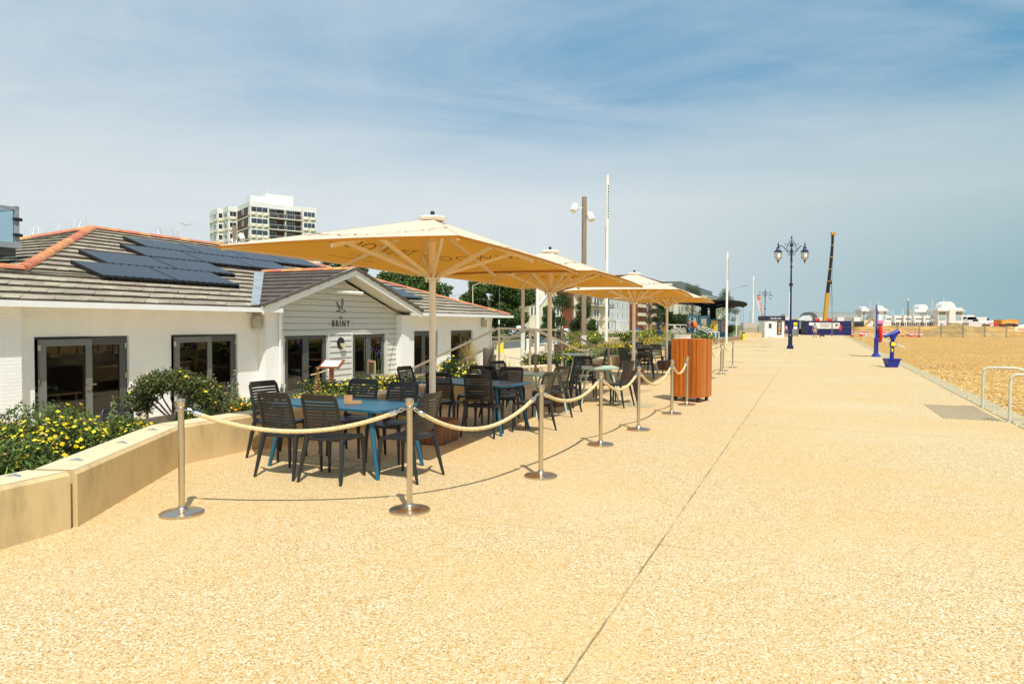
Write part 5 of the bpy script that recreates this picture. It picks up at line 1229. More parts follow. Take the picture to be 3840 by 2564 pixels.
def street_lamp(label, x, y, h, arm, z=-.85, r=.06, group='thin street lamps', m=None):
    o = thing('street_lamp', label, 'street lamp', (x, y, z), 0, group); mb = MB(); mb.cyl((0, 0, 0), (0, 0, h), r, r*.6, 8); mb.build('pole', m or M_frame2, o)
    if arm: mb = MB(); mb.tube([(0, 0, h), (arm*.6, 0, h + abs(arm)*.22), (arm, 0, h + abs(arm)*.30)], r*.5, 6); mb.cbox((arm*1.08, 0, h + abs(arm)*.31), (abs(arm)*.3, .2, .08)); mb.build('lamp_head', m or M_frame2, o)
    return o
def at_pole(u, vtop, Y, z=-.85): a = W(u, vtop, Y); return a.x, a.z - z
for (u, vt, Y, arm, lb) in ((1773, 1071, 70, 2.0, 'cream street lamp with angled arm beside the left of the large tree'), (1873, 1062, 90, 0, 'thin pole in front of the large dark tree'), (2083, 1072, 95, 0, 'white pole against the tall red brick wall'), (2146, 1090, 100, 0, 'pole at the edge of the red brick wall'),
        (2736, 1089, 120, 2.6, 'dark street lamp with a flat arm right of the shelter roof'), (2779, 1155, 190, 0, 'thin far pole behind the shelter, first of four'), (2789, 1152, 200, 0, 'thin far pole behind the shelter, second of four'), (2812, 1163, 220, 0, 'thin far pole behind the shelter, third of four'), (2816, 1170, 240, 0, 'thin far pole behind the shelter, fourth of four'),
        (2763, 1165, 130, 0, 'short thick pale pole left of the far trees')):
    x, h = at_pole(u, vt, Y); street_lamp(lb, x, Y, h, arm, m=M_cream if Y < 80 or u in (2083, 2763) else None, r=.09 if u == 2763 else .06)
bc = thing('belisha_beacon', 'black and white crossing pole with a yellow globe at the restaurant corner', 'crossing beacon', (W(1871, 1290, 60).x, 60, -.85))
for k in range(8): mb = MB(); mb.cyl((0, 0, k*.4), (0, 0, k*.4+.4), .06, n=10); mb.build('pole_band', M_black if k % 2 else M_white, bc)
mb = MB(); mb.sph((-.15, 0, 3.35), .17, 12); mb.build('globe', M_yellow, bc, True)

# ------------------------------------------------------------------ menu stand, blackboard
ms = thing('menu_stand', 'wooden menu stand with a white menu in a slanted frame by the entrance', 'menu stand', (-5.82, 22.0, -.85), R(-12)); mb = MB(); mb.cbox((0, 0, .55), (.11, .11, 1.1)); mb.cbox((0, 0, .03), (.45, .45, .06)); M_menu = woodmat('dark_menu_wood', (.16, .045, .015), (.30, .10, .035), 2); mb.build('post', M_menu, ms)
Mm = Matrix.Translation((0, 0, 1.15)) @ Matrix.Rotation(R(28), 4, 'X'); mb = MB(); mb.box(-.36, .36, -.25, .25, -.03, .02, Mm); mb.build('frame', M_menu, ms); mb = MB(); mb.box(-.29, .29, -.19, .19, .0201, .026, Mm); mn = mb.build('menu_sheet', mat('paper', (.82, .84, .84), .5), ms)
mb = MB()
for k in range(9): mb.box(-.24, -.24 + .2 + .05 * ((k * 7) % 3), .15 - k*.035, .155 - k*.035, .0262, .027, Mm); mb.box(.03, .03 + .18, .15 - k*.035, .155 - k*.035, .0262, .027, Mm)
mb.build('menu_lines', M_frame, mn)
bb = thing('blackboard', 'wood framed blackboard leaning beyond the daisy mound', 'blackboard', (-5.0, 24.2, -.85), R(-60)); mb = MB(); mb.box(-.38, -.32, 0, .04, 0, 1.15); mb.box(.32, .38, 0, .04, 0, 1.15); mb.box(-.32, .32, 0, .04, 1.08, 1.15); mb.box(-.32, .32, 0, .04, .1, .17); mb.build('frame', M_oak, bb); mb = MB(); mb.box(-.32, .32, .01, .03, .17, 1.08); mb.build('board', M_black, bb)
# low rail
handrail('low taupe rail beside the pink flowers in front of the restaurant', [(-3.9, 20.6, -.0), (-3.1, 21.3, -.0), (-1.9, 22.6, -.05)], [(-3.9, 20.6, -.85, -.03), (-3.1, 21.3, -.85, -.03)], group='low rails')
# indoor tables and chairs behind the glass
for k, (s, D, lb) in enumerate(((10.6, 16.9, 'wooden dining table indoors behind the left glass doors'), (14.3, 17.0, 'wooden dining table indoors behind the second glass doors'))):
    o = thing('dining_table', lb, 'table', sd_w(s, D, -.84), RZ, 'indoor dining tables'); mb = MB(); mb.box(-.6, .6, -.4, .4, .70, .74); mb.build('tabletop', M_oak, o)
    for sx in (-1, 1):
        for sy in (-1, 1): mb = MB(); mb.cyl((sx*.5, sy*.32, 0), (sx*.5, sy*.32, .70), .025, n=8); mb.build('leg', M_oak, o)
cz = None
for k, (s, D, rr_, lb) in enumerate(((9.95, 16.5, 1.3, 'pale curved chair indoors at the left glass doors, left of the table'), (11.0, 17.6, 3.3, 'pale curved chair indoors behind the table at the left glass doors'), (14.0, 17.8, 3.0, 'pale curved chair indoors at the second glass doors'), (18.8, 16.6, 2.2, 'pale curved chair indoors behind the left entrance door'))):
    if cz is None:
        cz = thing('dining_chair', lb, 'chair', sd_w(s, D, -.84), rr_, 'pale indoor dining chairs'); mb = MB(); mb.prism(rrect(.22, .21, .08), .43, .46); mb.build('seat', mat('pale_chair', (.62, .66, .60), .4), cz)
        mb = MB(); mb.tube([(.22 * math.cos(t), -.02 + .22*math.sin(t), .80) for t in [math.pi + math.pi*i/8 for i in range(9)]], .05, 6); mb.build('backrest', MATS['pale_chair'], cz, True)
        for sx in (-1, 1):
            for sy in (-1, 1): mb = MB(); mb.cyl((sx*.19, sy*.17, 0), (sx*.19, sy*.17, .80 if sy < 0 else .43), .018, n=6); mb.build('leg', MATS['pale_chair'], cz)
    else: dup(cz, sd_w(s, D, -.84), rr_, lb)

# ------------------------------------------------------------------ tower block
T0 = W(940, 1213, 167); tw = thing('tower_block', 'white and brown brick residential tower block beyond the restaurant roof', 'tower block', (T0.x, T0.y, -.85), math.atan2(.6, .8))
M_brown = brickmat('brown_brick', (.085, .040, .018), (.12, .055, .022), (.06, .04, .03), axis='sz', bw=.225, rh=.075)
M_pan = mat('precast_panel', (.68, .61, .46), .6, var=.04); M_wht = mat('tower_white', (.82, .79, .72), .5, var=.02)
M_pane = mat('blue_grey_pane', (.05, .07, .085), .12, var=.35, scale=.25, spec=.8); M_panedk = mat('dark_pane', (.03, .035, .04), .12, var=.3, scale=.4, spec=.8)
NF, FH, TOP = 11, 2.8, 31.2
def facet(mb, x0, x1, y, z0, z1, out=.35, nrm=(0, -1), n=None):
    """row of faceted triangles along a wall, wall runs along x (nrm y) or along y (nrm x)"""
    n = n or max(1, round((x1 - x0) / 1.6))
    for i in range(n):
        a = x0 + (x1-x0)*i/n; b_ = x0 + (x1-x0)*(i+1)/n; m_ = (a+b_)/2; zm = z0 + (z1-z0)*.35
        if nrm == (0, -1): P4 = [(a, y, z0), (b_, y, z0), (b_, y, z1), (a, y, z1), (m_, y - out, zm)]
        else: P4 = [(y, b_, z0), (y, a, z0), (y, a, z1), (y, b_, z1), (y - out, m_, zm)]
        mb.add(P4, [(0, 1, 4), (1, 2, 4), (2, 3, 4), (3, 0, 4)])
mb = MB(); H = TOP + .85
mb.box(.02, 16.6, 1.5, 12, 0, H - 1.2); mb.box(-2.2, .019, 11, 17, 0, H - 1.2); mb.box(-3.6, -2.21, 16, 24, 0, H - 1.2); mb.build('brick_walls', M_brown, tw)
mb = MB(); mb.box(-.05, 4.6, -.05, 12.1, H-1.21, H); mb.box(4.61, 13.0, .9, 12.1, H-1.21, H); mb.box(13.01, 16.65, .0, 12.1, H-1.21, H); mb.box(-2.3, -.051, 10.9, 17, H-1.21, H); mb.box(-3.7, -2.31, 15.9, 24, H-1.21, H); mb.build('parapet', M_wht, tw)
mb = MB(); mb.box(5.0, 12.0, 4, 9, H, H + 3.0); mb.box(1.5, 5.0, 4.6, 8.4, H, H+2.2); mb.cyl((6, 5, H+3), (6, 5, H+4.2), .06, n=6); mb.build('roof_house', M_wht, tw)
cores = MB(); slab = MB(); fac = MB(); rail = MB()
cores.box(0, 4.6, 0, 1.499, 0, H-1.21); cores.box(13.0, 16.6, 0, 1.499, 0, H-1.21); cores.box(-2.25, -.02, 10.95, 10.999, 0, H-1.21); cores.box(-2.25, -2.201, 11, 15.9, 0, H-1.21); cores.box(-3.65, -2.22, 15.95, 15.999, 0, H-1.21); cores.box(-3.65, -3.601, 16, 23.9, 0, H-1.21)
M_win = M_white
def win(parent, x0, x1, y, z0, z1, mull=3, face='y', mp=None, fr=.07, depth=.06, mf=None):
    """window: white frame with one pane, standing 5 cm proud"""
    a = MB(); d = depth
    def bxx(p, q, r, s2, e=0):
        if face == 'y': a.box(p, q, y - d - e, y - .001, r, s2)
        else: a.box(y - d - e, y - .001, p, q, r, s2)
    bxx(x0, x0+fr, z0, z1); bxx(x1-fr, x1, z0, z1); bxx(x0+fr, x1-fr, z0, z0+fr); bxx(x0+fr, x1-fr, z1-fr, z1)
    for k in range(1, mull): xm = x0 + (x1-x0)*k/mull; bxx(xm-fr*.4, xm+fr*.4, z0+fr, z1-fr)
    w1 = a.build('window', mf or M_win, parent); b_ = MB(); e = d * .4
    if face == 'y': b_.quad((x0+fr, y-e, z0+fr), (x1-fr, y-e, z0+fr), (x1-fr, y-e, z1-fr), (x0+fr, y-e, z1-fr))
    else: b_.quad((y-e, x1-fr, z0+fr), (y-e, x0+fr, z0+fr), (y-e, x0+fr, z1-fr), (y-e, x1-fr, z1-fr))
    b_.build('pane', mp or M_pane, w1); return w1
for k in range(NF):
    zt = H - 1.2 - k * FH; zb = zt - 1.35
    if zb < 1: break
    fac.box(-.06, 4.65, -.06, 1.49, zb - 1.15, zb - .95); fac.box(12.95, 16.65, -.06, 1.49, zb-1.15, zb-.95)
    facet(fac, 0, 4.6, -.02, zb-.94, zb, .4, n=3); facet(fac, 13.0, 16.6, -.02, zb-.94, zb, .4, n=2); facet(fac, .1, 1.4, -.02, zb-.94, zb, .3, (1, 0), 1)
    facet(fac, -2.2, 0, 10.93, zb-.94, zb, .35, n=1); facet(fac, -3.6, -2.25, 15.93, zb-.94, zb, .35, n=1); facet(fac, 11, 15.8, -2.26, zb-.94, zb, .35, (1, 0), 2); facet(fac, 16, 23.8, -3.66, zb-.94, zb, .35, (1, 0), 2)
    slab.box(4.61, 12.99, -.1, 1.499, zb-1.1, zb-.92); slab.box(-.04, .018, 1.6, 11, zb-1.1, zb-.85)
    for x in (4.7, 6.8, 8.9, 11.0, 12.8): rail.box(x, x+.07, -.05, .02, zb-.92, zb+.12)
    rail.box(4.7, 12.9, -.06, .03, zb+.121, zb+.19); slab.box(8.7, 8.85, .0, 1.49, zb-.91, zt-.01)
    if k < 7:
        win(tw, .25, 4.3, -.002, zb+.02, zt-.02, 3); win(tw, 13.3, 16.3, -.002, zb+.02, zt-.02, 3); win(tw, 5.2, 6.8, 1.498, zb-.1, zt-.1, 1); win(tw, 9.7, 11.5, 1.498, zb-.85, zt-.1, 3)
        win(tw, -1.9, -.25, 10.94, zb+.02, zt-.02, 2, mp=M_panedk); win(tw, -3.4, -2.35, 15.94, zb+.02, zt-.02, 1, mp=M_panedk); win(tw, 12, 14.5, -2.252, zb+.02, zt-.02, 2, 'x'); win(tw, 17, 20, -3.652, zb+.02, zt-.02, 2, 'x'); win(tw, 5.5, 6.8, .017, zb-.1, zt-.1, 1, 'x')
cores.build('window_bays', M_wht, tw); slab.build('floor_bands', M_wht, tw); fac.build('faceted_panels', M_pan, tw); rail.build('balcony_rails', mat('balcony_grey', (.62, .62, .58), .4), tw)
mb = MB()
for k in range(7): zb = H - 1.2 - k*FH - 1.35; mb.quad((4.75, -.02, zb-.85), (12.85, -.02, zb-.85), (12.85, -.02, zb+.1), (4.75, -.02, zb+.1))
mb.build('balcony_glass', glass_mat('smoked_glass', (.45, .42, .38), .08), tw)

# glass balcony on the roof at the far left
def sdp(u, v, D): a = WD(u, v, D); return a
gb = thing('glass_balcony', 'glass sided rooftop balcony cut by the left edge of the photo', 'balcony', sd_w(6.0, 19.8, -.85), RZ)
mb = MB((6.0, 19.8, -.85)); s1, zt_ = sdp(60, 788, 19.2); _, zb_ = sdp(60, 918, 19.2); _, zl_ = sdp(60, 950, 19.2)
sb1 = WD(74, 935, 19.0)[0]; mb.box(s1 - 6.5, sb1 - .1, 19.0, 23.5, zl_ - .1, zb_ - .12); mb.build('base', M_frame, gb); mb = MB((6.0, 19.8, -.85)); mb.box(s1 - 6.6, sb1, 18.9, 23.6, zb_ - .119, zb_ + .02); mb.build('ledge', M_lead, gb)
mb = MB((6.0, 19.8, -.85))
for x, y in ((s1, 19.2), (s1 - 2.1, 19.2), (s1 - 4.2, 19.2), (s1, 21.2)): mb.box(x-.05, x+.05, y-.05, y+.05, zb_, zt_ + .1)
mb.box(s1-6, s1+.05, 19.15, 19.25, zt_, zt_+.07); mb.box(s1-.05, s1+.05, 19.251, 23, zt_, zt_+.07); mb.build('posts', M_lead, gb)
mb = MB((6.0, 19.8, -.85)); mb.quad((s1-6, 19.2, zb_+.05), (s1-.06, 19.2, zb_+.05), (s1-.06, 19.2, zt_-.03), (s1-6, 19.2, zt_-.03)); mb.quad((s1, 19.3, zb_+.05), (s1, 23, zb_+.05), (s1, 23, zt_-.03), (s1, 19.3, zt_-.03)); mb.build('glass', glass_mat('balcony_glass', (.55, .78, .86), .12), gb)
mb = MB((6.0, 19.8, -.85))
for x in (s1-.0, s1-2.1):
    for z in (zb_+.25, zt_-.25): mb.cbox((x, 19.14, z), (.2, .08, .08))
mb.build('clamps', M_black, gb)

# ------------------------------------------------------------------ terrace of houses across the road, all along the promenade's direction
def house(name, label, u0, u1, D, dep, h, m, cat='house', roof=None, mroof=None, zb=-.85, group=None):
    s0 = WD(u0, 1213, D)[0]; s1 = WD(u1, 1213, D)[0]; o = thing(name, label, cat, sd_w(s0, D, zb), RZ, group); mb = MB(); L_ = s1 - s0
    mb.box(0, L_, 0, dep, 0, h); mb.build('walls', m, o)
    if roof is not None: mb = MB(); roof(mb, L_, dep, h); mb.build('roof', mroof, o)
    return o, L_
M_cream_w = mat('cream_render', (.68, .61, .43), .7, var=.04, scale=.4); M_grey_w = mat('pale_grey_render', (.60, .60, .57), .7, var=.05, scale=.4); M_redbr = brickmat('red_brick', (.27, .062, .022), (.21, .045, .018), (.15, .06, .04), axis='sz', bw=.5, rh=.16)
M_slate = mat('dark_slate', (.05, .055, .06), .6, var=.15, scale=2); M_greyclad = mat('grey_zinc_cladding', (.16, .17, .155), .5, var=.06, scale=.5)
def winrow(o, xs, z0, z1, w_=1.0, y=0, mp=None, mull=1, side=False, **k):
    for x in xs: win(o, x - w_/2, x + w_/2, y, z0, z1, mull, 'x' if side else 'y', mp or M_panedk, .12, .10, **k)
def flatroof(mb, L_, d, h): mb.box(-.25, L_+.25, -.35, d+.2, h, h+.45)
# bay fronted house with a huge plain brick flank
o, L_ = house('bay_fronted_house', 'tall red brick house with white bay windows and a huge plain brick flank wall', 2146, 2278, 55, 11.5, 13.6, M_redbr, roof=lambda mb, L_, d, h: (mb.prism([(-.1, 0), (L_+.1, 0), (L_+.1, d), (-.1, d)], h, h+.3), mb.add([(0, .3, h+.3), (L_, .3, h+.3), (L_, d/2, h+4), (0, d/2, h+4), (0, d-.3, h+.3), (L_, d-.3, h+.3)], [(0, 1, 2, 3), (3, 2, 5, 4), (0, 3, 4), (1, 5, 2)])), mroof=M_redbr)
nb = 3; bw_ = L_ / nb
for k in range(nb):
    cx = bw_ * (k + .5); mb = MB(); mb.prism([(cx-bw_*.40, 0), (cx-bw_*.22, -1.4), (cx+bw_*.22, -1.4), (cx+bw_*.40, 0)], 0, 13.0); mb.box(cx-bw_*.43, cx+bw_*.43, -1.6, -.01, 3.5, 3.75); mb.box(cx-bw_*.43, cx+bw_*.43, -1.6, -.01, 7.0, 7.3); mb.box(cx-bw_*.43, cx+bw_*.43, -1.6, -.01, 10.4, 10.7); mb.build('bay', M_cream_w, o)
    for z in (.9, 4.3, 7.8, 11.0):
        for dx in (-bw_*.12, bw_*.12): win(o, cx+dx-bw_*.095, cx+dx+bw_*.095, -1.402, z, z+2.3, 1, 'y', M_panedk, .10, .08)
mb = MB(); mb.box(.5, L_-.5, -2.3, -1.61, 7.0, 7.15)
for i in range(50): mb.box(.5 + i*(L_-1)/50, .5 + i*(L_-1)/50 + .06, -2.3, -2.24, 7.16, 8.0)
mb.box(.5, L_-.5, -2.32, -2.22, 8.0, 8.08); mb.build('balcony', M_black, o)
# white gabled house
s0 = WD(1985, 1213, 50)[0]; s1 = WD(2078, 1213, 50)[0]; L_ = s1 - s0; o = thing('gabled_house', 'white gabled villa with rows of narrow windows in front of the brick flank', 'house', sd_w(s0, 50, -.85), RZ + R(-28)); L_ = 8.8
mb = MB(); mb.box(0, L_, 0, 5, 0, 6.3); gx = [(2.3, 6.3), (5.1, 9.4), (7.9, 6.3)]; mb.add([(2.3, -.5, 6.3), (7.9, -.5, 6.3), (5.1, -.5, 9.2), (2.3, 3, 6.3), (7.9, 3, 6.3), (5.1, 3, 9.2)], [(0, 1, 2), (5, 4, 3), (0, 2, 5, 3), (1, 4, 5, 2)]); mb.box(2.3, 7.9, -.5, -.001, 0, 6.3); mb.build('walls', M_cream_w, o)
mb = MB(); mb.add([(-.3, -.3, 6.31), (L_+.3, -.3, 6.31), (L_+.3, 2.5, 8.6), (-.3, 2.5, 8.6), (-.3, 5.2, 6.31), (L_+.3, 5.2, 6.31)], [(0, 1, 2, 3), (3, 2, 5, 4), (0, 3, 4), (1, 5, 2)]); mb.build('roof', M_slate, o)
mb = MB(); mb.beam((2.0, -.6, 6.1), (5.1, -.6, 9.4), .3, .3, (0, -1, 0)); mb.beam((8.2, -.6, 6.1), (5.1, -.6, 9.4), .3, .3, (0, -1, 0)); mb.build('barge_board', M_white, o)
for x in (3.2, 4.2, 5.1, 6.0, 7.0): win(o, x-.33, x+.33, -.502, 4.0, 5.9, 1, 'y', M_panedk, .1, .05); win(o, x-.33, x+.33, -.502, .8, 2.7, 1, 'y', M_panedk, .1, .05)
for x in (4.75, 5.45): win(o, x-.25, x+.25, -.502, 6.8, 7.9, 1, 'y', M_panedk, .08, .05)
for x in (.6, 1.5): win(o, x-.33, x+.33, -.002, 4.0, 5.9, 1, 'y', M_panedk, .1, .05)
# grey house
o, L_ = house('grey_house', 'pale grey three storey house with a flat cornice and dark sash windows', 2282, 2360, 55, 12, 10.6, M_grey_w, roof=flatroof, mroof=M_white)
for z in (.8, 4.2, 7.4): winrow(o, [L_*f for f in (.14, .38, .62, .86)], z, z+2.0, 1.3)
mb = MB(); mb.box(-.1, L_+.1, -.15, -.001, 3.4, 3.7); mb.box(L_*.3, L_*.7, -1.5, -.16, 0, 3.4); mb.build('string_course', M_grey_w, o)
# dark mansard block behind
s0 = WD(2296, 1213, 70)[0]; o, L_ = house('mansard_block', 'block with a steep dark mansard roof showing above the third parasol', 2290, 2385, 72, 14, 17.0, M_cream_w, 'apartment block', roof=lambda mb, L_, d, h: mb.add([(0, 0, h), (L_, 0, h), (L_, d, h), (0, d, h), (2, 2, h+4.4), (L_-3, 2, h+4.4), (L_-3, d-2, h+4.4), (2, d-2, h+4.4)], [(0, 1, 5, 4), (1, 2, 6, 5), (2, 3, 7, 6), (3, 0, 4, 7), (4, 5, 6, 7)]), mroof=M_slate)
winrow(o, [L_*f for f in (.2, .4, .6, .8)], 13, 15, 1.4)
# red flats with cream bands
o, L_ = house('red_brick_flats', 'red brick flats with stacked cream balcony fronts and dark recesses', 2386, 2494, 55, 14, 19.0, M_redbr, 'apartment block', roof=flatroof, mroof=M_redbr)
bal = MB(); rec = MB()
for c, w_ in ((.12, .16), (.62, .26)): 
    for z in range(6): bal.box(L_*c-L_*w_/2, L_*c+L_*w_/2, -1.2, -.01, 3.05*z+2.2, 3.05*z+3.3)
for c in (.30, .86):
    for z in range(6): rec.box(L_*c-1.9, L_*c+1.9, -.25, -.002, 3.05*z+.4, 3.05*z+2.9)
bal.build('balcony_fronts', M_cream_w, o); rec.build('dark_recesses', mat('dark_recess', (.03, .022, .02), .8), o)
for z in range(6):
    for c in (.30, .86): win(o, L_*c-.2, L_*c+1.4, -.252, 3.05*z+.5, 3.05*z+2.8, 2, 'y', M_pane, .12, .06)
    win(o, L_*.47-.9, L_*.47+.9, -.002, 3.05*z+.6, 3.05*z+2.3, 2, 'y', M_pane, .12, .06)
# cream terrace, four houses
us = [2498, 2551, 2602, 2650, 2722]
for k in range(4):
    o, L_ = house('cream_house', ['cream terraced house next to the red flats, with lean stacked windows', 'second cream terraced house from the red flats, behind the windswept pine', 'third cream terraced house from the red flats, behind the shelter posts', 'last cream terraced house, at the right end, with a dark balcony'][k], us[k], us[k+1], 53, 13, 15.6 + (k == 3) * 2.4, M_cream_w, roof=flatroof, mroof=M_cream_w, group='cream terraced houses')
    for z in (.8, 4.3, 7.9, 11.4): winrow(o, [L_*f for f in (.16, .38, .68, .88)], z, z+2.3, L_*.10, mp=M_panedk if z > 4 else M_pane)
    mb = MB(); mb.prism([(L_*.55, -.001), (L_*.58, -1.2), (L_*.98, -1.2), (L_*.999, -.001)], 0, 14.4); mb.build('bay', M_cream_w, o)
    for z in (.8, 4.3, 7.9, 11.4): win(o, L_*.64, L_*.74, -1.202, z, z+2.3, 1, 'y', M_pane, .15, .08); win(o, L_*.82, L_*.92, -1.202, z, z+2.3, 1, 'y', M_pane, .15, .08)
    mb = MB(); mb.box(L_*.08, L_*.5, -1.1, -.12, 3.5, 3.7); mb.box(L_*.08, L_*.5, -1.12, -1.05, 3.71, 4.6); mb.build('balcony', M_frame, o)
o, L_ = house('grey_apartment_block', 'modern dark grey apartment block with set back top floor above the cream houses', 2556, 2690, 70, 16, 25.0, M_greyclad, 'apartment block', roof=lambda mb, L_, d, h: mb.box(6, L_-22, 1.5, d-1, h, h+3.2), mroof=M_greyclad)
winrow(o, [L_*f for f in (.12, .3, .5, .68, .86)], 21.2, 23.4, 5, mull=2, mp=M_pane)
o, L_ = house('cream_block', 'long low cream block filling the gap left of the big red flank wall', 1700, 1990, 75, 12, 7.5, M_cream_w, 'apartment block', roof=flatroof, mroof=M_terra)
winrow(o, [L_*f for f in (.1, .3, .5, .7, .9)], 3.5, 5.3, 1.4)

# ------------------------------------------------------------------ street things by the road
bl_ = thing('balustrade', 'pale stone balustrade along the far side of the road', 'balustrade', sd_w(70, 37.6, -.85), RZ); mb = MB(); mb.box(-20, 34, -.2, .2, .62, .74); mb.box(-20, 34, -.18, .18, 0, .14); mb.build('rail_and_plinth', M_kerb, bl_)
mb = MB(); [mb.lathe([(.06, .14), (.09, .3), (.05, .45), (.07, .62)], (-20 + i*.42, 0, 0), 6) for i in range(128)]; mb.build('balusters', M_kerb, bl_)
for k in range(9): mb = MB(); mb.box(-20 + k*6.6 - .3, -20 + k*6.6 + .3, -.28, .28, 0, .95); mb.box(-20 + k*6.6 - .36, -20 + k*6.6 + .36, -.34, .34, .951, 1.03); mb.build('pier', M_kerb, bl_)
hg = thing('hedge', 'dark clipped hedge behind the stone balustrade', 'hedge', sd_w(70, 40, -.85)); bl2 = []
for k in range(40): x, y, z = sd_w(50 + k*1.6, 40, -.3); bl2.append((x, y, .0, 1.1, 1.1, .9))
leaves('foliage', M_leaf2, bl2, 6000, .28, hg, sd_w(70, 40, -.85), .6, .7)
for u, v0, v1, Y, m, lb, w_ in ((1979, 1270, 1302, 62, M_white, 'small white litter bin beside the timber post', 9), (1969, 1271, 1300, 62.6, M_frame2, 'grey litter bin next to the white bin', 7), (1875, 1284, 1305, 58, M_yellow, 'yellow grit bin behind the steps', 26)):
    a = W(u, v1, Y); b_ = W(u, v0, Y); o = thing('litter_bin' if m != M_yellow else 'grit_bin', lb, 'bin', (a.x, Y, -.85)); h = b_.z + .85; wd = w_ / 2560 * Y; mb = MB(); mb.prism(rrect(wd/2, wd*.4, wd*.15), 0, h*.82); mb.build('body', m, o); mb = MB(); mb.prism(rrect(wd/2+.02, wd*.4+.02, wd*.15), h*.821, h); mb.build('lid', m, o)
def car(label, s, D, m, L_=4.3, h=1.45, name='parked_car', van=False):
    o = thing(name, label, 'van' if van else 'car', sd_w(s, D, -.82), RZ, 'vehicles parked along the houses'); w_ = .86; mb = MB()
    prof = [(-L_/2, .3), (-L_/2, .85), (-L_/2+.15, .95), (-L_*.18, 1.0 if not van else 1.9), (-L_*.08, h), (L_*.30, h), (L_*.44, .98 if not van else h-.05), (L_/2, .9), (L_/2, .3)]
    if not van: prof = [(-L_/2, .3), (-L_/2, .8), (-L_*.28, .93), (-L_*.12, h), (L_*.28, h), (L_*.44, .95), (L_/2, .85), (L_/2, .3)]
    M = Matrix.Rotation(R(90), 4, 'X'); mb.prism(prof[::-1], -w_, w_, M); mb.build('body', m, o)
    mb = MB()
    if not van: mb.prism([(-L_*.25, .96), (-L_*.115, h-.06), (L_*.27, h-.06), (L_*.41, .97)][::-1], -w_-.005, w_+.005, M)
    else: mb.prism([(-L_*.3, 1.1), (-L_*.12, h-.15), (L_*.1, h-.15), (L_*.1, 1.1)][::-1], -w_-.005, w_+.005, M)
    mb.build('windows', M_panedk, o)
    for sx in (-1, 1):
        for sy in (-1, 1): mb = MB(); mb.cyl((sx*L_*.31, sy*(w_-.02)-.1*sy, .32), (sx*L_*.31, sy*(w_+.02), .32), .32, n=16); mb.build('wheel', M_black, o)
        mb = MB(); mb.box(-L_/2-.01, -L_/2+.02, sx*.55-.15, sx*.55+.15, .62, .78); mb.build('tail_light', M_red, o)
    return o
M_carw = mat('white_car_paint', (.75, .75, .74), .2, var=.02, coat=.6); M_card = mat('dark_car_paint', (.015, .014, .02), .2, coat=.6); M_carb = mat('blue_car_paint', (.03, .07, .16), .2, coat=.6)
for u, D, m, lb, van in ((2222, 48, M_card, 'black car parked in front of the bay fronted house', 0), (2082, 46, M_carw, 'white car below the white gabled house, seen through the handrails', 0), (2134, 46.5, M_carw, 'white car parked at the foot of the brick flank wall', 0), (1950, 44, M_carw, 'white van under the large dark tree', 1), (2385, 46, M_carb, 'blue car parked in front of the red brick flats', 0)):
    car(lb, WD(u, 1240, D)[0], D, m, 5.2 if van else 4.3, 2.1 if van else 1.45, 'parked_van' if van else 'parked_car', bool(van))
# white rails behind the bed
for k, (a, b_, lb) in enumerate((((4.5, 56), (15.2, 71), 'long pale two bar rail behind the seafront bed'), ((3.0, 46), (3.6, 66), 'pale bench rail beyond the steps where a person sits'))):
    a = Vector((*a, 0)); b_ = Vector((*b_, 0)); o = thing('guard_rail', lb, 'railing', a, 0, 'pale rails behind the beds'); zb = 0 if k == 0 else -.5
    for z in (.95, .45): mb = MB(a); mb.cyl(a + Vector((0, 0, z + zb)), b_ + Vector((0, 0, z + zb)), .035, n=6); mb.build('rail', M_white, o)
    for i in range(9): q_ = a.lerp(b_, i/8); mb = MB(a); mb.cyl((q_.x, q_.y, -.85), (q_.x, q_.y, .95 + zb), .03, n=6); mb.build('post', M_white, o)
# ------------------------------------------------------------------ shelter deck
dk = thing('shelter_deck', 'raised deck with sand coloured walls under the dark teal shelter', 'deck', (20, 64, 0)); DP = [(13.9, 50.6), (16.2, 54.2), (17.9, 58.6), (20.6, 64.5), (23.3, 69.8), (24.4, 71.6), (24.8, 74), (21.5, 80), (12, 70), (9.5, 58)]
mb = MB((20, 64, 0)); mb.prism(DP[::-1], -.3, .38); mb.build('deck_wall', M_wallconc, dk); mb = MB((20, 64, 0)); mb.prism([(x + (.12 if x > 16 else 0), y - .1) for x, y in DP][::-1], .381, .44); mb.build('deck_boards', M_greytimber, dk)
sh = thing('shelter', 'dark teal shelter with a thin leaf shaped roof on thick posts', 'shelter', (18.4, 66, .44)); C0 = Vector((18.4, 66, .44))
mb = MB(C0); rows = []
A1, B1 = W(2545, 1128, 60), W(2800, 1152, 68)
n1, n2 = 20, 8
for l in (0, 1):
    for i in range(n1 + 1):
        t = i / n1; ax = A1.lerp(B1, t); hw_ = 4.2 * math.sin(math.pi * min(.98, max(.06, .15 + .85*t))) ** .7 + .05
        for k in range(n2 + 1):
            u = k / n2 * 2 - 1; rows.append((ax.x - u * hw_ * .45, ax.y + u * hw_ + 2.5, ax.z + .14 * (1 - u*u) - (.13 if l else 0) * (1 - .8 * abs(u)) * (1 - .8 * abs(2*t-1)) - .02 * l + .25*math.sin(t*math.pi)))
m1 = (n1+1)*(n2+1); fs = []
for i in range(n1):
    for k in range(n2): a = i*(n2+1)+k; fs.append((a, a+n2+1, a+n2+2, a+1)); fs.append((m1+a, m1+a+1, m1+a+n2+2, m1+a+n2+1))
for i in range(n1):
    for k in (0, n2): a = i*(n2+1)+k; fs.append((a, m1+a, m1+a+n2+1, a+n2+1) if k == 0 else (a, a+n2+1, m1+a+n2+1, m1+a))
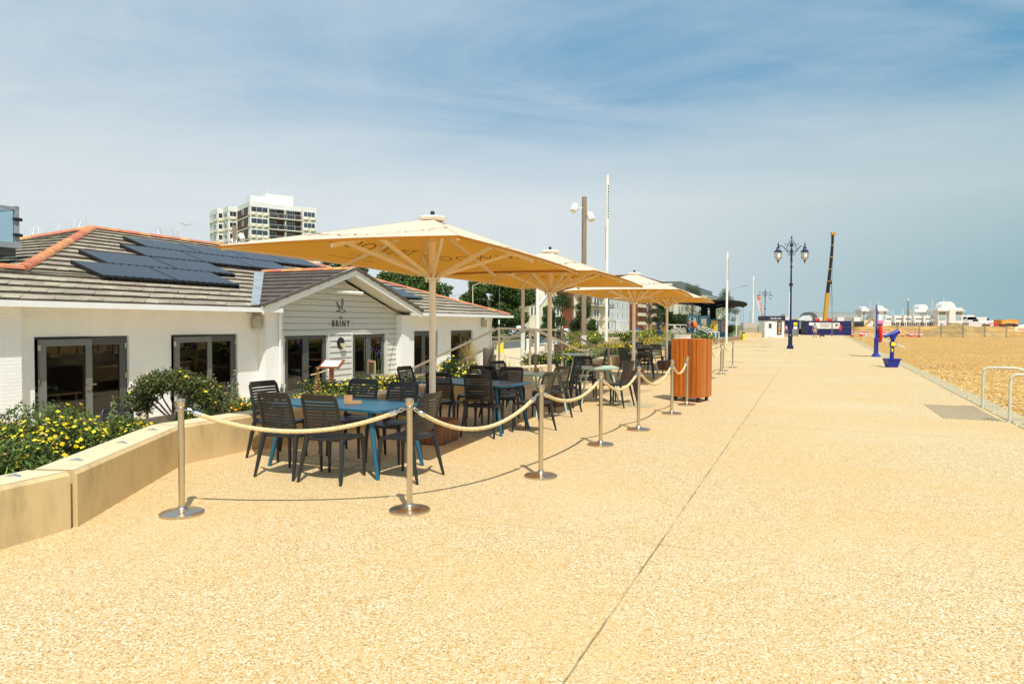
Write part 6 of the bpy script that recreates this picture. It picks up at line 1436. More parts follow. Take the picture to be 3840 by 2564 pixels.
for k in range(n2): 
    for i in (0, n1): a = i*(n2+1)+k; fs.append((a, a+1, m1+a+1, m1+a))
mb.add(rows, fs); mb.build('roof', M_tealdk, sh, True)
for u, Y in ((2640, 63), (2672, 68)):
    b_ = W(u, 1258, Y); t_ = 4.0; mb = MB(C0); mb.box(b_.x - .26, b_.x + .26, Y - .2, Y + .2, .44, 3.45); mb.build('post', M_tealdk, sh)
    for dx in (-2.4, 2.2): mb = MB(C0); mb.beam((b_.x, Y, 3.2), (b_.x + dx, Y + .5, t_ + (.1 if dx < 0 else -.25)), .28, .22); mb.build('brace', M_tealdk, sh)
def poster_mat(name, cols, sc_):
    m = bpy.data.materials.new(name); m.use_nodes = True; t = m.node_tree; b = t.nodes['Principled BSDF']; b.inputs['Roughness'].default_value = .3; co, x_ = objxyz(t)
    t.links.new(nramp(t, noise(t, co, sc_, 4, .6, 1.2), [(.25 + .5*i/(len(cols)-1), c) for i, c in enumerate(cols)]), b.inputs['Base Color']); return m
for k, (u0, u1, v0, v1, Y, lb, cols) in enumerate(((2577, 2617, 1181, 1262, 57.5, 'teal framed display panel behind the person with the orange backpack', [(.5, .45, .35), (.15, .45, .5), (.6, .3, .15), (.2, .35, .12)]), (2622, 2659, 1184, 1260, 61, 'dark teal framed panel hidden behind the shelter post', [(.3, .3, .32), (.5, .35, .3)]),
        (2660, 2698, 1196, 1258, 62, 'teal framed panel with an orange and yellow poster', [(.65, .08, .03), (.80, .35, .04), (.75, .55, .06), (.3, .3, .08)]), (2698, 2724, 1198, 1257, 64, 'teal framed panel with a grey poster next to the mast', [(.1, .12, .13), (.4, .42, .4), (.5, .1, .1), (.2, .25, .1)]))):
    a = W(u0, v1, Y); b_ = W(u1, v0, Y); o = thing('display_panel', lb, 'display panel', ((a.x+b_.x)/2, Y, .44), 0, 'teal framed display panels'); w_ = b_.x - a.x; h = b_.z - .44; f_ = w_ * .14; mb = MB()
    mb.box(-w_/2, -w_/2+f_, -.12, .12, 0, h); mb.box(w_/2-f_, w_/2, -.12, .12, 0, h); mb.box(-w_/2+f_, w_/2-f_, -.12, .12, h-f_, h); mb.box(-w_/2+f_, w_/2-f_, -.12, .12, 0, h*.26); mb.build('frame', M_teal, o)
    mb = MB(); mb.box(-w_/2+f_+.01, w_/2-f_-.01, -.04, .04, h*.26+.01, h-f_-.01); mb.build('poster', poster_mat(f'poster_{k}', cols, 3.2), o)
for k in range(3):
    o = thing('deck_handrail', ['left white handrail of the deck steps', 'middle white handrail of the deck steps', 'right white handrail of the deck steps'][k], 'handrail', (0, 0, 0), 0, 'white handrails of the deck steps')
    a = W(2604 + 16*k, 1222, 56 + k); b_ = W(2654 + 16*k, 1247 - k, 54 + k*1.2); c = W(2668 + 14*k, 1247 - k, 53.6 + k*1.2); o.location = (b_.x, b_.y, 0); mb = MB(o.location); mb.tube([a, b_, c], .032, 6); mb.build('rail', M_creamtop, o)
    for q_ in (b_, c): mb = MB(o.location); mb.cyl((q_.x, q_.y, 0), q_, .03, n=6); mb.build('post', M_creamtop, o)
o = thing('guard_rail', 'long thin rail along the back of the shelter deck', 'railing', (9.8, 57, .44)); mb = MB((9.8, 57, .44)); a = W(2504, 1218, 58); b_ = W(2620, 1219, 59); mb.tube([a, b_], .03, 6); mb.build('rail', M_creamtop, o)
for i in range(6): q_ = a.lerp(b_, i/5); mb = MB((9.8, 57, .44)); mb.cyl((q_.x, q_.y, .4), q_, .025, n=6); mb.build('post', M_creamtop, o)
for k, (u0, u1) in enumerate(((2524, 2553), (2558, 2582))):
    a = W(u0, 1266, 52); b_ = W(u1, 1232, 52); o = thing('timber_lounger', ['grey slatted timber seat, left one of two on the deck', 'grey slatted timber seat, right one beside the person with the backpack'][k], 'seat', ((a.x+b_.x)/2, 52.6, .3), 0, 'slatted timber seats on the deck'); w_ = b_.x - a.x
    mb = MB(); [mb.box(-w_/2, w_/2, .02*i, .05 + .02*i, .35 + .13*i, .46 + .13*i) for i in range(5)]; mb.build('backrest', M_greytimber, o); mb = MB(); [mb.box(-w_/2, w_/2, -.6 + .12*i, -.5 + .12*i, .32, .36) for i in range(5)]; mb.build('seat', M_greytimber, o)
    for sx in (-1, 1): mb = MB(); mb.tube([(sx*w_*.4, .0, .3), (sx*w_*.46, -.2, 0), (sx*w_*.4, -.55, 0), (sx*w_*.4, -.5, .3)], .02, 5); mb.build('leg', M_white, o)
bf = thing('bottle_filler', 'dark blue curved water bottle filling post in the seafront bed', 'water point', (11.0, 50, .1)); a = W(2464, 1293, 50); b_ = W(2479, 1207, 50); w_ = .17; H_ = b_.z - .1; M = Matrix.Rotation(R(90), 4, 'X')
mb = MB(); mb.prism(rrect(.17, .15, .06), 0, H_*.62); mb.build('pedestal', M_hoard, bf); mb = MB(); mb.prism([(-.17, H_*.63), (.17, H_*.63), (.05, H_*.70), (-.0, H_*.80), (.04, H_*.90), (.17, H_*.93), (.17, H_), (-.17, H_)], -.13, .13, M); mb.build('hooked_top', M_navy, bf); mb = MB(); mb.prism(rrect(.175, .155, .06), H_*.615, H_*.629); mb.build('steel_band', M_chrome, bf); bf.location = ((a.x + b_.x)/2, 50, .1)
sb = thing('grey_cabinet', 'low white topped grey cabinet behind the timber stand', 'cabinet', (6.3, 25.6, 0)); mb = MB(); mb.box(-.5, .2, -.3, .3, 0, 1.0); mb.build('body', M_frame2, sb); mb = MB(); mb.box(-.53, .23, -.33, .33, 1.001, 1.05); mb.build('worktop', M_white, sb)

# ------------------------------------------------------------------ people
def skin_obj(name, V, E, Rr, m, parent, sub=1):
    me = bpy.data.meshes.new(name); me.from_pydata([tuple(v) for v in V], E, []); o = bpy.data.objects.new(name, me); col.objects.link(o)
    md = o.modifiers.new('skin', 'SKIN'); lay = me.skin_vertices[0].data
    for i, r in enumerate(Rr): lay[i].radius = (r, r) if not isinstance(r, tuple) else r
    lay[0].use_root = True; s_ = o.modifiers.new('sub', 'SUBSURF'); s_.levels = s_.render_levels = sub
    dg = bpy.context.evaluated_depsgraph_get(); m2 = bpy.data.meshes.new_from_object(o.evaluated_get(dg)); bpy.data.objects.remove(o); m2.materials.clear(); m2.materials.append(m)
    m2.polygons.foreach_set('use_smooth', [True]*len(m2.polygons)); o = bpy.data.objects.new(name, m2); col.objects.link(o); o.parent = parent; return o
def chain(*pts): return pts
def person(label, loc, rz, h, J, top, bottom, hair, skin=(.50, .28, .18), sleeves=.5, legs=.55, seated=False):
    o = thing('person', label, 'person', loc, rz); k = h / 1.75; ms_ = mat('skin_%d' % int(skin[0]*100), skin, .5); V = lambda *a: Vector(a) * k
    j = {n_: V(*p_) for n_, p_ in J.items()}
    names = ['pelvis', 'chest', 'neck', 'head', 'crown', 'shl', 'ell', 'wrl', 'shr', 'elr', 'wrr', 'hipl', 'knl', 'anl', 'tol', 'hipr', 'knr', 'anr', 'tor']; ix = {n_: i for i, n_ in enumerate(names)}
    rad = dict(pelvis=(.13, .10), chest=(.15, .10), neck=.055, head=.088, crown=.075, shl=.058, ell=.042, wrl=.028, shr=.058, elr=.042, wrr=.028, hipl=.085, knl=.058, anl=.038, tol=.033, hipr=.085, knr=.058, anr=.038, tor=.033)
    E_ = [('pelvis', 'chest'), ('chest', 'neck'), ('neck', 'head'), ('head', 'crown'), ('chest', 'shl'), ('shl', 'ell'), ('ell', 'wrl'), ('chest', 'shr'), ('shr', 'elr'), ('elr', 'wrr'), ('pelvis', 'hipl'), ('hipl', 'knl'), ('knl', 'anl'), ('anl', 'tol'), ('pelvis', 'hipr'), ('hipr', 'knr'), ('knr', 'anr'), ('anr', 'tor')]
    VV = [j[n_] for n_ in names]; EE = [(ix[a], ix[b_]) for a, b_ in E_]; RR = [rad[n_] if isinstance(rad[n_], float) else rad[n_] for n_ in names]; RR = [(r[0]*k, r[1]*k) if isinstance(r, tuple) else r*k for r in RR]
    for w_n, e_n in (('wrl', 'ell'), ('wrr', 'elr')):      # palm and five fingers
        d = (j[w_n] - j[e_n]).normalized(); sd_ = d.cross(Vector((0, 1, 0))).normalized(); palm = j[w_n] + d * .07 * k; VV.append(palm); pi_ = len(VV) - 1; EE.append((ix[w_n], pi_)); RR.append(.026 * k)
        for f_ in range(5):
            off = (f_ - 2) * .016 * k; L_ = (.045, .075, .085, .078, .058)[f_] * k; VV.append(palm + sd_ * off * (2.2 if f_ == 0 else 1.3) + d * L_); EE.append((pi_, len(VV) - 1)); RR.append(.008 * k)
    skin_obj('body', VV, EE, RR, ms_, o)
    def part(name, seq, rs, m, extra=()):
        vs = [p_ for p_ in seq]; es = [(i, i+1) for i in range(len(seq)-1)]; rr2 = list(rs)
        for (a, pts, r2) in extra:
            pr = a
            for p_, r_ in zip(pts, r2): vs.append(p_); es.append((pr, len(vs)-1)); rr2.append(r_); pr = len(vs)-1
        return skin_obj(name, vs, es, rr2, m, o)
    s1 = lambda a, b_, t: j[a].lerp(j[b_], t)
    part('shirt', [j['pelvis'], j['chest'], s1('chest', 'neck', .7)], [(.155*k, .125*k), (.17*k, .125*k), .08*k], mat('cloth_' + label[:8], top, .8, bump=.3), [(1, [j['shl'], s1('shl', 'ell', sleeves)], [.078*k, .062*k]), (1, [j['shr'], s1('shr', 'elr', sleeves)], [.078*k, .062*k])])
    part('shorts', [j['pelvis'], ], [.15*k], mat('legcloth_' + label[:8], bottom, .8, bump=.3), [(0, [j['hipl'], s1('hipl', 'knl', legs), s1('hipl', 'knl', legs + .35)], [.105*k, .098*k, .085*k]), (0, [j['hipr'], s1('hipr', 'knr', legs), s1('hipr', 'knr', legs + .35)], [.105*k, .098*k, .085*k])])
    mb = MB(); hd = j['head'].lerp(j['crown'], .6); mb.sph(hd + Vector((0, -.018*k, .02*k)), .105*k, 12, (.95, 1.05, 1.05)); mb.build('hair', mat('hair_%d' % int(hair[0]*1000), hair, .8), o, True)
    mb = MB(); f = hd + Vector((0, .085*k, -.03*k)); mb.sph(f + Vector((0, .012*k, -.01*k)), .016*k, 6); mb.build('nose', ms_, o)
    mb = MB(); [mb.sph(f + Vector((sx*.032*k, .0, .018*k)), .010*k, 6) for sx in (-1, 1)]; mb.build('eyes', M_black, o)
    for s_, a in (('l', 'anl'), ('r', 'anr')): mb = MB(); c = j[a].lerp(j['to' + s_], .5); mb.cbox((c.x, c.y, j['to' + s_].z), (.085*k, .25*k, .07*k)); mb.build('shoe', M_black if 'dog' in label else M_frame2, o)
    return o, j
stand = dict(pelvis=(0, 0, .95), chest=(0, .02, 1.28), neck=(0, .03, 1.48), head=(0, .05, 1.58), crown=(0, .05, 1.68), shl=(-.18, .02, 1.40), ell=(-.25, .0, 1.14), wrl=(-.24, .10, .90), shr=(.18, .02, 1.40), elr=(.25, 0, 1.14), wrr=(.24, .10, .90), hipl=(-.10, 0, .88), knl=(-.11, .10, .50), anl=(-.11, -.02, .09), tol=(-.11, .12, .04), hipr=(.10, 0, .88), knr=(.11, .06, .50), anr=(.11, -.16, .13), tor=(.11, -.04, .05))
p_ = W(2596, 1271, 54.5)
J = dict(stand); J.update(ell=(-.26, .10, 1.16), wrl=(-.22, .34, 1.06), elr=(.24, .12, 1.15), wrr=(.16, .34, 1.05), knl=(-.12, .16, .50), anl=(-.12, .10, .09), tol=(-.12, .24, .04), anr=(.12, -.22, .12), tor=(.12, -.10, .05))
o, j = person('person in a dark top and blue shorts carrying a bright orange backpack', (p_.x, 54.5, .44), R(38), 1.66, J, (.03, .02, .05), (.06, .16, .30), (.012, .010, .010), (.55, .30, .20), .3, .7)
bp = thing('backpack', 'bright orange backpack on the back of the person on the deck', 'backpack', (p_.x, 54.5, .44), R(38)); mb = MB(); mb.sph((0, -.24, 1.14), .2, 12, (.95, .75, 1.45)); mb.sph((0, -.36, 1.03), .12, 10, (1, .6, 1)); mb.build('bag_body', M_orange, bp, True)
for sx in (-1, 1): mb = MB(); mb.tube([(sx*.13, -.16, 1.33), (sx*.14, .0, 1.42), (sx*.15, .14, 1.28), (sx*.14, .02, 1.0), (sx*.12, -.14, .93)], .018, 6); mb.build('strap', M_orange, bp)
jk = thing('jacket', 'black jacket hanging from the arm of the person with the backpack', 'jacket', (p_.x - .42, 54.7, .44)); mb = MB(); mb.lathe([(.05, 1.05), (.14, .98), (.17, .7), (.2, .42), (.12, .36)], (0, 0, 0), 10, Matrix.Diagonal((1, .5, 1, 1))); mb.build('cloth', M_black, jk, True)
p2 = W(2582, 1262, 57.0); J2 = dict(stand); person('person in a turquoise top facing the picture panel, half hidden by the backpack wearer', (p2.x, 57.0, .44), R(-10), 1.55, J2, (.08, .42, .48), (.05, .06, .09), (.10, .08, .06))
p3 = W(3055, 1263, 87); J3 = dict(stand); J3.update(wrr=(.30, .26, .92), knl=(-.11, .16, .52), anl=(-.10, .18, .09), tol=(-.10, .32, .05), anr=(.10, -.24, .14), tor=(.10, -.12, .06))
person('man in a grey shirt and pink shorts walking a small dog', (p3.x, 87, 0), R(170), 1.78, J3, (.30, .33, .34), (.62, .36, .30), (.012, .01, .01), (.35, .18, .10), .6, .45)
dg_ = thing('dog', 'small dark brown dog on a lead in front of the blue container', 'dog', (W(3090, 1265, 84).x, 84.5, 0), R(-120)); 
V_ = [Vector(q_) for q_ in ((0, -.22, .27), (0, 0, .27), (0, .2, .29), (0, .30, .40), (0, .38, .43), (0, .48, .40), (-.06, -.22, .24), (-.07, -.17, .15), (-.07, -.25, .09), (-.07, -.23, .01), (.06, -.22, .24), (.07, -.20, .14), (.07, -.30, .10), (.07, -.28, .01), (-.06, .18, .24), (-.07, .17, .12), (-.07, .20, .01), (.06, .18, .24), (.07, .22, .12), (.07, .26, .01), (0, -.30, .30), (0, -.40, .42))]
skin_obj('body', V_, [(0, 1), (1, 2), (2, 3), (3, 4), (4, 5), (0, 6), (6, 7), (7, 8), (8, 9), (0, 10), (10, 11), (11, 12), (12, 13), (2, 14), (14, 15), (15, 16), (2, 17), (17, 18), (18, 19), (0, 20), (20, 21)], [.075, .085, .10, .055, .06, .028, .05, .035, .022, .02, .05, .035, .022, .02, .045, .028, .02, .045, .028, .02, .025, .012], mat('dog_coat', (.06, .025, .015), .9), dg_)
mb = MB(); [mb.prism([(sx*.03, 0), (sx*.07, .01), (sx*.06, -.07)], -.01, .01, Matrix.Translation((0, .36, .48)) @ Matrix.Rotation(R(90), 4, 'X')) for sx in (-1, 1)]; mb.build('ears', MATS['dog_coat'], dg_)
ll = thing('dog_lead', 'dark lead running from the walking man to the small dog', 'lead', (p3.x, 86, 0)); mb = MB((p3.x, 86, 0)); d0 = dg_.location; mb.tube([(p3.x + .28, 86.8, .88), (p3.x + .65, 86.1, .45), (d0.x - .2, 84.9, .42)], .012, 5); mb.build('strap', M_black, ll)
p4 = W(2031, 1270, 60); JS_ = dict(stand); JS_.update(pelvis=(0, 0, .50), chest=(0, .06, .84), neck=(0, .09, 1.04), head=(0, .12, 1.14), crown=(0, .12, 1.24), shl=(-.18, .07, .96), ell=(-.24, .14, .72), wrl=(-.16, .34, .60), shr=(.18, .07, .96), elr=(.24, .14, .72), wrr=(.16, .34, .60), hipl=(-.1, .05, .48), knl=(-.12, .42, .50), anl=(-.12, .44, .09), tol=(-.12, .56, .04), hipr=(.1, .05, .48), knr=(.12, .42, .50), anr=(.12, .44, .09), tor=(.12, .56, .04))
person('seated person in a light blue shirt on the pale bench rail beyond the steps', (p4.x, 60, -.5), R(60), 1.7, JS_, (.22, .42, .68), (.12, .12, .14), (.35, .33, .30))
bn = thing('bench', 'pale bench under the seated person in the blue shirt', 'bench', (p4.x, 60.1, -.85), R(60)); mb = MB(); mb.box(-1.2, 1.2, -.25, .25, .68, .74); mb.build('seat', M_white, bn); mb = MB(); mb.box(-1.1, -1.0, -.2, .2, 0, .68); mb.box(1.0, 1.1, -.2, .2, 0, .68); mb.build('leg', M_white, bn)
p5 = W(2262, 1247, 120); person('distant person in a pink top beside the black car', (p5.x, 120, -.83), R(90), 1.7, dict(stand), (.70, .30, .42), (.05, .05, .08), (.05, .04, .03))
p6 = W(2947, 1262, 92); person('distant person in an orange top and blue trousers beside the white kiosk', (p6.x, 92, 0), R(200), 1.65, dict(stand), (.75, .18, .04), (.03, .22, .55), (.05, .03, .02))

# ------------------------------------------------------------------ kiosk and neighbours
kx0, kx1, KY = W(2868, 1266, 85).x, W(2940, 1266, 85).x, 85; kw = kx1 - kx0
ks = thing('kiosk', 'small white kiosk with a panelled door and a dark sign over it', 'kiosk', ((kx0+kx1)/2, KY, 0), R(-3)); mb = MB(); mb.box(-kw/2, kw/2, 0, 2.4, 0, 2.1); mb.build('walls', M_white, ks); mb = MB(); mb.box(-kw/2-.08, kw/2+.08, -.1, 2.5, 2.101, 2.68); fa = mb.build('fascia', mat('dark_purple_sign', (.02, .018, .05), .5), ks)
t_ = text_mb('Seafront', .38, Matrix.Translation((.1, -.104, 2.39)) @ Matrix.Rotation(R(90), 4, 'X'), sx=1.0); t_.build('lettering', M_white, fa)
mb = MB(); mb.box(-kw/2+.28, -kw/2+1.0, -.05, -.001, .08, 1.95); dr_ = mb.build('door', mat('upvc_white', (.83, .83, .83), .3), ks); mb = MB(); mb.box(-kw/2+.46, -kw/2+.82, -.06, -.0501, 1.15, 1.75); mb.build('pane', M_pane, dr_); mb = MB(); mb.box(-kw/2+.40, -kw/2+.88, -.06, -.0501, .2, .95); mb.build('door_panel', M_white, dr_)
mb = MB(); mb.box(.30, .86, -.05, -.001, .35, 2.0); mn2 = mb.build('menu_board', mat('menu_brown', (.05, .018, .012), .5), ks)
for i, c in enumerate(((.6, .5, .45), (.6, .35, .2), (.5, .52, .55), (.7, .4, .1), (.5, .3, .2), (.65, .6, .5))): mb = MB(); mb.sph((.58, -.06, 1.75 - i*.24), .09, 8, (1.8, .2, 1)); mb.build('picture', mat(f'menu_pic_{i}', c, .5), mn2)
fl = thing('feather_flag', 'tall orange feather flag with white vertical COFFEE lettering left of the kiosk', 'flag', (W(2864, 1262, 87).x, 87, 0)); top = W(2842, 1104, 87)
mb = MB(); fp = [W(2864, 1220, 87), W(2861, 1190, 87), W(2857, 1160, 87), W(2851, 1130, 87), W(2845, 1110, 87), W(2840, 1106, 87), W(2838, 1112, 87), W(2839, 1122, 87)]; right = fp[:6]; left = [W(2862.5, 1215, 87), W(2856, 1180, 87), W(2849, 1150, 87), W(2843, 1128, 87), W(2839.5, 1120, 87), W(2838.5, 1110, 87)]
mb.off = Vector(fl.location); poly = right + left[::-1]
for i in range(5): mb.add([right[i], right[i+1], left[i+1], left[i]] + [q_ + Vector((0, .02, 0)) for q_ in (right[i], right[i+1], left[i+1], left[i])], [(0, 1, 2, 3), (7, 6, 5, 4), (0, 4, 5, 1), (3, 2, 6, 7)])
fc = mb.build('flag_cloth', M_orange, fl); mb = MB(fl.location); mb.tube([(fl.location.x, 87, 0)] + right[:6], .02, 5); mb.build('flag_pole', M_black, fl)
cpt = W(2850.5, 1150, 86.98); Mt = Matrix.Translation(cpt - Vector((0, .03, 0))) @ Matrix.Rotation(R(90), 4, 'X') @ Matrix.Rotation(R(106), 4, 'Z'); t_ = text_mb('COFFEE', .62, Mt, fl.location, sx=.82); t_.build('lettering', M_white, fc)
def container(label, u0, u1, vt, Y, dep, m, name='site_container'):
    a = W(u0, 1250, Y).x; b_ = W(u1, 1250, Y).x; h = W(u0, vt, Y).z; o = thing(name, label, 'container', ((a+b_)/2, Y, 0), 0, 'dark blue site containers'); w_ = (b_-a)/2; mb = MB(); n_ = int(w_*2/.3)
    for i in range(n_): x = -w_ + i*2*w_/n_; mb.box(x, x + w_*2/n_*.97, -.02 if i % 2 else 0, dep, .1, h-.1)
    mb.build('walls', m, o); mb = MB(); mb.box(-w_-.03, w_+.03, -.05, dep+.03, h-.099, h); mb.box(-w_-.03, w_+.03, -.05, dep+.03, 0, .099); mb.build('frame', m, o); return o, w_, h
c1_, w_, h = container('long dark blue site container with a white banner and a red lifebuoy housing', 3029, 3193, 1203, 106, 2.5, M_hoard)
mb = MB(); mb.box(-w_+.9, -w_+4.9, -.10, -.05, 1.0, 1.95); bn_ = mb.build('banner', mat('banner_cream', (.72, .68, .60), .6), c1_); mb = MB(); mb.box(-w_+.15, -w_+.86, -.09, -.05, 1.5, 1.95); mb.build('notice', M_white, c1_)
mb = MB()
for i in range(4): mb.box(-w_+1.9, -w_+3.4 - .2*(i % 2), -.11, -.1005, 1.72 - i*.17, 1.77 - i*.17)
mb.prism([(-w_+4.15, 1.3), (-w_+4.3, 1.45), (-w_+4.45, 1.45), (-w_+4.7, 1.25), (-w_+4.7, 1.8), (-w_+4.15, 1.8)], -.11, -.1005, Matrix.Identity(4)) if False else mb.box(-w_+4.2, -w_+4.6, -.11, -.1005, 1.4, 1.75)
mb.build('banner_print', M_frame2, bn_)
lb1 = thing('lifebuoy_housing', 'red lifebuoy housing on a blue post in front of the long container', 'lifebuoy housing', (W(3149, 1258, 104).x, 104, 0)); mb = MB(); mb.cyl((0, 0, 0), (0, 0, 1.4), .05, n=8); mb.build('post', M_royal, lb1); mb = MB(); mb.sph((.08, -.05, 1.15), .32, 12, (.6, .5, 1.5)); mb.build('housing', M_red, lb1, True)
c2_, w2_, h2_ = container('short dark blue site container with yellow and white notices right of the lamp post', 2944, 2997, 1201, 114, 2.5, M_hoard)
for k, (z, m) in enumerate(((1.75, M_yellow), (1.1, M_white))): mb = MB(); mb.box(w2_-1.0, w2_-.35, -.08, -.05, z-.25, z+.25); mb.build('notice', m, c2_)
ab = thing('pavement_board', 'chalk pavement board in a pale frame at the foot of the lamp post', 'pavement sign', (W(2982, 1264, 88).x, 88, 0)); mb = MB()
for x0, x1, z0, z1 in ((-.38, -.31, 0, 1.05), (.31, .38, 0, 1.05), (-.31, .31, .98, 1.05), (-.31, .31, .12, .19)): mb.box(x0, x1, -.03, .03, z0, z1)
mb.build('frame', M_greytimber, ab); mb = MB(); mb.box(-.31, .31, -.02, .02, .19, .98); bd_ = mb.build('board', M_black, ab); mb = MB()
for i in range(7): [mb.box(-.26 + .13*k2, -.26 + .13*k2 + .05 + .04*((i*3 + k2) % 2), -.03, -.0201, .87 - i*.1, .91 - i*.1) for k2 in range(4)]
mb.build('chalk_writing', M_white, bd_)
bw = thing('timber_bench_wall', 'long weathered timber bench wall on a sand coloured base left of the kiosk', 'bench', (W(2815, 1262, 84).x, 84, 0)); a = W(2776, 1266, 84).x - bw.location.x; b_ = W(2856, 1266, 84).x - bw.location.x; mb = MB(); mb.box(a, b_, 0, 1.2, 0, .62); mb.build('base', M_wallconc, bw); mb = MB(); [mb.box(a + .4, b_ - .5, .1, 1.0, .625 + .3*i, .91 + .3*i) for i in range(4)]; mb.build('timbers', M_greytimber, bw)
for u0, u1, vt, vb, Y, m, lb in ((2766, 2782, 1238, 1274, 71, M_kerb, 'pale grey bin at the end of the shelter deck'), (2783, 2794, 1246, 1274, 70.5, M_yellow, 'bright yellow bin with a black lid next to the pale grey bin')):
    a = W(u0, vb, Y).x; b_ = W(u1, vb, Y).x; h = W(u0, vt, Y).z; o = thing('litter_bin', lb, 'bin', ((a+b_)/2, Y, 0)); wd = (b_-a)/2; mb = MB(); mb.prism(rrect(wd, wd, wd*.5), 0, h*.86); mb.build('body', m, o); mb = MB(); mb.prism(rrect(wd*.85, wd*.85, wd*.5), h*.861, h); mb.build('lid', M_black if m is M_yellow else m, o)

# ------------------------------------------------------------------ crane
cr = thing('mobile_crane', 'yellow mobile crane with a tall black telescopic boom behind the blue container', 'crane', (W(3095, 1230, 135).x, 135, -.3)); c0 = Vector(cr.location)
pts = [W(3092, 1206, 135), W(3103, 1100, 135), W(3108, 1055, 135), W(3113, 1010, 135), W(3117, 965, 135), W(3121, 920, 135), W(3121.5, 876, 135)]
pts[-1] = W(3122, 876, 135)
for i, (wd, m) in enumerate(((.62, M_yellow), (.50, M_black), (.46, M_black), (.42, M_black), (.38, M_black), (.34, M_black))):
    mb = MB(c0); mb.beam(pts[i], pts[i+1], wd, wd, (0, 1, 0)); mb.build('boom_section', mat('crane_yellow', (.55, .30, .02), .4) if m is M_yellow else mat('boom_dark', (.008, .004, .004), .6), cr)
    if i: mb = MB(c0); d = (pts[i+1]-pts[i]).normalized(); mb.beam(pts[i]-d*.07, pts[i]+d*.07, wd+.14, wd+.14, (0, 1, 0)); mb.build('boom_collar', MATS['crane_yellow'], cr)
mb = MB(c0); mb.cbox(pts[-1], (.6, .5, .5)); mb.cyl(pts[-1] + Vector((.3, -.2, -.1)), pts[-1] + Vector((.3, .2, -.1)), .3, n=12); mb.build('boom_head', MATS['crane_yellow'], cr)
mb = MB(c0); q_ = W(3119, 1060, 135); mb.tube([pts[-1] + Vector((.3, 0, 0)), q_, W(3120, 1155, 135), W(3121, 1200, 135)], .03, 4); mb.tube([q_, W(3111, 1145, 135)], .025, 4); mb.tube([q_, W(3121, 1145, 135)], .025, 4); mb.build('cable', M_black, cr)
mb = MB(c0); mb.sph(W(3114, 1058, 135), .33, 8, (1, .6, 1.4)); mb.build('hook_block', MATS['boom_dark'], cr); mb = MB(c0); mb.beam(W(3103, 1148, 135), W(3121, 1148, 135), .12, .12); mb.build('jib', MATS['crane_yellow'], cr)
mb = MB(c0); mb.box(c0.x-2.8, c0.x+6, 133.5, 136.2, .7, 1.6); mb.box(c0.x-1.6, c0.x+1.2, 133.8, 136, 1.6, 2.4); mb.build('carrier', MATS['crane_yellow'], cr)
for k in range(4): mb = MB(c0); mb.cyl((c0.x - 2 + k*2.2, 133.2, .35), (c0.x - 2 + k*2.2, 133.49, .35), .62, n=14); mb.build('wheel', M_black, cr)
for sx in (3065, 3112): mb = MB(c0); mb.cbox(W(sx, 1200, 134), (.75, .5, .5)); mb.build('red_weight', M_red, cr)

# ------------------------------------------------------------------ lifebuoy post, telescope, beach handrails
lp = thing('lifebuoy_post', 'tall royal blue post with a notice panel and red lifebuoy at the beach edge', 'lifebuoy post', (18.55, 34.76, 0), R(0)); mb = MB()
for (x, y) in ((-.10, -.25), (.10, .25)): mb.box(x-.055, x+.055, y-.055, y+.055, 0, 2.45 if x > 0 else 1.2); mb.add([(x-.16, y-.16, .0), (x+.16, y-.16, 0), (x+.16, y+.16, 0), (x-.16, y+.16, 0), (x-.05, y-.05, .2), (x+.05, y-.05, .2), (x+.05, y+.05, .2), (x-.05, y+.05, .2)], [(0, 1, 5, 4), (1, 2, 6, 5), (2, 3, 7, 6), (3, 0, 4, 7)])
mb.build('post', M_royal, lp); mb = MB(); Mp = Matrix.Translation((-.05, 0, 1.85)) @ Matrix.Rotation(R(59), 4, 'Z') @ Matrix.Rotation(R(-2), 4, 'Y'); mb.box(-.45, .45, -.03, .03, -.88, .80, Mp); mb.build('notice_panel', mat('panel_grey', (.42, .46, .40), .4), lp); mb = MB(); mb.box(-.46, .46, -.045, -.031, -.89, .81, Mp); mb.build('panel_edge', M_royal, lp)
mb = MB(); mb.lathe([(.20, -.06), (.28, -.10), (.38, -.08), (.43, 0), (.38, .08), (.28, .10), (.20, .06)], (.24, .1, 1.15), 20, Matrix.Rotation(R(66), 4, 'Z') @ Matrix.Rotation(R(90), 4, 'X') @ Matrix.Diagonal((.8, 1.05, 1, 1))); mb.build('lifebuoy', M_red, lp, True)
tl = thing('seaside_telescope', 'dark blue coin telescope on a tapered tub with a yellow label by the beach', 'telescope', (14.55, 26.13, 0)); mb = MB(); Rm = Matrix.Rotation(R(20), 4, 'Z')
mb.lathe([(.19, 0), (.19, .02), (.245, .29), (.29, .30), (.29, .335), (.24, .34)], n=4, M=Rm, ph=R(45)); 
mb = MB(); mb.add([(-.17, -.13, 0), (.17, -.13, 0), (.17, .13, 0), (-.17, .13, 0), (-.25, -.18, .30), (.25, -.18, .30), (.25, .18, .30), (-.25, .18, .30)], [(3, 2, 1, 0), (4, 5, 6, 7), (0, 1, 5, 4), (1, 2, 6, 5), (2, 3, 7, 6), (3, 0, 4, 7)]); mb.box(-.27, .27, -.2, .2, .301, .335); mb.build('tub', M_royal, tl)
mb = MB(); mb.cyl((0, 0, .33), (.03, 0, 1.12), .075, .065, 14); mb.build('column', M_royal, tl, True); mb = MB(); mb.cyl((.03, 0, 1.08), (.03, 0, 1.2), .11, .10, 12); mb.sph((.05, 0, 1.24), .13, 12, (1.1, .8, .8)); mb.build('swivel', M_royal, tl, True)
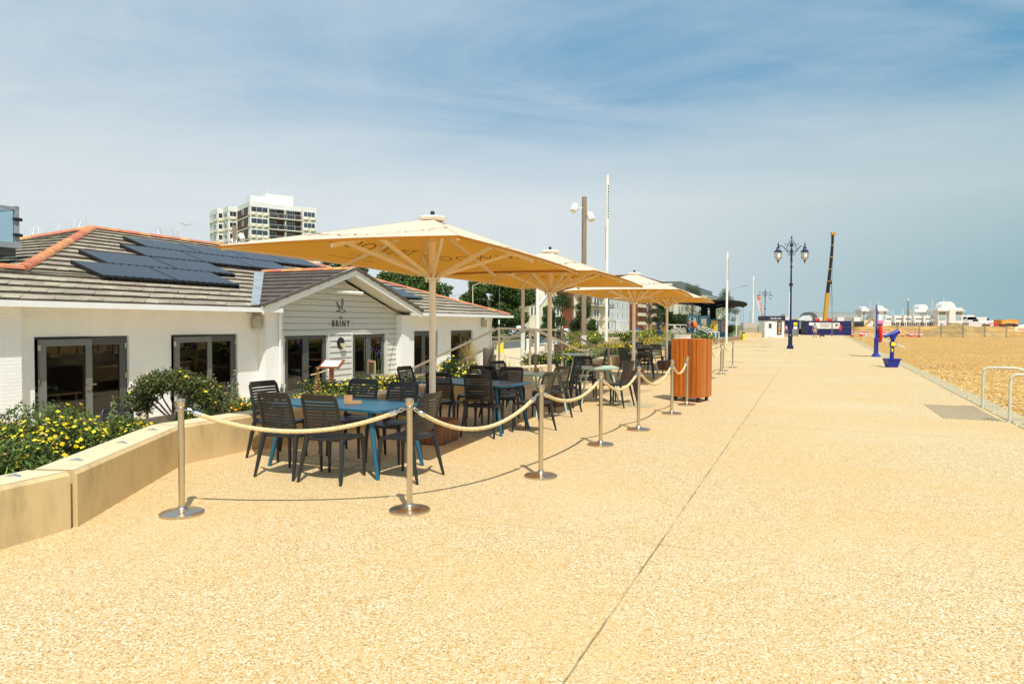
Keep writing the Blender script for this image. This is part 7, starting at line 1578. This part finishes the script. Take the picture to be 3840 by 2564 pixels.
mb = MB(); mb.tube([(-.26, 0, 1.19), (.0, 0, 1.27), (.24, 0, 1.37)], [.055, .085, .10], 12); mb.tube([(-.26, 0, 1.19), (-.30, 0, 1.18)], [.065, .06], 12); mb.build('telescope_tube', M_royal, tl, True)
mb = MB(); mb.box(-.13, .09, -.14, -.06, .80, .99); cb_ = mb.build('coin_box', M_royal, tl); mb = MB(); mb.prism(rrect(.085, .075, .02), .1405, .15, Matrix.Translation((-.02, 0, .895)) @ Matrix.Rotation(R(90), 4, 'X')); mb.build('yellow_plate', M_yellow, cb_); mb = MB(); mb.box(-.05, .0, -.09, -.07, .60, .74); mb.build('yellow_label', M_yellow, tl)
M_rail = mat('cream_rail', (.62, .60, .50), .3, var=.03)
def loop_rail(label, x, y, drop=True, L_=2.2):
    o = thing('beach_handrail', label, 'handrail', (x, y, 0), 0, 'cream handrails down to the beach'); d = Vector((PY, -PX, 0)); pts = [(0, 0, 0), (0, 0, .66), (.01, 0, .73)]
    for a in (20, 50, 80): pts.append(tuple(d * .10 * (1 - math.cos(R(a))) + Vector((0, 0, .70 + .10 * math.sin(R(a))))))
    pts += [tuple(d * .45 + Vector((0, 0, .80))), tuple(d * .55 + Vector((0, 0, .795))), tuple(d * L_ + Vector((0, 0, .795 - (L_-.5) * .38)))]
    mb = MB(); mb.tube(pts, .024, 12); mb.build('tube', M_rail, o, True); mb = MB(); mb.cyl((0, 0, 0), (0, 0, .012), .06, n=16); mb.build('foot_plate', M_rail, o); e = Vector(pts[-1]); mb = MB(); mb.cyl((e.x, e.y, -.2), e, .022, n=10); mb.build('lower_post', M_rail, o); return o
loop_rail('cream tubular beach handrail, farther one of the near pair at the right edge', 9.19, 13.29); loop_rail('cream tubular beach handrail nearest the camera, cut by the right edge', 8.34, 11.40)
loop_rail('distant cream beach handrail left of the lifebuoy post, nearer one', 25.83, 50.2, L_=3); loop_rail('distant cream beach handrail beside the blue container', 36.6, 73.0, L_=5); loop_rail('distant cream beach handrail behind the lifebuoy post', 27.2, 52.6, L_=3)

# ------------------------------------------------------------------ works on the beach: banks, heaps, cones, fence
def bank(name, m, pts, wd, h, seed=0, n=60):
    r_ = random.Random(seed); P_ = [Vector((x, y, 0)) for x, y in pts]; mb = MB(); vs = []; K_ = 10
    for i in range(n+1):
        t = i/n*(len(P_)-1); a = min(int(t), len(P_)-2); c = P_[a].lerp(P_[a+1], t-a); hh = (h[a] + (h[a+1]-h[a])*(t-a)) * (1 + r_.uniform(-.05, .05))
        for k in range(K_+1): u = k/K_*2-1; vs.append((c.x + r_.uniform(-.1, .1), c.y + u*wd, -.3 + hh * max(0, 1 - abs(u)**1.7) + (r_.uniform(-.06, .06) if abs(u) < .9 else 0)))
    mb.add(vs, [(i*(K_+1)+k, (i+1)*(K_+1)+k, (i+1)*(K_+1)+k+1, i*(K_+1)+k+1) for i in range(n) for k in range(K_)]); return struct(mb, name, m, True)
bank('shingle_bank', M_sand, [(48, 112), (62, 108), (80, 106), (100, 106), (140, 108)], 5, [1.55, 1.75, 1.7, 1.75, 1.8], 1)
bank('shingle_heap', M_sand2, [(56.5, 100), (61, 99), (64.2, 99), (68, 99), (73, 100)], 3.6, [.15, 1.2, 2.25, 1.3, .3], 3)
tr_ = thing('concrete_slab', 'pale concrete slab lying in front of the shingle bank', 'concrete slab', (W(3500, 1250, 98).x, 98, 0)); mb = MB(); mb.box(-3, 1.5, 0, 1.6, -.1, .28); mb.build('slab_body', M_kerb, tr_)
def make_cone(label, loc):
    o = thing('traffic_cone', label, 'traffic cone', loc, 0, 'red and white traffic cones'); mb = MB(); mb.box(-.24, .24, -.24, .24, 0, .05); mb.build('base', M_red, o); prof = [(.19, .05), (.05, .98)]
    for (z0, z1, m) in ((.05, .30, M_red), (.30, .52, M_white), (.52, .70, M_red), (.70, .86, M_white), (.86, .98, M_red)):
        r0 = .19 - (z0-.05)*.15; r1 = .19 - (z1-.05)*.15; mb = MB(); mb.cyl((0, 0, z0), (0, 0, z1), r0, r1, 12); mb.build('cone_band', m, o)
    return o
cn = None
for k, (u, Y) in enumerate(((3197, 97), (3226, 104), (3233, 101), (3244, 108), (3247, 100), (3258, 103), (3312, 98), (3318, 97), (3324, 99), (3385, 98), (3413, 97), (3420, 98), (3435, 98), (3447, 97), (3453, 98))):
    lb = ['traffic cone at the right end of the blue container', 'traffic cone left of the lifebuoy post, leftmost of four', 'front traffic cone of the four left of the lifebuoy post', 'tall looking traffic cone at the back left of the lifebuoy post', 'traffic cone standing in front of the yellow digger arm', 'traffic cone half hidden left of the lifebuoy post',
          'leftmost cone of the trio between lifebuoy and telescope', 'middle cone of the trio between lifebuoy and telescope', 'rightmost cone of the trio between lifebuoy and telescope', 'single traffic cone right of the telescope', 'left cone of the touching pair right of the telescope', 'right cone of the touching pair right of the telescope', 'single cone between the two touching pairs', 'left cone of the last pair by the concrete slab', 'right cone of the last pair by the concrete slab'][k]
    x = W(u, 1260, Y).x
    if cn is None: cn = make_cone(lb, (x, Y, -.1))
    else: dup(cn, (x, Y, -.1), 0, lb)
fe = thing('site_fence', 'thin grey mesh site fence in front of the shingle bank', 'fence', (60, 94, -.1))
for i in range(17):
    x = 44 + i*3.0; mb = MB((60, 94, -.1)); mb.cyl((x, 94, -.1), (x, 94, 1.95), .035, n=6); mb.cyl((x+.12, 94, -.1), (x+.12, 94, 1.95), .03, n=6); mb.build('post', M_frame2, fe)
mb = MB((60, 94, -.1)); [mb.cyl((44, 94, z), (92, 94, z), .014, n=4) for z in (.1, .7, 1.3, 1.9)]; mb.build('rails', M_frame2, fe)
mb = MB((60, 94, -.1)); [mb.cyl((44 + i*.3, 94, .0), (44 + i*.3, 94, 1.9), .0035, n=3, caps=False) for i in range(160)]; mb.build('mesh_wires', M_frame2, fe)
x = W(3828, 1243, 93.5).x; mb = MB((60, 94, -.1)); mb.box(x-.55, x+1.2, 93.8, 93.86, .85, 1.45); nf_ = mb.build('notice', M_white, fe); mb = MB((60, 94, -.1)); mb.box(x-.25, x+1.1, 93.78, 93.799, 1.2, 1.32); mb.build('yellow_line', M_yellow, nf_); mb = MB((60, 94, -.1)); mb.box(x-.25, x+1.1, 93.78, 93.799, 1.0, 1.1); mb.build('red_line', M_red, nf_)
dgx = W(3235, 1230, 118).x; dg2 = thing('digger', 'small yellow digger with a bent arm behind the cones', 'digger', (dgx, 118, -.2)); M_cy = MATS['crane_yellow']; mb = MB(); mb.box(-1.6, .2, -1, 1, .6, 1.5); mb.build('body', M_cy, dg2); mb = MB(); mb.box(-1.2, -.2, -.8, .8, 1.501, 2.4); mb.build('cab', M_panedk, dg2); mb = MB(); mb.tube([(.2, 0, 1.4), (1.4, 0, 2.9), (2.2, 0, 2.2), (2.3, 0, 1.0)], .18, 6); mb.build('arm', M_cy, dg2); mb = MB(); mb.prism(rrect(1.3, .3, .28), -.95, .95, Matrix.Translation((-.6, 0, .32)) @ Matrix.Rotation(R(90), 4, 'X')); mb.build('tracks', M_black, dg2)

# ------------------------------------------------------------------ pier buildings
M_pier = mat('pier_white', (.74, .73, .69), .55, var=.02); M_pgrey = mat('pier_panel_grey', (.36, .45, .45), .5, var=.06); PYY = 262
def ZP(x, y): return W(2950 + x/3.3557, 1080 + y/3.3557, PYY)
pier = thing('pier_pavilion', 'large white pier pavilion with barrel domes, arches and flagpoles on the horizon', 'pavilion', (ZP(1600, 490).x, PYY, -.5)); pb = Vector(pier.location)
def pbox(mb, x0, x1, y0, y1, dy=0, dep=6): a = ZP(x0, y1); b_ = ZP(x1, y0); mb.box(a.x, b_.x, PYY + dy, PYY + dy + dep, a.z if y1 < 485 else -1, b_.z)
def arch(mb, cx, cy, r, dy, th=.3, n=14, a0=0, a1=180):
    c = ZP(cx, cy); r = r * .0305
    mb.prism([(c.x + r*math.cos(R(a0 + (a1-a0)*k/n)), c.z + r*math.sin(R(a0 + (a1-a0)*k/n))) for k in range(n+1)], -th, 0, Matrix.Translation((0, PYY + dy, 0)) @ Matrix.Rotation(R(90), 4, 'X'))
mb = MB(pb)
pbox(mb, 1225, 1850, 385, 492); pbox(mb, 2150, 2520, 365, 492)
for k, cx in enumerate((1285, 1410, 1530, 1655, 1780)): arch(mb, cx, 395, 52, 0, 2.5); 
for cx in (1345, 1465, 1592, 1716): pbox(mb, cx-12, cx+12, 342, 440, -1.0, 3)
for cx in (2210, 2330): arch(mb, cx, 400, 62, 0, 2)
pbox(mb, 1842, 2158, 290, 492, -3, 6); pbox(mb, 1825, 2170, 278, 292, -3.8, 7.5); pbox(mb, 1845, 2150, 250, 277, -3, 5); arch(mb, 1983, 262, 92, -2.6, 4); arch(mb, 1998, 290, 40, -4.2, 1.4); pbox(mb, 1958, 2038, 290, 440, -4.2, 1.4)
pbox(mb, 1690, 1840, 300, 385, 4, 5); pbox(mb, 1675, 1850, 288, 300, 3, 6); pbox(mb, 1690, 1840, 262, 287, 4, 4); arch(mb, 1800, 262, 62, 4, 4)
for x0, x1, dy in ((1088, 1222, -2), (988, 1084, 3)):
    pbox(mb, x0, x1, 290, 492, dy, 5); pbox(mb, x0-8, x1+14, 277, 291, dy-.8, 6); pbox(mb, x0+4, x1+6, 258, 276, dy, 4); arch(mb, (x0+x1)/2+2, 262, 42 if dy < 0 else 34, dy+.3, 3)
pbox(mb, 2520, 2690, 405, 492, 2, 8); pbox(mb, 2460, 2560, 440, 455, -1, 6)
mb.build('walls', M_pier, pier)
mb = MB(pb)
for x0, x1, dy in ((1100, 1125, -2.06), (1170, 1212, -2.06), (1000, 1075, 2.94)): pbox(mb, x0, x1, 345, 402, dy, .05)
pbox(mb, 1855, 1937, 350, 405, -3.06, .05); pbox(mb, 2056, 2136, 350, 405, -3.06, .05)
for cx in (1895, 2096): arch(mb, cx, 478, 32, -3.07, .05)
for cx in (1285, 1530, 1780, 2210): arch(mb, cx, 415, 32, -2.56 if cx < 2000 else -2.06, .05)
mb.build('grey_panels', M_pgrey, pier)
mb = MB(pb)
for i in range(7): pbox(mb, 1858 + i*12, 1864 + i*12, 302, 342, -3.06, .05); pbox(mb, 2058 + i*12, 2064 + i*12, 302, 342, -3.06, .05)
for x0 in (1105, 1118, 1188, 1203): pbox(mb, x0, x0+7, 296, 335, -2.06, .05)
for x0 in (1014, 1026): pbox(mb, x0, x0+6, 300, 338, 2.94, .05)
for i in range(22): pbox(mb, 1235 + i*28, 1235 + i*28 + (20 if i % 3 else 12), 430, 476, -.06 - .0001*i, .05)
for i in range(8): pbox(mb, 2158 + i*17, 2158 + i*17 + 11, 432, 485, -.06, .05)
pbox(mb, 1955, 2040, 462, 490, -4.26, .05); pbox(mb, 2470, 2550, 456, 485, -.5, .05); arch(mb, 2330, 420, 36, -2.06, .05)
mb.build('windows', M_panedk, pier)
mb = MB(pb); pbox(mb, 2540, 2590, 380, 404, 1.9, .2); mb.build('blue_sign', M_hoard, pier)
for k, (x, y0, y1) in enumerate(((1052, 160, 235), (1152, 148, 222), (1322, 270, 345), (1345, 255, 345), (1442, 272, 345), (1468, 255, 345), (1563, 272, 345), (1595, 258, 345), (1836, 135, 210), (1976, 115, 195))):
    mb = MB(pb); a = ZP(x, y0); b_ = ZP(x, y1 + 20); mb.cyl(b_, a, .10, .06, 5); mb.build('flagpole', M_white, pier)
fm = thing('floodlight_mast', 'dark lattice mast with a white light standing before the pier', 'mast', (ZP(1528, 400).x * .9, 236, -.3)); a = W(2950 + 1530/3.3557, 1080 + 145/3.3557, 236); mb = MB(); [mb.cyl((dx, dy, 0), (dx, dy, a.z), .06, n=4) for dx, dy in ((-.2, 0), (.2, 0), (0, .3))]; [mb.cyl((-.2, 0, i*.8), (.2, 0, i*.8 + .8), .03, n=3) for i in range(int(a.z/.8))]; mb.build('lattice', M_frame, fm); mb = MB(); mb.sph((0, 0, a.z + .2), .32, 10); mb.build('light', M_white, fm)
pk = thing('pier_sign_board', 'pink sign band on the low white building left of the lifebuoy post', 'sign', (ZP(1058, 430).x, PYY - 6, 0)); mb = MB((ZP(1058, 430).x, PYY-6, 0)); pbox(mb, 1005, 1112, 408, 448, -6, .3); mb.build('panel', mat('pink_sign', (.80, .22, .45), .5), pk)
lw = thing('pier_entrance_hall', 'low white hall with small arches left of the pavilion towers', 'hall', (ZP(950, 490).x, PYY - 4, -.5)); mb = MB(lw.location); pbox(mb, 880, 1110, 408, 492, -5.6, 5); arch(mb, 935, 425, 26, -5.7, .1); pbox(mb, 1112, 1215, 410, 492, -5.5, 3); mb.build('walls', M_pier, lw); mb = MB(lw.location); arch(mb, 940, 425, 18, -5.85, .08); pbox(mb, 990, 1105, 452, 480, -5.7, .05); mb.build('openings', M_panedk, lw)
# big shed, low roofs
bs = thing('barrel_shed', 'large shed with a grey barrel roof and white dormers behind the blue container', 'shed', (ZP(640, 440).x*.88, 232, -.5)); bsb = Vector(bs.location)
def YP(u, v, Y): return W(u, v, Y)
a = YP(3068, 1205, 232); b_ = YP(3222, 1205, 232); tp = YP(3100, 1168, 232); mb = MB(bsb); L_ = b_.x - a.x; prof = [(-8.0, 0), (-7.6, 1.4), (-6.2, 2.6), (-3.6, 3.35), (0, 3.6), (3.6, 3.35), (6.2, 2.6), (7.6, 1.4), (8.0, 0)]
vs = []
for x in (a.x, b_.x):
    for (dy, dz) in prof: vs.append((x, 240 + dy, a.z + dz * (tp.z - a.z)/3.6))
n9 = len(prof); mb.add(vs, [(i, i+1, n9+i+1, n9+i) for i in range(n9-1)] + [tuple(range(n9-1, -1, -1)), tuple(range(n9, 2*n9))]); mb.build('barrel_roof', mat('grey_metal_roof', (.24, .24, .21), .6, var=.12, scale=.8, stretch=(3, 1, 1)), bs)
mb = MB(bsb); mb.box(a.x - 1, b_.x + 2, 231.9, 247, -1, a.z); mb.build('walls', mat('shed_wall', (.55, .54, .48), .7), bs)
for u in (3083, 3153, 3215): c = YP(u, 1198, 231); mb = MB(bsb); mb.box(c.x-1.0, c.x+1.2, 231.2, 234, c.z-.8, c.z+.8); mb.build('dormer', M_pier, bs)
for k, (u0, u1, v, Y, lb) in enumerate(((2890, 3062, 1188, 245, 'long low pale roofed building behind the lamp post'), (3018, 3056, 1190, 236, 'small gabled white kiosk behind the short blue container'), (3040, 3074, 1172, 240, 'pair of small white turrets left of the barrel shed'), (2944, 2966, 1178, 238, 'white lattice topped building just left of the lamp post'))):
    a = YP(u0, 1240, Y); b_ = YP(u1, v, Y); o = thing('low_building', lb, 'building', ((a.x+b_.x)/2, Y, -.5), 0, 'low buildings round the pier entrance'); w_ = (b_.x-a.x)/2; h = b_.z + .5; mb = MB(); mb.box(-w_, w_, 0, 6, 0, h*.8)
    if k == 1: mb.add([(-w_, 0, h*.8), (w_, 0, h*.8), (0, 0, h*1.15), (-w_, 6, h*.8), (w_, 6, h*.8), (0, 6, h*1.15)], [(0, 1, 2), (5, 4, 3), (0, 2, 5, 3), (1, 4, 5, 2)])
    if k >= 2: [mb.box(-w_*.9 + i*w_*.6, -w_*.9 + i*w_*.6 + w_*.35, 0.1, 4, h*.8, h) for i in range(3)]
    mb.build('walls', M_pier if k else mat('shed_wall', (.55, .54, .48), .7), o); mb = MB()
    if k == 0: mb.box(-w_-.4, w_+.4, -.4, 6.4, h*.801, h); mb.build('roof', mat('pale_roof', (.48, .46, .36), .8, var=.15, scale=.5), o)
    else: [mb.box(-w_*.8 + i*w_*.45, -w_*.8 + i*w_*.45 + w_*.22, -.05, -.001, h*.35, h*.65) for i in range(4)]; mb.build('windows', M_panedk, o)
# amusement stall, heart frame, red kiosk, blue ride
a = W(3755, 1232, 250); b_ = W(3818, 1199, 250); am = thing('amusement_stall', 'red and orange amusement stall with a bright painted sign', 'stall', ((a.x+b_.x)/2, 250, -.5)); w_ = (b_.x-a.x)/2; h = b_.z + .5; mb = MB(); mb.box(-w_, -w_+.3, 0, 4, 0, h*.6); mb.box(w_-.3, w_, 0, 4, 0, h*.6); mb.box(-w_+.3, w_-.3, 1, 4, 0, h*.6); mb.build('walls', M_frame, am)
mb = MB(); mb.box(-w_-.05, w_+.05, -.2, 4, h*.6+.001, h); mb.prism([(-w_*.3, h), (w_*.3, h), (0, h+.3)], -.2, .2, Matrix.Rotation(R(90), 4, 'X')); sg = mb.build('sign', poster_mat('stall_sign', [(.45, .02, .01), (.8, .2, .02), (.85, .45, .03), (.6, .05, .02)], 1.2), am); t_ = text_mb('A O A O A O', .9, Matrix.Translation((0, -.22, h*.82)) @ Matrix.Rotation(R(90), 4, 'X')); t_ = text_mb('ooooo', 1.9, Matrix.Translation((0, -.23, h*.82)) @ Matrix.Rotation(R(90), 4, 'X')); t_.build('rings', mat('stall_rings', (.85, .65, .2), .5), sg); mb = MB(); mb.box(-w_*.6, w_*.6, -.25, -.21, h*.63, h*.70); mb.build('lettering_band', M_royal, sg)
a = W(3718, 1230, 250); hf = thing('heart_frame', 'red heart shaped light frame right of the pavilion', 'heart frame', (a.x, 250, -.5)); mb = MB(); pts = []
for i in range(25): t = 2*math.pi*i/24; pts.append((1.45*math.sin(t)**3 * 1.0, 0, 1.9 + .085*(13*math.cos(t) - 5*math.cos(2*t) - 2*math.cos(3*t) - math.cos(4*t))))
mb.tube(pts, .11, 6); mb.build('frame', M_red, hf); mb = MB(); mb.cyl((0, 0, 0), (0, 0, .8), .12, n=6); mb.build('stand', M_frame2, hf)
for u0, u1, vt, m, lb, nm in ((3738, 3746, 1219, M_red, 'small red hut between heart frame and stall', 'red_hut'), (3819, 3860, 1222, M_royal, 'blue and white ride cover cut by the right edge', 'ride_cover')):
    a = W(u0, 1232, 250); b_ = W(u1, vt, 250); o = thing(nm, lb, 'hut' if nm == 'red_hut' else 'ride', ((a.x+b_.x)/2, 250, -.5)); w_ = (b_.x-a.x)/2; mb = MB(); mb.box(-w_, w_, 0, 2, 0, b_.z+.3); mb.build('walls', m, o); mb = MB(); mb.add([(-w_-.1, -.1, b_.z+.301), (w_+.1, -.1, b_.z+.301), (w_+.1, 2.1, b_.z+.301), (-w_-.1, 2.1, b_.z+.301), (w_*.6, 1, b_.z+1.2)], [(0, 1, 4), (1, 2, 4), (2, 3, 4), (3, 0, 4), (3, 2, 1, 0)]); mb.build('roof', m if nm == 'red_hut' else M_white, o)
# gulls
for k, (u, v, Y, s, lb) in enumerate(((697, 846, 60, 1.0, 'gull flying above the solar panels'), (2352, 977, 120, 1.0, 'tiny distant gull right of the tall mast'))):
    c = W(u, v, Y); o = thing('gull', lb, 'gull', c, R(30), 'flying gulls'); mb = MB(); mb.tube([(0, -.28, 0), (0, -.1, .01), (0, .12, .02), (0, .24, .0)], [.01, .06, .06, .01], 8); mb.build('body', M_white, o, True)
    for sx in (-1, 1): mb = MB(); mb.add([(0, .10, .03), (0, -.08, .03), (sx*.3, -.06, .14), (sx*.3, .14, .15), (sx*.68, -.10, .02 + .22*(k == 0)), (0, 0, .0), (sx*.3, .04, .12)], [(0, 1, 2, 3), (3, 2, 4), (0, 3, 6, 5), (1, 5, 6, 2), (3, 4, 6), (2, 6, 4)]); mb.build('wing', M_frame2 if k == 0 else M_white, o)
# festoon string across the road
fs_ = thing('festoon_cable', 'thin cable with small bulbs hanging between street poles above the trees', 'festoon', (0, 75, 5)); mb = MB((0, 75, 5)); a = W(1640, 1110, 80); b_ = W(1773, 1098, 72); mb.tube([a, a.lerp(b_, .5) - Vector((0, 0, .15)), b_], .02, 4); mb.build('cable', M_black, fs_)
